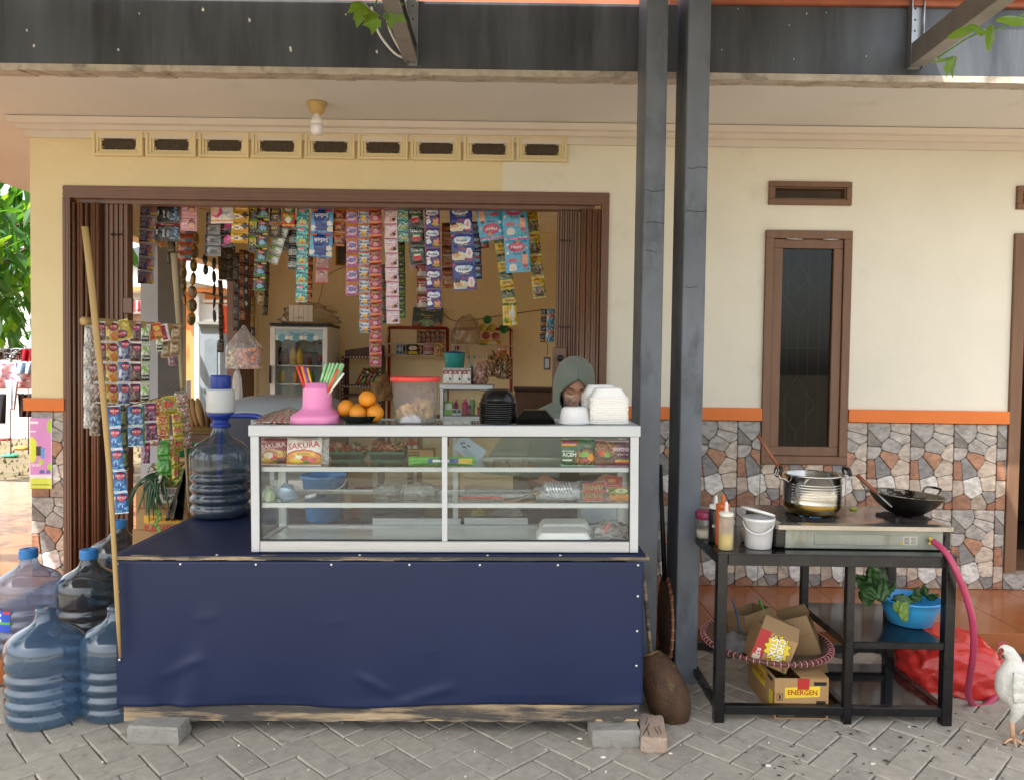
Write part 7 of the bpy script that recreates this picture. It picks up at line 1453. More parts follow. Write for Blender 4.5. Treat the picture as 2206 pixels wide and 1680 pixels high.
# cloth, boxes in the tray
solo(MB().shell(lambda s, t: ((s-.5)*.20, (t-.5)*.20, .03+.055*math.exp(-((s-.55)**2+(t-.5)**2)*7)+.02*noise.noise(V((s*4, t*4, 0)))+.018*abs(noise.noise(V((s*7, t*6, 4))))), 30, 30, .003, M=TY @ T(-.15, -.02, -.004)), 'grey_cloth', pm('grey_cloth', '#6a6664', .9, var=.15, scale=8), 'crumpled grey cloth in the left of the bamboo tray', 'cloth')
def opencarton(M, w, d, h, label, flaps=True, mat=M_carton, nm='empty_carton'):
 o = thing(nm, label, 'carton', M, 'empty cartons in the bamboo tray'); t = .0035; mb = MB()
 mb.box(-w, w, -d, -d+t, 0, h); mb.box(-w, w, d-t, d, 0, h); mb.box(-w, -w+t, -d+t, d-t, 0, h); mb.box(w-t, w, -d+t, d-t, 0, h); mb.box(-w+t, w-t, -d+t, d-t, 0, t); part(mb, 'carton_body', [mat], o, local=True)
 if flaps:
  for a, b in (((-w, -d), (w, -d)), ((-w, d), (w, d))):
   s = -1 if a[1] < 0 else 1; mb = MB(); mb.hexa([(a[0], a[1], h+.001), (b[0], b[1], h+.001), (b[0], b[1]+t*-s, h+.001), (a[0], a[1]-t*s, h+.001)][::(1 if s < 0 else -1)], [(a[0]+.006, a[1]+s*-.03, h+d*.8), (b[0]-.006, b[1]-s*.03, h+d*.8), (b[0]-.006, b[1]-s*(.03+t), h+d*.8), (a[0]+.006, a[1]-s*(.03+t), h+d*.8)][::(1 if s < 0 else -1)]); part(mb, 'flap', M_cartin, o, local=True, clean=True)
 return o
cM = T(*P(1644, 1424, 3.40)) @ RZ(-6) @ RY(22) @ RX(-6)
ck = opencarton(cM, .085, .07, .145, 'small open carton with a yellow burst print lying tilted in the bamboo tray')
mb = MB(); yy = -.0706
mb.add([(-.0845, yy, .002), (-.035, yy, .002), (-.035, yy, .144), (-.0845, yy, .144)], [(0, 1, 2, 3)], '#b0302c')
bp = [( .012+(.064 if k % 2 == 0 else .048)*math.cos(2*math.pi*k/24)*.95, .085+(.064 if k % 2 == 0 else .048)*math.sin(2*math.pi*k/24)) for k in range(24)]
mb.add([(x, yy-.0003, z) for x, z in [(.012+(x-.012)*1.06, .085+(z-.085)*1.06) for x, z in bp]]+[(.012, yy-.0003, .085)], [(k, (k+1) % 24, 24) for k in range(24)], '#2a1c10'); mb.add([(x, yy-.0006, z) for x, z in bp]+[(.012, yy-.0006, .085)], [(k, (k+1) % 24, 24) for k in range(24)], '#e3c630')
for st, x in (('CHOKI', .026), ('STIX', -.006)):
 mb.text(st, .034, '#1c1410', M=T(x+.001, yy-.0008, .086) @ RY(82), maxw=.108); mb.text(st, .031, '#f2efe6', M=T(x, yy-.0011, .086) @ RY(82), maxw=.1)
mb.text('BOX', .012, '#3a2c1c', M=T(.066, yy-.0006, .02) @ RY(82)); mb.add([(-.078, yy-.0003, .008), (-.045, yy-.0003, .008), (-.045, yy-.0003, .03), (-.078, yy-.0003, .03)], [(0, 1, 2, 3)], '#c9bfa4'); mb.text('RS', .02, '#e6dcd0', M=T(-.06, yy-.0006, .045) @ RY(82))
part(mb, 'print', M_ink, ck, local=True)
opencarton(T(*P(1745, 1432, 3.56)) @ RZ(-20) @ RY(-20) @ RX(10), .075, .09, .20, 'plain brown carton leaning behind the tilted carton in the bamboo tray', True, M_cartin)
c3 = opencarton(T(*P(1628, 1400, 3.66)) @ RZ(25) @ RY(-8) @ RX(-8), .085, .07, .20, 'empty brown carton tied with green and blue ribbon at the back of the tray', False, M_cartin)
part(MB().tube(smoothpath([(-.087, -.02, .05), (-.088, -.02, .20), (-.11, -.03, .28)], 4), .006, 6, flat=.3), 'blue_ribbon', pm('blue_ribbon', '#2f6a9c', .5), c3, local=True); part(MB().tube(smoothpath([(.0, -.074, .0), (.0, -.074, .12), (.03, -.076, .17), (.05, -.03, .235)], 4), .008, 6, flat=.3), 'green_ribbon', pm('green_ribbon', '#4f9a3a', .5), c3, local=True)
part(MB().tube(smoothpath([(.02, -.078, .15), (.06, -.08, .17), (.075, -.08, .15), (.03, -.078, .145)], 4), .007, 6, flat=.4), 'green_bow', pm('green_ribbon'), c3, local=True)
M_jack = pm('jackfruit_rind', '#4c3320', .75, var=.35, scale=20, dirt='#7a6a2a', dscale=9, dlo=.54, dhi=.66, bump=.5, bscale=60)
jf = thing('jackfruit', 'large brown jackfruit leaning against the counter beside the pale brick', 'jackfruit', T(*G(1447, 1560, 0)))
a, b = P(1408, 1420, 3.30), P(1455, 1543, 3.23); ax = (b-a); ln = ax.length; q = ax.to_track_quat('Z', 'Y').to_matrix().to_4x4()
bm = bmesh.new(); bmesh.ops.create_icosphere(bm, subdivisions=6, radius=1)
pts_ = []
for k in range(900):
 z = 1-2*(k+.5)/900; rr = math.sqrt(max(0, 1-z*z)); th = k*2.399963; pts_.append(V((rr*math.cos(th), rr*math.sin(th), z)))
from mathutils.kdtree import KDTree
kd = KDTree(len(pts_)); [kd.insert(p, i) for i, p in enumerate(pts_)]; kd.balance()
for vtx in bm.verts:
 d = vtx.co.normalized(); _, _, dist = kd.find(d); sp_ = max(0, 1-dist/.058)
 w_ = .088*(1+.10*d.z)*(1+.06*noise.noise(d*1.5)); r_k = 1+.05*sp_**1.2/1
 vtx.co = V((d.x*w_*r_k, d.y*w_*r_k, d.z*.168*r_k+.012*d.x))
 if vtx.co.z < -.148: vtx.co.z = -.148+.004*noise.noise(d*20)
me = bpy.data.meshes.new('rind'); bm.to_mesh(me); bm.free(); me.materials.append(M_jack)
for p_ in me.polygons: p_.use_smooth = True
mj_ = T(*((a+b)/2)) @ q; inst(me, 'rind', jf, world(jf).inverted() @ mj_)
part(MB().lathe([(0, -.153), (.016, -.1525), (.030, -.151), (.036, -.148), (.034, -.144)], 20, rf=lambda an, z, r: r*(1+.12*noise.noise(V((an*3, z*90, 1)))), M=mj_), 'cut_end', M_rawwood, jf)
pa, pb = P(1385, 1225, 3.45), P(1402, 1406, 3.36); solo(MB().tube([pa, (pa+pb)/2, pb], [.012, .014, .014], 8, flat=.7), 'wooden_stick', M_oldwood, 'grey wooden stick leaning between the counter and the post', 'stick')
pa, pb = P(1422, 1000, 3.92), P(1432, 1250, 3.80); solo(MB().tube([pa, pb], .012, 8), 'black_pole', M_black, 'thin black pole leaning behind the gap between both posts', 'pole')
tr2 = thing('bamboo_tray', 'bamboo tray standing on edge between both grey posts', 'tray', T(P(1438, 1340, 3.6).x+.012, 3.83, .232) @ RZ(-2) @ RY(91) @ SCL(.95, .95, .7)); tr_p = lambda mb, nm, mt: part(mb, nm, mt, tr2, local=True)
tr_p(MB().lathe([(0, 0), (.14, .006), (.22, .03), (.23, .034), (.22, .038), (.14, .012), (0, .006)], 48, cap1=False), 'tray_body', M_weave); tr_p(MB().lathe([(.226, .024), (.238, .028), (.238, .042), (.226, .046), (.226, .024)], 48, cap0=False, cap1=False), 'rim', pm('rim_cane2', '#a0714c', .6, var=.2, scale=20))
stm = mesh(MB().tube(smoothpath([(.226, 0, .022), (.2395, 0, .028), (.2395, 0, .042), (.226, 0, .048)], 2), .003, 5), 'stitch', pm('pink_raffia'))
for k in range(30): inst(stm, 'stitch', tr2, RZ(12*k))
solo(MB().box(-.004, .004, -.14, .14, 0, .40, M=T(P(1455, 1400, 3.6).x+.014, 3.80, .005) @ RZ(-2) @ RY(-2)), 'folded_carton', M_carton, 'flattened carton standing behind the bamboo tray between the posts', 'carton', bevel=.001)
# ================================================================ inside the shop
def PM(u, v, Y, rot=0): return T(*P(u, v, Y)) @ RZ(rot)
def px(Y): return Y/FPX
# drinks fridge
FY = 7.95; f0, f1 = P(582, 800, FY).x, P(705, 800, FY).x; fzt = P(640, 703, FY).z; fz0 = ZF+.013
fr = thing('drinks_fridge', 'white glass door drinks fridge with light blue header against the back wall', 'fridge', T((f0+f1)/2, FY, fz0))
M_fw = pm('fridge_white', '#dfe3e4', .35, var=.03); M_fin = pm('fridge_inner', '#cfd6da', .4, var=.03)
fp = lambda mb, nm, mat, **k: part(mb, nm, mat, fr, **k)
mb = MB(); t = .045; D_ = .55
mb.box(f0, f0+t, FY+.04, FY+D_, fz0, fzt); mb.box(f1-t, f1, FY+.04, FY+D_, fz0, fzt); mb.box(f0+t, f1-t, FY+D_-t, FY+D_, fz0, fzt); mb.box(f0+t, f1-t, FY+.04, FY+D_-t, fz0, fz0+.15); mb.box(f0+t, f1-t, FY+.04, FY+D_-t, fzt-.05, fzt); fp(mb, 'fridge_cabinet', [M_fin])
fp(MB().box(f0-.006, f1+.006, FY-.004, FY+D_+.004, fzt+.001, fzt+.03), 'fridge_top', M_black)
mb = MB(); mb.box(f0, f0+.05, FY, FY+.035, fz0+.1, fzt-.01); mb.box(f1-.05, f1, FY, FY+.035, fz0+.1, fzt-.01); mb.box(f0+.05, f1-.05, FY, FY+.035, fz0+.1, fz0+.16); mb.box(f0+.05, f1-.05, FY, FY+.035, fzt-.03, fzt-.01)
dr_ = fp(mb, 'door_frame', M_fw, bevel=.003); part(MB().box(f0+.051, f1-.051, FY+.015, FY+.02, fz0+.161, fzt-.14), 'door_glass', M_pane, dr_); part(MB().box(f0-.002, f0+.012, FY-.03, FY-.002, P(580, 826, FY).z, P(580, 788, FY).z), 'door_handle', M_black, dr_)
hd = fp(MB().box(f0+.051, f1-.051, FY+.004, FY+.03, fzt-.138, fzt-.031), 'header_panel', pm('header_blue', '#a9d0e0', .3)); mb = MB()
mb.text('ShowCase', .045, '#5f9fc4', M=T((f0+f1)/2+.03, FY+.002, fzt-.08), maxw=.3)
for k in range(9): mb.lathe([(.0, 0), (.03+.012*math.sin(k*2), 0)], 14, ('#d8ecf2', '#6fb0d0', '#eef4f4')[k % 3], M=T(f0+.07+.05*k, FY+.0032-.0001*k, fzt-.122) @ RX(90) , cap0=False, cap1=False)
part(mb, 'header_print', M_ink, hd)
for v in (787, 826, 880): z = P(640, v, FY+.2).z; fp(MB().box(f0+.05, f1-.05, FY+.06, FY+.48, z-.012, z), 'shelf', M_fw)
zf = P(662, 737, FY+.4); fan = fp(MB().box(f0+.2, f1-.06, FY+.40, FY+.49, zf.z-.12, zf.z+.10), 'fan_housing', M_fin, bevel=.01)
mb = MB(); mb.lathe([(0, 0), (.072, 0)], 28, '#1d2022', M=T(zf.x, FY+.398, zf.z) @ RX(90), cap0=False, cap1=False)
for k in range(9): an = 6.283*k/9; mb.tube(smoothpath([(zf.x+.012*math.cos(an), FY+.394, zf.z+.012*math.sin(an)), (zf.x+.045*math.cos(an+.5), FY+.394, zf.z+.045*math.sin(an+.5)), (zf.x+.072*math.cos(an+.7), FY+.394, zf.z+.072*math.sin(an+.7))], 3), .0028, 5, '#b9bfc2')
mb.lathe([(.068, 0), (.076, 0), (.076, .006), (.068, .006)], 28, '#c9ced0', M=T(zf.x, FY+.398, zf.z) @ RX(90)); part(mb, 'fan_guard', M_ink, fan)
def drink(u, v, Y, r, h, body, cap, label, nm='drink_bottle', band=None):
 z = v; o = thing(nm, label, 'bottle', T(P(u, 800, Y).x, Y, z), 'bottles in the drinks fridge'); part(MB().lathe([(0, 0), (r, .003), (r, h*.58), (r*.9, h*.68), (r*.4, h*.86), (r*.36, h*.92)], 16), 'bottle_body', body, o, local=True); part(MB().lathe([(r*.42, h*.92), (r*.42, h), (0, h)], 12), 'cap', cap, o, local=True)
 if band: part(MB().lathe([(r*1.01, h*.15), (r*1.01, h*.45)], 16, cap0=False, cap1=False), 'band', band, o, local=True)
M_cola = pm('cola', '#2a1512', .2); M_yel = pm('yellow_juice', '#d8b450', .35, var=.3, scale=20); M_redl = pm('red_syrup', '#7a1c22', .25); M_wat = glassy('water_bottle', '#e9f0f2', 1.1, .05, '#dfe8ee', .2); M_org = pm('orange_cap', '#d8862a', .4)
z1 = P(640, 787, FY+.15).z+.001; z2 = P(640, 826, FY+.15).z+.001
for u, lb in ((604, 'dark drink bottle at the left of the top fridge shelf'), (616, 'dark drink bottle second from the left in the fridge')): drink(u, z1, FY+.16, .034, .20, M_cola, M_yel, lb, band=M_redl)
for u, lb in ((631, 'yellow juice pouch bottle with orange cap on the top fridge shelf, left one'), (646, 'yellow juice pouch bottle with orange cap on the top fridge shelf, right one')): drink(u, z1, FY+.14, .036, .19, M_yel, M_org, lb)
drink(667, z1, FY+.2, .022, .10, M_redl, M_white, 'small dark red bottle on the top fridge shelf'); drink(690, z1, FY+.15, .03, .24, M_wat, M_redl, 'clear water bottle with red cap at the right of the fridge shelf', band=M_redl)
for u, c, lb in ((608, M_yel, 'pale pack leaning at the left of the second fridge shelf'), (637, M_or, 'orange pack on the second fridge shelf'), (658, pm('green_can', '#4d7a3a', .3), 'green can on the second fridge shelf, left one'), (672, pm('green_can'), 'green can on the second fridge shelf, right one')): drink(u, z2, FY+.15, .03, .13, c, c, lb, 'drink_can')
crumple('plastic_bag', T(P(668, 700, FY+.25).x, FY+.25, fzt+.031), .27, .17, .14, glassy('brown_film', '#f2ede4', 2.0, .15, '#e0d6c4', .24, bump=.8, bscale=12), 'big crumpled translucent bag lying on top of the fridge', 'plastic bag', 41, .45)
mb = MB()
for k in range(5): mb.box(-.13+.05*k, -.085+.05*k, -.16, -.155, .02, .19)
solo(mb, 'striped_paper', M_white, 'white striped paper inside the bag on the fridge', 'paper', M=T(P(660, 700, FY+.25).x, FY+.22, fzt+.031))
# cracker bag hanging in the side opening
YC = 5.25; cb = thing('cracker_bag', 'clear hanging bag filled with pink crackers beside the dark strips', 'snack bag', PM(525, 795, YC)); w = 38*px(YC)
mb = MB()
mb.grid(lambda s, t: ((w*(.25+.80*min(1, (1-t)*1.9)**.6)*(.08+.92*min(1, (1-t)*2.2)**.8))*math.cos(2*math.pi*s)+.004*math.sin(s*50), .6*(w*min(1, (1-t)*1.9)**.8)*math.sin(2*math.pi*s)+.004*math.cos(s*44), .30*t), 44, 18)
part(mb, 'bag_film', M_film, cb, local=True)
M_pinkc = pm('pink_cracker', '#d9906e', .7, var=.25, scale=30); M_palec = pm('pale_cracker2', '#d8c8a4', .7, var=.2, scale=30); ck1 = mesh(MB().lathe([(.010, -.014), (.015, -.006), (.016, .004), (.012, .014)], 9, rf=lambda a, z, r: r*(1+.25*math.sin(a*3+z*200)), cap0=True, cap1=True), 'cracker', M_pinkc); ck2 = mesh(MB().lathe([(.012, -.006), (.018, 0), (.012, .006)], 9), 'cracker', M_palec)
for k in range(90):
 x = R.uniform(-.085, .105); me = ck2 if x < -.042 else ck1
 if me is ck2: x -= .012
 inst(me, 'cracker', None, world(cb) @ T(x, R.uniform(-.045, .045), .012+.125*R.random()) @ RX(R.uniform(0, 180)) @ RZ(R.uniform(0, 180)), 'pale ring cracker in the left of the hanging bag' if me is ck2 else 'pink curled cracker in the hanging clear bag', 'cracker', 'crackers in the hanging bag')
crumple('plastic_bag', PM(511, 862, 5.2), .032, .03, .14, M_film2, 'narrow twisted bag of pale crackers under the pink cracker bag', 'plastic bag', 44, .25)
# side shutter, folded
sd = part(MB().box(XL+.03, XL+.14, 8.1, 8.68, ZF+.013, ZF+.03), 'side_shutter', M_brownmetal, house)
for k in range(8): part(MB().box(XL+.03, XL+.14, 8.12+.07*k, 8.17+.07*k, ZF+.031, 2.44), 'slat', M_brownmetal, sd, bevel=.004)
# cooler box on a bench
YQ = 4.62; q0, q1 = P(470, 900, YQ).x, P(700, 900, YQ).x; zq = P(600, 1000, YQ).z
co = thing('cooler_box', 'navy cooler box with curved grey lid behind the pump jug', 'cooler', T((q0+q1)/2, YQ, zq)); M_navy = pm('cooler_navy', '#1d2438', .4); M_glid = pm('cooler_lid', '#8b9196', .35, var=.06); hw = (q1-q0)/2
zl = P(600, 898, YQ).z-zq
part(MB().box(-hw, hw, 0, .62, 0, zl), 'cooler_body', M_navy, co, local=True, bevel=.02, seg=3)
mb = MB(); loft(mb, [rsq(hw+.012, .325, zl+.001, .05), rsq(hw+.012, .325, zl+.03, .05), rsq(hw*.9, .28, zl+.085, .06), rsq(hw*.62, .2, zl+.115, .06)], M=T(0, .31, 0), smooth=True); part(mb, 'cooler_lid', M_glid, co, local=True)
part(MB().box(-hw*.32-.02, -hw*.32+.02, -.012, -.001, zl-.07, zl-.015), 'latch', M_steel, co, local=True, bevel=.003)
be = thing('wooden_bench', 'dark wooden bench under the navy cooler box', 'bench', T((q0+q1)/2, YQ, ZF)); part(MB().box(-hw, hw, .02, .60, zq-ZF-.032, zq-ZF-.001), 'bench_top', M_brownwood, be, local=True)
for x in (-hw+.02, hw-.07):
 for y in (.04, .54): part(MB().box(x, x+.05, y, y+.05, .001, zq-ZF-.033), 'leg', M_brownwood, be, local=True)
# small glass case with bulbs on top
YV = 5.5; a, b = P(948, 900, YV), P(1060, 900, YV); zc0 = P(1000, 905, YV).z; hc = P(1000, 829, YV).z-zc0
M_s = T(a.x, YV, zc0)
glass_case(M_s, b.x-a.x, .34, hc, 'small white glass case standing behind the display case', [], .03, .035, .022, False, 'small_glass_case', False)
tb = thing('side_table', 'plain table under the small glass case', 'table', T(a.x, YV, ZF+.012)); part(MB().box(-.25, .75, -.03, .6, zc0-ZF-.035, zc0-ZF-.013), 'table_top', M_brownwood, tb, local=True)
for x in (-.23, .69):
 for y in (0, .53): part(MB().box(x, x+.04, y, y+.04, 0, zc0-ZF-.036), 'leg', M_brownwood, tb, local=True)
W_ = b.x-a.x; zin = zc0+.018
for k, (x, w_, h_, c, lb, cat) in enumerate(((.055, .03, .11, '#7ab54a', 'green and white box at the left inside the small glass case', 'box'), (.10, .018, .06, '#d8d6d0', 'small white box inside the small glass case, left one', 'box'), (.135, .014, .06, '#cfd2d6', 'small white box inside the small glass case, right one', 'box'))):
 o = solo(MB().box(-w_, w_, 0, .05, 0, h_, M=T(a.x+x, YV+.05, zin)), 'small_box', pm('sb'+c, c, .5), lb, cat, 'boxes in the small glass case', bevel=.001); part(MB().box(a.x+x-w_*.8, a.x+x+w_*.8, YV+.0475, YV+.0495, zin+h_*.5, zin+h_*.9), 'box_print', pm('sbp'+str(k), ('#e8e8e4', '#3a4450', '#3a4450')[k], .5), o)
for k, (x, r, h, c, lb) in enumerate(((.10, .018, .12, '#b0446a', 'pink bottle inside the small glass case, left one'), (.17, .022, .13, '#c9486c', 'pink bottle inside the small glass case, right one'), (.225, .018, .15, '#6a9a5a', 'green bottle inside the small glass case'), (.29, .03, .09, '#a8343a', 'red packet roll inside the small glass case'), (.20, .02, .10, '#8c5a6a', 'dull pink jar inside the small glass case'))):
 o = thing('toiletry_bottle', lb, 'bottle', T(a.x+x, YV+.16, zin), 'bottles in the small glass case'); part(MB().lathe([(0, 0), (r, .001), (r, h*.75), (r*.5, h*.84), (0, h*.84)], 14), 'bottle_body', pm('tb'+c, c, .35), o, local=True); part(MB().lathe([(r*.55, h*.841), (r*.55, h), (0, h)], 12), 'cap', M_pink if k < 2 else M_white, o, local=True)
solo(MB().box(-.05, .05, 0, .05, 0, .015, M=T(a.x+.2, YV+.04, zin)), 'orange_box', pm('flat_orange', '#c9622a', .5), 'flat orange box at the front of the small glass case', 'box')
design('bulbbox', '#e4e0da', [('r', 0, .62, 1, .86, '#a83a34'), ('e', .5, .38, .3, .24, '#efeeec'), ('r', .36, .08, .64, .24, '#d9d7d2'), ('e', .78, .32, .12, .09, '#2f5a42'), ('r', 0, 0, 1, .08, '#c98a6a'), ('r', .62, .66, .96, .82, '#5d6a5a')], [('YUSICOM', .5, .93, .09, '#23402e', 0, .9), ('LED', .28, .74, .08, '#f0d8c8', 0, .4), ('10', .8, .74, .13, '#f4f0e6', 0, .3)])
zt_ = zc0+hc+.001; bw = 19.5*px(YV+.05)
for k in range(3):
 x = P(964+20.2*k, 800, YV+.05).x; M0 = T(x, YV+.05, zt_); o = solo(MB().box(-bw/2, bw/2, .004, bw, 0, 35*px(YV)), 'bulb_box', M_white, ('leftmost', 'middle', 'rightmost')[k]+' of the three white and red light bulb boxes', 'box', 'light bulb boxes on the small glass case', M=M0)
 q = inst(pack_mesh('bulbbox', bw, 35*px(YV), .0, 24, 30, name='box_print', crimp=0), 'box_print', o, T(0, .0025, 35*px(YV)/2))
o = thing('teal_tub', 'teal plastic tub with dark blue lid on top of the bulb boxes', 'tub', T(P(979, 800, YV+.12).x, YV+.115, zt_+35*px(YV)+.001)); rr = 23*px(YV); part(MB().lathe([(0, .001), (rr*.9, 0), (rr, .1), (rr*1.03, .105)], 32), 'tub_body', pm('teal_plastic', '#3a9a94', .35), o, local=True); part(MB().lathe([(rr*1.04, .106), (rr*1.04, .112), (rr*.6, .118), (0, .128)], 32), 'tub_lid', pm('navy_lid', '#23356e', .35), o, local=True)
for u, lb in ((1010, 'small green capped bottle behind the teal tub, left one'), (1022, 'small green capped bottle behind the teal tub, right one')): drink(u, zt_, YV+.25, .02, .21, M_wat, pm('green_cap', '#3f9a6a', .4), lb, 'oil_bottle')
o = thing('plastic_funnel', 'dark teal funnel standing before the small bottles', 'funnel', T(P(1016, 800, YV+.17).x, YV+.17, zt_)); part(MB().lathe([(.045, 0), (.042, .01), (.012, .07), (.008, .13)], 20), 'funnel_body', pm('funnel_teal', '#1f4a5a', .4), o, local=True)
crumple('plastic_bag', T(P(1036, 800, YV+.12).x, YV+.12, zt_), .05, .05, .10, M_foil, 'pinkish bag of sweets right of the bulb boxes', 'plastic bag', 51, .35, pal=['#b58a80', '#d8b8ae', '#8a4a4a', '#c9a08c'])
# wire rack with two baskets on the back wall
YW2 = 8.45; M_rr = pm('rack_red', '#8c2420', .4); M_wire = pm('wire_white', '#cfcabf', .4)
rk = thing('wire_rack', 'red framed rack with two white wire baskets against the back wall', 'rack', T(P(965, 905, YW2).x, YW2+.15, ZF+.012))
for a_, b_ in (((838, 706), (838, 960)), ((838, 706), (964, 708)), ((1101, 710), (1101, 960)), ((964, 708), (964, 960)), ((985, 709), (1101, 710))): part(MB().tube([P(*a_, YW2+.2), P(*b_, YW2+.2)], .018, 8), 'frame_bar', M_rr, rk)
for u0, u1, vt, vb, lb in ((829, 958, 741, 768, 'left'), (970, 1103, 744, 772, 'right')):
 a_, b_ = P(u0, vt, YW2), P(u1, vb, YW2); mb = MB(); d = .2
 for z in (a_.z, b_.z): mb.tube([(a_.x, YW2, z), (b_.x, YW2, z)], .006, 6); mb.tube([(a_.x, YW2, z), (a_.x, YW2+d, z+.03)], .006, 6); mb.tube([(b_.x, YW2, z), (b_.x, YW2+d, z+.03)], .006, 6)
 mb.tube([(a_.x, YW2, b_.z), (a_.x+.01, YW2+d, a_.z+.16)], .005, 6); mb.tube([(b_.x, YW2, b_.z), (b_.x-.01, YW2+d, a_.z+.16)], .005, 6); mb.tube([(a_.x, YW2, a_.z), (a_.x+.01, YW2+d, a_.z+.18)], .005, 6); mb.tube([(b_.x, YW2, a_.z), (b_.x-.01, YW2+d, a_.z+.18)], .005, 6)
 n = 20
 for k in range(1, n): x = a_.x+(b_.x-a_.x)*k/n; mb.tube([(x, YW2-.003, a_.z), (x, YW2-.003, b_.z)], .0034, 5); mb.tube([(x, YW2, b_.z), (x, YW2+d, b_.z+.03)], .0034, 5)
 part(mb, 'wire_basket', M_wire, rk, kind='stuff')
def rackpack(key, u0, u1, v0, v1, Y, label, grp='packets in the wire rack', nx=14, ny=14, roll=0, name='packet'):
 w, h = (u1-u0)*px(Y), (v1-v0)*px(Y); M = PM((u0+u1)/2, (v0+v1)/2, Y) @ RX(-8) @ RY(roll); inst(pack_mesh(key, w, h, .02, nx, ny, name=name, seed=int(u0)), name, None, M, label, 'packet', grp)
design('pantene', '#c9c0bc', [('r', 0, .0, 1, .12, '#8c2450'), ('r', 0, .38, 1, .62, '#a8305c'), ('r', 0, .88, 1, 1, '#a8305c')], [('PANTENE', .5, .75, .12, '#8c2450'), ('PANTENE', .5, .26, .12, '#8c2450')])
design('goldpk', '#a8843a', [('n', 0, 0, 1, 1, 5, .05, '#e0cc9a'), ('r', 0, .45, 1, .52, '#6d5220')])
design('bluepk', '#4a8ab8', [('r', 0, .8, 1, 1, '#c9b43a'), ('e', .5, .4, .3, .2, '#9fc8dc')]); design('blackyel', '#1f1d1a', [('e', .5, .6, .4, .2, '#e0ddd6'), ('r', .1, .1, .9, .25, '#d8c63a')], [('YAKI', .5, .6, .14, '#1f1d1a')])
design('bank', '#d8863a', [('r', .1, .62, .9, .95, '#eee4d4'), ('e', .5, .36, .34, .22, '#a8703a')], [("V'BANK", .5, .8, .14, '#2a1c14')])
design('multi', '#7a5a4a', [('n', 0, 0, 1, 1, 4, 0, '#b5a08c'), ('n', 0, 0, 1, 1, 5, .15, '#4a5a7a'), ('n', 0, 0, 1, 1, 6, .2, '#a84a3a')])
for k, u0, u1, v0, v1, lb in (('bluepk', 853, 871, 739, 764, 'blue packet in the left wire basket'), ('rightdark', 871, 880, 742, 764, 'narrow dark red packet in the left wire basket'), ('blackyel', 879, 901, 742, 765, 'black and yellow packet in the left wire basket'), ('multi', 899, 914, 744, 764, 'dark mixed packet in the left wire basket'), ('pantene', 914, 935, 739, 768, 'pink and grey sachet pair in the left wire basket'), ('goldpk', 937, 957, 738, 769, 'gold foil sachets at the right of the left wire basket'), ('bank', 1072, 1092, 745, 773, 'orange and white packet on the right wire basket'), ('redwhite', 976, 994, 742, 756, 'dark red packet at the left of the right wire basket'), ('racikback', 1030, 1078, 734, 745, 'long pale yellow packet across the right wire basket')): rackpack(k, u0, u1, v0, v1, YW2-.03 if v1 > 764 else YW2+.05, lb)
for k in range(6): rackpack('multi', 898+10*k, 909+10*k, 712+2*(k % 2), 740, YW2+.16, 'upright snack packet in the back row of the left basket', 'upright packets in the rack', 6, 8)
M_ball = {'g': pm('plastic_green', '#2f7a48', .35), 'y': pm('plastic_yellow', '#c2b04a', .35), 'r': pm('plastic_rose', '#a3554e', .35)}
for u, v, r, c, lb in ((1051, 690, 9.5, 'g', 'green plastic bowl at the top of the bowl pile on the rack'), (1085, 708, 10.5, 'g', 'green plastic bowl at the right of the bowl pile on the rack'), (1059, 706, 9, 'y', 'yellow plastic bowl in the middle of the bowl pile on the rack'), (1040, 706, 9, 'y', 'yellow plastic bowl at the left of the bowl pile on the rack'), (1047, 724, 9, 'r', 'rose plastic bowl in the bowl pile, left one'), (1068, 724, 9, 'r', 'rose plastic bowl in the bowl pile, right one')):
 rr = r*px(8.5); solo(MB().lathe([(0, -rr*.5), (rr*.6, -rr*.48), (rr*.95, 0), (rr, rr*.35), (rr*.92, rr*.35), (rr*.5, -rr*.3), (0, -rr*.32)], 18, M=PM(u, v, 8.5) @ RX(R.uniform(60, 120)) @ RY(R.uniform(-30, 30))), 'plastic_bowl', M_ball[c], lb, 'bowl', 'coloured plastic bowls on the rack')
crumple('plastic_bag', PM(1005, 742, 8.5), .13, .08, .20, glassy('brown_film'), 'translucent brown bag standing on the right wire basket', 'plastic bag', 61, .4)
# dotted shelf, parcels, paper bags
YD = 8.3; sf2 = thing('dotted_shelf', 'dark red dotted shelf rack right of the fridge', 'shelf', T(P(778, 905, YD).x, YD, ZF+.012)); M_dk = pm('dark_red_frame', '#4a1a1c', .5); M_dot = pm('dot_white', '#d8cfc8', .6)
for u in (738, 819): part(MB().box(P(u, 800, YD).x-.018, P(u, 800, YD).x+.018, YD, YD+.25, ZF+.013, P(u, 768, YD).z), 'shelf_post', M_dk, sf2)
for v in (770, 833, 852): z = P(778, v, YD).z; part(MB().box(P(738, 800, YD).x+.019, P(819, 800, YD).x-.019, YD, YD+.25, z-.014, z+.014), 'shelf_board', M_dk, sf2)
mb = MB()
for v in (770, 833):
 for k in range(12): p = P(742+6.5*k, v, YD-.004); mb.lathe([(0, 0), (.008, 0)], 8, M=T(*p) @ RX(90), cap0=False, cap1=False)
for u in (738, 819):
 for k in range(14): p = P(u, 775+8*k, YD-.004); mb.lathe([(0, 0), (.007, 0)], 8, M=T(p.x, YD-.004, p.z) @ RX(90), cap0=False, cap1=False)
part(mb, 'white_dots', M_dot, sf2, kind='stuff')
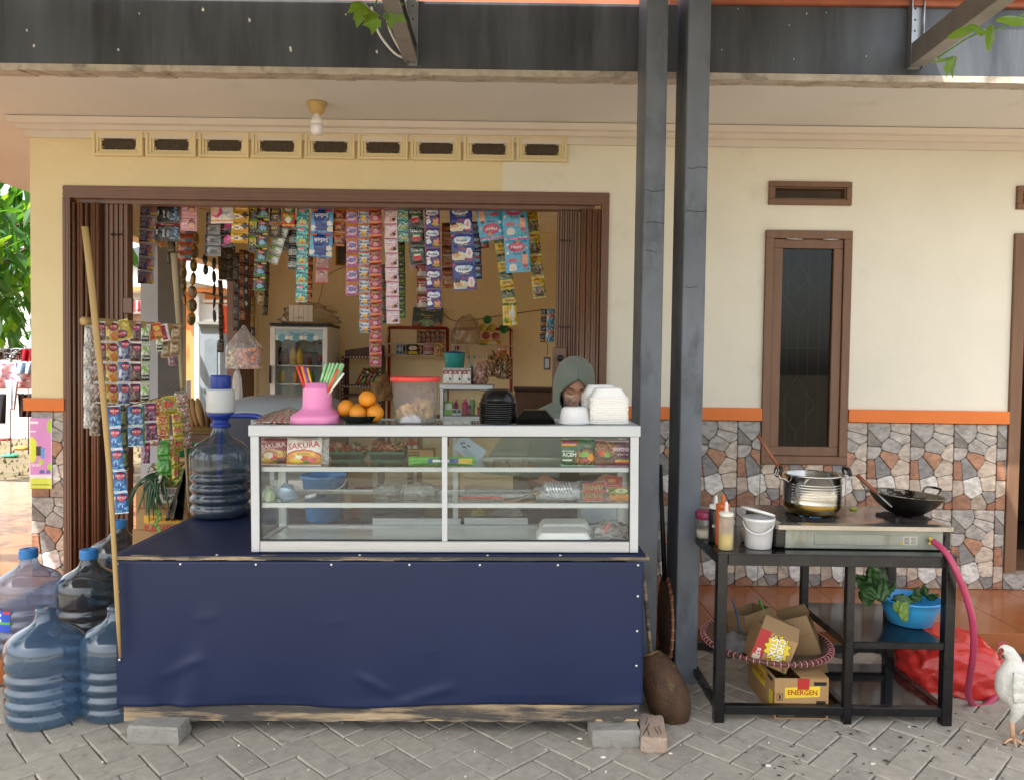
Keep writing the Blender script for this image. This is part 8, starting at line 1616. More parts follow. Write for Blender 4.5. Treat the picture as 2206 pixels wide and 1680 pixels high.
a_, b_ = P(743, 767, YD), P(822, 750, YD); solo(MB().hexa([(a_.x, YD+.0, a_.z), (b_.x, YD, a_.z), (b_.x, YD+.2, a_.z), (a_.x, YD+.2, a_.z)], [(a_.x, YD, a_.z+.06), (b_.x, YD, b_.z+.03), (b_.x, YD+.2, b_.z+.03), (a_.x, YD+.2, a_.z+.06)]), 'dark_parcel', pm('dark_parcel', '#4a2420', .5, var=.4, scale=12), 'dark red parcel on top of the dotted shelf', 'parcel')
for k in range(5): c = ('royaledark', 'green', 'royaledark', 'browngreen', 'green')[k]; rackpack(c, 774+9*k, 784+9*k, 792, 832, YD+.08-.01*k, ('leftmost', 'second', 'third', 'fourth', 'rightmost')[k]+' of the slanted snack sticks on the dotted shelf', 'snack sticks on the dotted shelf', 6, 10, 24, 'snack_stick')
crumple('paper_bag', PM(823, 862, 7.6), .09, .06, .14, pm('brown_paper_bag', '#8f6f4c', .85, var=.25, scale=12), 'crumpled brown paper bag hanging beside the dotted shelf', 'paper bag', 71, .55)
solo(MB().box(P(1108, 850, 6.6).x, P(1200, 850, 6.6).x, 6.6, 7.0, ZF+.013, P(1150, 842, 6.6).z), 'brown_cabinet', pm('cabinet_brown', '#5a3a20', .5, var=.2, scale=5, stretch=(1, 1, .2)), 'low brown wooden cabinet beside the right shutter', 'cabinet', bevel=.01)
solo(MB().box(P(1106, 850, 6.58).x, P(1197, 850, 6.58).x, 6.57, 7.02, P(1150, 842, 6.6).z+.001, P(1150, 836, 6.6).z), 'dark_board', pm('dark_board', '#3a2414', .5), 'dark board lying on the brown cabinet', 'board', bevel=.004)
for k, (u, v, w_, c, lb) in enumerate(((1085, 805, 16, '#7d6a50', 'brown jumble of packets low on the right of the rack'), (1060, 800, 14, '#6d5a48', 'dark jumble of packets low on the rack'))): crumple('packet_pile', PM(u, v+12, 7.4), w_*px(7.4), .08, .14, M_foil, lb, 'packets', 80+k, .5, pal=[c, '#c9b08a', '#8a3a2c', '#d8d0c0', '#4d5a34', '#b88a3a'])
# on the back wall: poster, picture, twine, wire
design('poster', '#2f5234', [('e', .5, .55, .46, .34, '#26482e'), ('e', .5, .2, .3, .2, '#8fb08a'), ('e', .15, .1, .16, .14, '#b0683a'), ('e', .88, .16, .14, .14, '#c2946a'), ('r', 0, .94, .2, 1, '#e2e0d8'), ('r', .42, .04, .58, .3, '#a9c4a4')], [('BELI LEBIH BANYAK', .52, .82, .055, '#d8d8b8'), ('Makan Hemat', .5, .6, .08, '#e2d88a'), ('Setiap Hari', .5, .48, .07, '#e2d88a')])
o = inst(pack_mesh('poster', 64*px(8.77), 46*px(8.77), 0, 30, 26, name='poster', crimp=0), 'poster', None, PM(921, 684, 8.77) @ RY(4), 'dark green poster with pale lettering on the back wall', 'poster')
pf = thing('picture_frame', 'gold framed picture on the back wall behind the pink sachets', 'picture', PM(737, 546, 8.78)); w_, h_ = 26*px(8.78), 52*px(8.78); mb = MB(); ring(mb, w_/2, h_/2, w_/2-.02, h_/2-.02, -.02, .015); part(mb, 'frame', pm('gold_frame', '#8a6a2c', .4), pf, local=True); part(MB().box(-w_/2+.02, w_/2-.02, -.003, .01, -h_/2+.02, h_/2-.02), 'picture_sheet', pm('old_photo', '#4a5248', .4, var=.5, scale=14), pf, local=True)
solo(MB().tube(smoothpath([P(953, 675, 8.7), P(988, 693, 8.7), P(1080, 680, 8.7), P(1166, 668, 8.7)], 5), .006, 6), 'twine_line', rope_m, 'twine sagging along the back wall above the rack', 'string')
solo(MB().tube(smoothpath([P(800, 560, 8.76), P(710, 590, 8.76), P(690, 640, 8.76), P(685, 655, 8.76)], 5), .004, 6), 'wall_wire', pm('tan_wire', '#8a7040', .7), 'thin wire running down the back wall to the fridge', 'wire')
# goods between the rack and the jug: cartons, greens, baskets
def carton(u0, u1, vt, Y, dep, z0, label, mat=M_carton, nm='carton', grp='cartons behind the counter corner'):
 a_, b_ = P(u0, vt, Y), P(u1, vt, Y); o = solo(MB().box(a_.x, b_.x, Y, Y+dep, z0, a_.z), nm, mat, label, 'carton', grp, bevel=.003); return o, a_, b_
zlow = P(350, 1090, 4.22).z
o, a_, b_ = carton(292, 405, 1046, 4.22, .3, ZF+.46, 'brown noodle carton with upside down lettering under the spring onions')
mb = MB(); c_ = (a_.x+b_.x)/2; yy = 4.2192
def fl(u0, u1, v0, v1, col, dy=0): p, q = P(u0, v1, yy-dy), P(u1, v0, yy-dy); mb.add([(p.x, yy-dy, p.z), (q.x, yy-dy, p.z), (q.x, yy-dy, q.z), (p.x, yy-dy, q.z)], [(0, 1, 2, 3)], col)
fl(330, 392, 1050, 1082, '#d8d2c6'); [fl(334+3*k, 335.6+3*k, 1052, 1064, '#4a4640', .0004) for k in range(18)]
p = P(372, 1072, yy-.0008); mb.text('50040', .028, '#2a2622', M=T(*p) @ RY(180)); p = P(350, 1118, yy-.0008); fl(310, 390, 1110, 1126, '#d8a836', .0004); mb.text('MI GORENG', .02, '#6d2a1c', M=T(p.x, yy-.0012, p.z) @ RY(180)); p = P(345, 1140, yy); mb.text('Sakura', .05, '#b8402c', M=T(p.x, yy-.0006, p.z) @ RY(180)); fl(300, 400, 1093, 1096, '#8a5a40')
part(mb, 'print', M_ink, o)
carton(285, 405, 1140, 4.23, .3, ZF+.002, 'lower plain brown carton carrying the noodle carton');
M_on = pm('onion_leaf', '#35563a', .4, var=.25, scale=10); M_onw = pm('onion_white', '#d5d2c0', .5); M_root = pm('dry_roots', '#7a6844', .9, var=.3, scale=30)
so_ = thing('spring_onions', 'bunch of spring onions drooping over the noodle carton', 'spring onions', PM(330, 1042, 4.2)); base = P(340, 1028, 4.16)
for k in range(34):
 u = R.uniform(262, 368); e = P(u, 1100-abs(u-322)*.45+R.uniform(-10, 28), 4.13+R.uniform(-.04, .04)); st = base+V((R.uniform(-.035, .035), R.uniform(-.03, .05), R.uniform(-.01, .03))); md = (st+e)/2+V((0, -.04, .05)); part(MB().tube(smoothpath([st, md, e], 5), [.007, .0075, .0075, .007, .0065, .006, .0055, .005, .004, .003, .001], 6, flat=.6), 'onion_leaf', M_on, so_)
for k in range(9): st = base+V((R.uniform(-.05, .05), R.uniform(-.03, .03), .01)); part(MB().tube(smoothpath([st+V((0, -.03, -.03)), st, st+V((R.uniform(-.03, .03), .05, .035))], 4), .008, 6), 'onion_stem', M_onw, so_)
mb = MB()
for k in range(80): st = base+V((R.uniform(-.03, .08), .06, .03)); mb.tube(smoothpath([st, st+V((R.uniform(-.06, .06), R.uniform(-.03, .03), R.uniform(0, .05))), st+V((R.uniform(-.09, .09), R.uniform(-.03, .03), R.uniform(-.03, .05)))], 2), .0022, 4)
part(mb, 'onion_roots', M_root, so_, kind='stuff')
its = [(P(343+R.uniform(-6, 6), 1095+12*k, 4.12), .03, 170+R.uniform(-20, 20), R.uniform(-40, 40), R.uniform(-40, 40)) for k in range(4)]; veg('celery_sprig', 'green leafy sprig hanging from the spring onions', 'herb', its, M_veg2, grp=None)
M_let = pm('pale_cabbage', '#a9bd6c', .5, var=.2, scale=6, bump=.6, bscale=18)
its = [(P(375+R.uniform(-16, 14), 1030+R.uniform(-8, 12), 4.2+R.uniform(-.02, .06)), .055, R.uniform(-50, 60), R.uniform(-80, 80), R.uniform(0, 360)) for k in range(14)]; veg('cabbage', 'pale green cabbage lying on the noodle carton', 'cabbage', its, M_let)
carton(362, 440, 986, 4.78, .3, ZF+.002, 'tall brown carton under the green basket')
gb = thing('green_basket', 'dark green woven plastic basket on the tall carton', 'basket', PM(392, 985, 4.92)); part(MB().lathe([(0, .002), (.075, 0), (.10, .09), (.104, .092), (.097, .09), (.072, .006), (0, .006)], 28, rf=lambda a, z, r: r*(1+.015*math.sin(a*28)), M=SCL(1.25, 1, 1)), 'basket_body', pm('basket_green', '#1f7a5c', .45, bump=.5, bscale=60), gb, local=True)
crumple('plastic_bag', PM(380, 960, 4.95), .08, .06, .05, M_film2, 'white bag bulging out of the dark green basket', 'plastic bag', 91, .4)
YG = 5.35; carton(402, 480, 935, YG, .3, ZF+.012, 'brown crate under the wicker basket', M_brownwood)
wk = thing('wicker_basket', 'shallow wicker basket of upright canes behind the pump jug', 'basket', PM(438, 934, YG+.12)); hw2 = 34*px(YG)
for k in range(26): x = -hw2+2*hw2*k/25; part(MB().tube([(x*.86, -.05, 0), (x, -.07, .13)], .006, 6), 'cane', M_bam, wk, local=True)
part(MB().tube([(-hw2*.9, -.052, .012), (hw2*.9, -.052, .012)], .008, 6), 'rim', M_bam, wk, local=True); part(MB().tube([(-hw2, -.062, .1), (hw2, -.062, .1)], .006, 6), 'rim', M_bam, wk, local=True); part(MB().box(-hw2*.9, hw2*.9, -.05, .1, .001, .006), 'basket_floor', M_bam, wk, local=True)
for k, (u, c) in enumerate(((411, '#b99463'), (420, '#b08a5a'), (431, '#b99463'), (450, '#6d5238'), (461, '#614830'))): solo(MB().ball((0, 0, 0), 1, 12, 10, sc=(.021, .05, .105), M=PM(u, 888, YG+.02) @ RY(-12 if k < 3 else 3)), 'oval_loaf', pm('loaf'+c, c, .7, var=.15, scale=20), ('leftmost pale', 'second pale', 'third pale', 'dark left', 'dark right')[k]+' oval loaf standing in the wicker basket', 'loaf', 'oval loaves in the wicker basket')
# black bag behind the counter corner
mb = MB(); mb.shell(lambda s, t: tuple(P(408-50*t*(.25+.75*s)-2, 985+135*t, 4.07-.05*math.sin(s*9+t*3)+.03*noise.noise(V((s*5, t*4, 0))))), 24, 24, .002)
solo(mb, 'black_bag', pm('black_film', '#141416', .25, spec=.6, bump=.6, bscale=18), 'shiny black plastic bag hanging behind the counter corner beside the jug', 'plastic bag')
# ================================================================ seen past the house on the left
M_path = pm('sunlit_concrete', '#7f786f', .9, var=.12, scale=2, dirt='#8a8074', dscale=1.4)
sheet('path', -40, xl-.2, 6.6, 9.7, -.045, M_path)
M_tuft = pm('dry_grass', '#6f6a38', .9, var=.4, scale=3)
mb = MB()
for k in range(2600):
 x, y = R.uniform(-14, -5.2), R.uniform(9.8, 21); h = R.uniform(.03, .10); a = R.uniform(0, 6.28); dx, dy = .02*math.cos(a), .02*math.sin(a)
 mb.add([(x-dx, y-dy, -.05), (x+dx, y+dy, -.05), (x+R.uniform(-.05, .05), y, -.05+h)], [(0, 1, 2)])
solo(mb, 'dry_grass', M_tuft, kind='stuff')
for k, (u, v, c, lb) in enumerate(((8, 948, '#d86a6a', 'small red scrap on the dry ground by the tree'), (22, 985, '#3fae7a', 'crumpled green and white wrapper on the dry ground'), (45, 968, '#d8a040', 'orange scrap on the dry ground near the poster'), (30, 938, '#e8e4da', 'white scrap on the dry ground under the laundry'))): solo(MB().ball((0, 0, .03), .10, 8, 6, jit=.9, seed=k, sc=(1.3, .8, .35), M=T(*G(u, v, -.05))), 'litter', pm('lit'+c, c, .7), lb, 'litter', 'litter on the dry ground')
crumple('rock', T(*G(35, 925, -.05)), .5, .35, .42, pm('mossy_rock', '#6a6250', .95, var=.3, scale=6), 'mossy boulder on the dry ground below the laundry', 'rock', 5, .4)
# poster on the stone pier
a, b = P(63, 1052, YW-.02), P(111, 900, YW-.02); pw, ph = b.x-a.x, b.z-a.z
design('pinkposter', '#d08ac0', [('r', 0, 0, 1, .15, '#cfd84a'), ('r', 0, .15, 1, .2, '#e4dce0'), ('e', .95, .88, .2, .1, '#a8c83a'), ('e', .12, .55, .24, .18, '#d2dc3c'), ('r', .3, .46, .52, .60, '#3a2a24'), ('r', .5, .44, .68, .58, '#5a9ad0'), ('e', .9, .3, .12, .06, '#a8c83a'), ('e', .5, .38, .1, .04, '#b8d04a'), ('r', .1, .05, .9, .06, '#8a9a2a'), ('r', .1, .08, .9, .09, '#8a9a2a'), ('r', .1, .11, .9, .12, '#8a9a2a'), ('r', .05, .92, .4, .95, '#f0e4ec'), ('r', .05, .8, .3, .82, '#f0e4ec'), ('e', .55, .24, .12, .03, '#4a6ab0'), ('e', .82, .24, .1, .03, '#6a5ab0')], [('rasa baru', .25, .36, .03, '#f4eef2', 0, .4)])
mb = MB(); f = paint(DS['pinkposter'][1], DS['pinkposter'][0]); mb.shell(lambda s, t: (a.x+pw*s, YW-.016-.012*max(0, s-.8)*5*max(0, .5-t)-.002*math.sin(s*6), a.z+ph*t), 30, 60, .0008, cfn=lambda s, t: f(s, t) if .02 < s < .96 else H('#e6dfe2'));
for st, x, z, h, c in (('rasa baru', .28, .34, .022, '#f4eef2'),): mb.text(st, h, c, M=T(a.x+pw*x, YW-.0185, a.z+ph*z), maxw=.06)
solo(mb, 'poster', M_print, 'pink and lime poster taped on the stone clad pier', 'poster')
# the house across the street
YH = 15.0; hz = lambda v, Y=YH: P(380, v, Y).z; hx = lambda u, Y=YH: P(u, 640, Y).x
M_ow = pm('orange_house_paint', '#d98a52', .8, var=.06, scale=1); M_hw = pm('white_house_paint', '#d9d6d0', .75, var=.05, scale=1); M_dkw = pm('dark_window', '#2c2a2a', .4); M_cor = pm('corrugated_grey', '#5f666c', .5, metal=.3, var=.12, scale=2); M_pinkdoor = pm('pink_door', '#c9a08c', .6); M_moss = pm('stained_wall', '#8a857a', .9, var=.35, scale=2.5, dirt='#3a3834', dscale=1.6, dlo=.5, dhi=.65)
oh = thing('street_house', 'orange and white house across the street with corrugated roof and balustrade', 'house', T(hx(330), YH, -.05))
o_ = lambda mb, nm, mt, **k: part(mb, nm, mt, oh, **k)
o_(MB().box(hx(-60), hx(520), YH+2.2, YH+2.5, -.05, hz(590)), 'rear_wall', M_hw); o_(MB().box(hx(398), hx(425), YH, YH+2.1, -.05, hz(628)), 'orange_wall', M_ow); o_(MB().box(hx(-60), hx(265), YH, YH+.2, -.05, hz(625)), 'side_wall', M_hw)
o_(MB().box(hx(240), hx(500), YH-.3, YH+2.4, hz(625), hz(575)), 'balcony_slab', M_hw); o_(MB().box(hx(240), hx(500), YH-.32, YH-.301, hz(632), hz(623)), 'orange_trim', M_ow)
o_(MB().box(hx(428), hx(437), YH-.2, YH+.1, -.05, hz(633)), 'column', M_hw); o_(MB().box(hx(262), hx(268), YH-.2, YH+.1, -.05, hz(633)), 'column', M_hw)
o_(MB().box(hx(268), hx(345), YH+1.9, YH+2.0, hz(672), hz(632)), 'dark_opening', M_dkw); o_(MB().box(hx(437), hx(500), YH+1.9, YH+2.0, hz(690), hz(636)), 'dark_opening', M_dkw)
bl = mesh(MB().box(-.035, .035, -.035, .035, 0, hz(640)-hz(672)), 'baluster', M_hw)
for u0, u1, v0, v1 in ((268, 345, 672, 640), (438, 500, 688, 652)):
 n = 12
 for k in range(n): inst(bl, 'baluster', oh, world(oh).inverted() @ T(hx(u0)+(hx(u1)-hx(u0))*(k+.5)/n, YH-.05, hz(v0)))
 o_(MB().box(hx(u0), hx(u1), YH-.1, YH+.02, hz(v0)-.06, hz(v0)-.002), 'rail', M_hw); o_(MB().box(hx(u0), hx(u1), YH-.1, YH+.02, hz(v1), hz(v1)+.05), 'rail', M_hw)
o_(MB().box(hx(285), hx(336), YH+.05, YH+.12, -.05, hz(676)), 'pink_door', M_pinkdoor); o_(MB().box(hx(268), hx(345), YH+.13, YH+.3, -.05, hz(674)), 'porch_wall', pm('porch_pale', '#d8c4b4', .8))
mb = MB(); n = 46; x0, x1 = hx(230), hx(360)
for k in range(n): z = k/n; mb.hexa([(x0, YH-.4+2.2*z, hz(574)+(hz(500)-hz(574))*z), (x1, YH-.4+2.2*z, hz(574)+(hz(500)-hz(574))*z), (x1, YH-.4+2.2*(z+1/n), hz(574)+(hz(500)-hz(574))*(z+.6/n)), (x0, YH-.4+2.2*(z+1/n), hz(574)+(hz(500)-hz(574))*(z+.6/n))], [(x0, YH-.4+2.2*z, hz(574)+(hz(500)-hz(574))*z+.05), (x1, YH-.4+2.2*z, hz(574)+(hz(500)-hz(574))*z+.05), (x1, YH-.4+2.2*(z+1/n), hz(574)+(hz(500)-hz(574))*(z+.6/n)+.03), (x0, YH-.4+2.2*(z+1/n), hz(574)+(hz(500)-hz(574))*(z+.6/n)+.03)])
o_(mb, 'corrugated_roof', M_cor, kind='stuff')
mb = MB(); mb.hexa([(hx(360), YH-.5, hz(600)), (hx(520), YH-.5, hz(628)), (hx(520), YH+2, hz(600)), (hx(360), YH+2, hz(540))], [(hx(360), YH-.5, hz(596)), (hx(520), YH-.5, hz(622)), (hx(520), YH+2, hz(590)), (hx(360), YH+2, hz(530))]); o_(mb, 'white_roof', M_hw)
o_(MB().box(hx(398), hx(430), YH-.6, YH-.4, -.05, hz(818)), 'stained_plinth', M_moss)
# window of the house on the far left, its gutter and roofs
ho = thing('neighbour_house', 'pale house with clay tiled roof and white framed window behind the tree', 'house', T(hx(40, 18), 18, -.05)); n_ = lambda mb, nm, mt, **k: part(mb, nm, mt, ho, **k)
X = lambda u: P(u, 700, 18).x; Z = lambda v: P(40, v, 18).z
n_(MB().box(X(-250), X(130), 18, 18.3, -.05, Z(640)), 'wall', pm('neighbour_wall', '#cfcac0', .8, var=.08, scale=1)); wf_ = n_(MB().box(X(35), X(80), 17.94, 17.995, Z(760), Z(645)), 'window', pm('white_frame', '#dcdad6', .6));
for u0, u1, v0, v1 in ((53, 66, 700, 652), (53, 66, 760, 705), (68, 78, 700, 652), (68, 78, 760, 705)): part(MB().box(X(u0), X(u1), 17.92, 17.938, Z(v0), Z(v1)), 'pane', M_dkw, wf_)
n_(MB().box(X(-250), X(130), 17.6, 17.75, Z(640), Z(624)), 'gutter', M_hw)
mb = MB()
for k in range(30): z0_ = Z(624)+(Z(560)-Z(624))*k/30; mb.box(X(-250), X(130), 17.7+.05*k, 17.75+.05*k, z0_, z0_+.06*(1 if k % 2 else .5))
n_(mb, 'corrugated_awning', M_cor, kind='stuff')
tme = mesh(MB().shell(lambda s, t: (-.17+.34*s, -.06*math.sin(math.pi*2*s)-.05*t*0, .36*t), 8, 1, .02), 'roof_tile', M_clay)
for r in range(9):
 for c in range(9): inst(tme, 'roof_tile', ho, world(ho).inverted() @ T(P(20, 520, 19).x+c*.335+(.05 if r % 2 else 0), 19+r*.22-.02*c*0, P(66, 524, 19).z+r*.21) @ RZ(0) @ RX(-42))
n_(MB().hexa([(X(-40), 19.1, Z(528)-.3), (X(140), 19.1, Z(528)-.3), (X(140), 21.6, Z(528)+1.9), (X(-40), 21.6, Z(528)+1.9)], [(X(-40), 19.1, Z(528)-.25), (X(140), 19.1, Z(528)-.25), (X(140), 21.6, Z(528)+1.95), (X(-40), 21.6, Z(528)+1.95)]), 'roof_deck', M_clay)
# gate pier, bunting, flag
YGp = 11.0; gp = thing('gate_pier', 'grey blue gate pier with arched panel seen through the side opening', 'gate pier', PM(452, 900, YGp)); X = lambda u: P(u, 750, YGp).x; Z = lambda v: P(452, v, YGp).z
M_gp = pm('gate_pier_paint', '#8f9aa3', .7, var=.1, scale=2)
part(MB().box(X(431), X(474), YGp, YGp+.3, -.05, Z(705)), 'pier_shaft', M_gp, gp); part(MB().box(X(429), X(476), YGp-.03, YGp+.33, Z(705)+.001, Z(700)), 'pier_cap', M_gp, gp); part(MB().box(X(426), X(479), YGp-.06, YGp+.36, Z(700)+.001, Z(694)), 'pier_cap', pm('stained_cap', '#9a9a94', .9, var=.2, scale=5), gp)
w_ = X(468)-X(441); mb = MB(); n = 12; mb.prism([(w_/2*math.cos(math.pi*k/n), w_*.3*math.sin(math.pi*k/n)) for k in range(n+1)]+[(-w_/2, -1.0), (w_/2, -1.0)], -.012, -.001, M=T((X(441)+X(468))/2, YGp, Z(738))); part(mb, 'arched_panel', pm('pier_panel', '#7d8993', .7), gp)
bt = thing('bunting', 'red and white bunting along the balustrade across the street', 'bunting', T(hx(305, 14.6), 14.6, hz(660, 14.6)));
for k in range(16):
 x = hx(262, 14.6)+(hx(346, 14.6)-hx(262, 14.6))*k/16; w_ = (hx(346, 14.6)-hx(262, 14.6))/16
 part(MB().shell(lambda s, t: (x+w_*s, 14.6-.03*math.sin(s*3+k), hz(649, 14.6)-.02*math.sin((k % 8+s)/8*3.14)-t*.20*(1+.06*math.sin(k*3))), 4, 4, .004), 'bunting_piece', pm('flag_red', '#c93038', .8) if k % 2 else M_hw, bt)
fg = thing('flag', 'drooping red and orange flag beside the gate pier', 'flag', PM(486, 740, 10.5)); part(MB().shell(lambda s, t: tuple(P(474+24*s*(1-t*.2)+6*t, 655+62*t+8*s, 10.5+.05*math.sin(s*8))), 10, 8, .006, cfn=lambda s, t: H('#d84a28')), 'flag_cloth', pm('orange_flag', '#d8522c', .8), fg)
# laundry
YL = 8.0
solo(MB().tube([P(-40, 752, YL), P(90, 752, YL)], .006, 6), 'laundry_pole', M_steel, 'upper laundry pole in front of the tree', 'pole', 'laundry poles'); solo(MB().tube([P(-40, 848, YL-.3), P(90, 849, YL-.3)], .008, 6), 'laundry_pole', M_steel, 'lower laundry pole in front of the tree', 'pole', 'laundry poles')
design('floral', '#d8b0b4', [('n', 0, 0, 1, 1, 9, .25, '#c95a7a'), ('n', 0, 0, 1, 1, 11, .3, '#8fb0d0'), ('n', 0, 0, 1, 1, 7, .32, '#e8e4dc')]); design('speckle', '#2c2a2e', [('n', 0, 0, 1, 1, 30, .1, '#c9c6c4')])
def cloth(u0, u1, v0, v1, Y, key, label, taper=0, amp=.03):
 f = paint(DS[key][1], DS[key][0]) if key in DS else (lambda x, y: H(key))
 mb = MB(); mb.shell(lambda s, t: tuple(P(u0+(u1-u0)*(s*(1-taper*t)+taper*t*.6), v0+(v1-v0)*t, Y+amp*math.sin(s*13+t*2)*(.3+t))), 26, 16, .003, cfn=lambda s, t: f(s, 1-t)); solo(mb, 'laundry', pm('laundry_cloth', None, .9, attr=True), label, 'laundry', 'laundry hanging by the tree')
cloth(-30, 47, 753, 776, YL-.02, 'speckle', 'black and white speckled cloth on the upper laundry pole'); cloth(46, 72, 753, 779, YL-.02, '#c02034', 'bright red cloth on the upper laundry pole'); cloth(-30, 68, 781, 838, YL-.25, 'floral', 'pink floral cloth hanging on the laundry pole'); cloth(34, 70, 781, 806, YL-.3, '#9ab8d4', 'light blue cloth over the floral one'); cloth(10, 40, 820, 882, YL-.34, '#dcdae2', 'white cloth with a trailing corner under the floral cloth', .6); cloth(-30, 14, 848, 912, YL-.3, '#141318', 'black cloth at the far left of the lower laundry pole', .1); cloth(38, 70, 848, 898, YL-.3, '#3a211c', 'dark brown cloth beside the pier on the lower laundry pole', .2)
# tree with large leaves
M_leaf = leafmat('tree_leaf', '#4f8a24', '#b5dc30', .45); M_leaf2 = leafmat('tree_leaf_dark', '#2f5e22', '#6fae2c', .35); M_bark = pm('tree_bark', '#5f5140', .95, var=.3, scale=12, bump=.6, bscale=25)
def tree(name, label, cx, cy, zb, zt, rad, nleaf, nstuff, size, seed, grp=None, mats=(M_leaf, M_leaf2)):
 r = random.Random(seed); t = thing(name, label, 'tree', T(cx, cy, -.05), grp); part(MB().tube([(cx, cy, -.05), (cx+.05, cy, 1), (cx+.02, cy+.05, zb+.4), (cx, cy, zt-.3)], [.11, .09, .07, .03], 10), 'trunk', M_bark, t)
 ends = []
 for k in range(16):
  a = r.uniform(0, 6.28); z0_ = zb+r.uniform(0, (zt-zb)*.7); e = V((cx+rad*.85*math.cos(a), cy+rad*.85*math.sin(a), z0_+r.uniform(.1, .6))); part(MB().tube(smoothpath([(cx, cy, z0_-.1), (cx+.5*(e.x-cx), cy+.5*(e.y-cy), z0_+.25), e], 3), [.03, .026, .02, .016, .012, .009, .005], 6), 'limb', M_bark, t); ends.append(e)
 mes = [mesh(leaf_mesh('oval', size*q, seed+i), 'leaf', mats[i % 2]) for i, q in enumerate((1, .8, 1.1, .9))]
 mb = MB()
 for k in range(nleaf+nstuff):
  e = r.choice(ends); p = V((cx, cy, zb))*.0+V((e.x+r.gauss(0, rad*.3), e.y+r.gauss(0, rad*.3), e.z+r.gauss(0, rad*.3))); M = T(*p) @ RZ(r.uniform(0, 360)) @ RX(r.uniform(100, 200)) @ RY(r.uniform(-40, 40))
  if k < nleaf: inst(mes[k % 4], 'leaf', t, world(t).inverted() @ M)
  else: s = size*r.uniform(.7, 1.1); mb.add([M @ V((0, 0, -s)), M @ V((-s*.3, 0, 0)), M @ V((0, -s*.1, s)), M @ V((s*.3, 0, 0))], [(0, 1, 2, 3)])
 if nstuff: part(mb, 'crown', mats[1], t, kind='stuff')
 return t
tree('broadleaf_tree', 'leafy tree with large drooping leaves behind the laundry', -6.25, 9.0, 1.75, 3.6, 1.1, 290, 1600, .17, 3)
M_sp = leafmat('spiky_leaf', '#3f7a2a', '#8fc040', .3)
for k, (u, v, Y, lb) in enumerate(((22, 755, 12, 'spiky green shrub under the tree, left one'), (60, 755, 12.5, 'spiky green shrub beside the pier, right one'))):
 b_ = G(u, 900, -.05); c_ = P(u, v, Y); o = thing('spiky_shrub', lb, 'shrub', T(c_.x, Y, -.05), 'spiky shrubs by the house'); part(MB().tube([(c_.x, Y, -.05), (c_.x, Y, c_.z)], .010, 6), 'stem', M_bark, o)
 for j in range(26): a = R.uniform(0, 6.28); L_ = R.uniform(.25, .5); e = R.uniform(-.1, .9); s_ = V((c_.x, Y, c_.z+R.uniform(-.4, .3))); part(MB().tube([s_, s_+V((math.cos(a)*L_*.5, math.sin(a)*L_*.5, e*L_*.7)), s_+V((math.cos(a)*L_, math.sin(a)*L_, e*L_*.8))], [.02, .016, .001], 5, flat=.2), 'leaf', M_sp, o)
# further greenery that closes the view beyond the street
for k, (x, y, lb) in enumerate(((-15, 26, 'distant round tree far behind the tiled roof, left one'), (-9, 30, 'distant round tree far behind the tiled roof, middle one'), (-3, 30, 'distant round tree behind the house, right one'))): tree('distant_tree', lb, x, y, 1.5, 5.5, 2.4, 60, 1500, .35, 20+k, 'distant trees')
tree('shade_tree', 'tree left of the forecourt shading the end of the terrace', -7.2, 3.6, 2.6, 5.2, 1.5, 20, 1500, .17, 41)
# ================================================================ person and chicken
M_skin = pm('skin', '#b4846a', .5, var=.06, scale=12, sub=.12); M_scarf = pm('grey_green_scarf', '#767f74', .85, var=.05, scale=6, bump=.12, bscale=500, sheen=.2); M_brow = pm('brow_hair', '#2c1e18', .8); M_lip = pm('lip', '#96584c', .5)
def remeshed(mb, name, mat, parent, vox, M=None, smooth=6):
 "one continuous skin over overlapping volumes"
 me = mesh(mb, name, mat, clean=False, Minv=world(parent).inverted()); o = bpy.data.objects.new(name, me); link(o, parent); WM[o.name] = world(parent)
 m = o.modifiers.new('skin', 'REMESH'); m.mode = 'VOXEL'; m.voxel_size = vox; m.use_smooth_shade = True
 s = o.modifiers.new('soften', 'SMOOTH'); s.factor = .5; s.iterations = smooth
 return o
eye = P(1239, 846, 4.24); HT = 24
HMx = T(eye.x, eye.y+.09, eye.z+.039) @ RZ(4) @ RX(HT) @ RY(3) @ SCL(1.14, 1.14, 1.14)
hd_ = lambda x, y, z: HMx @ V((x, y, z))
per = thing('person', 'person in a grey green headscarf looking down behind the display case', 'person', T(eye.x, 4.55, ZF))
def head_pt(d):
 "a head: egg shaped skull with brow, eye hollows, nose, cheeks and chin"
 x, y, z = d.x*.073, d.y*.092, d.z*.115
 if d.z < 0: x *= 1-.22*abs(d.z)**1.6; y *= 1-.06*abs(d.z)
 if d.y < 0:
  g = lambda cx, cz, sx, sz: math.exp(-((x-cx)/sx)**2-((z-cz)/sz)**2)
  y -= .006*g(0, .022, .05, .010)                                   # brow ridge
  y += .011*(g(.031, -.002, .018, .013)+g(-.031, -.002, .018, .013))   # eye hollows
  y -= .0075*(g(.031, -.001, .0125, .0075)+g(-.031, -.001, .0125, .0075))     # closed lids over the eyeballs
  y -= .010*g(0, -.012, .0075, .022)+.017*g(0, -.040, .0105, .011)   # nose bridge and tip
  y -= .008*(g(.013, -.043, .006, .006)+g(-.013, -.043, .006, .006))  # nostril wings
  y -= .006*(g(.040, -.035, .018, .016)+g(-.040, -.035, .018, .016))  # cheeks
  y -= .006*g(0, -.071, .020, .007)+.004*g(0, -.062, .018, .004)      # lips
  y -= .010*g(0, -.100, .018, .014)                                   # chin
 return V((x, y, z))
mb = MB(); nu, nv = 96, 72; vs = []; fs = []
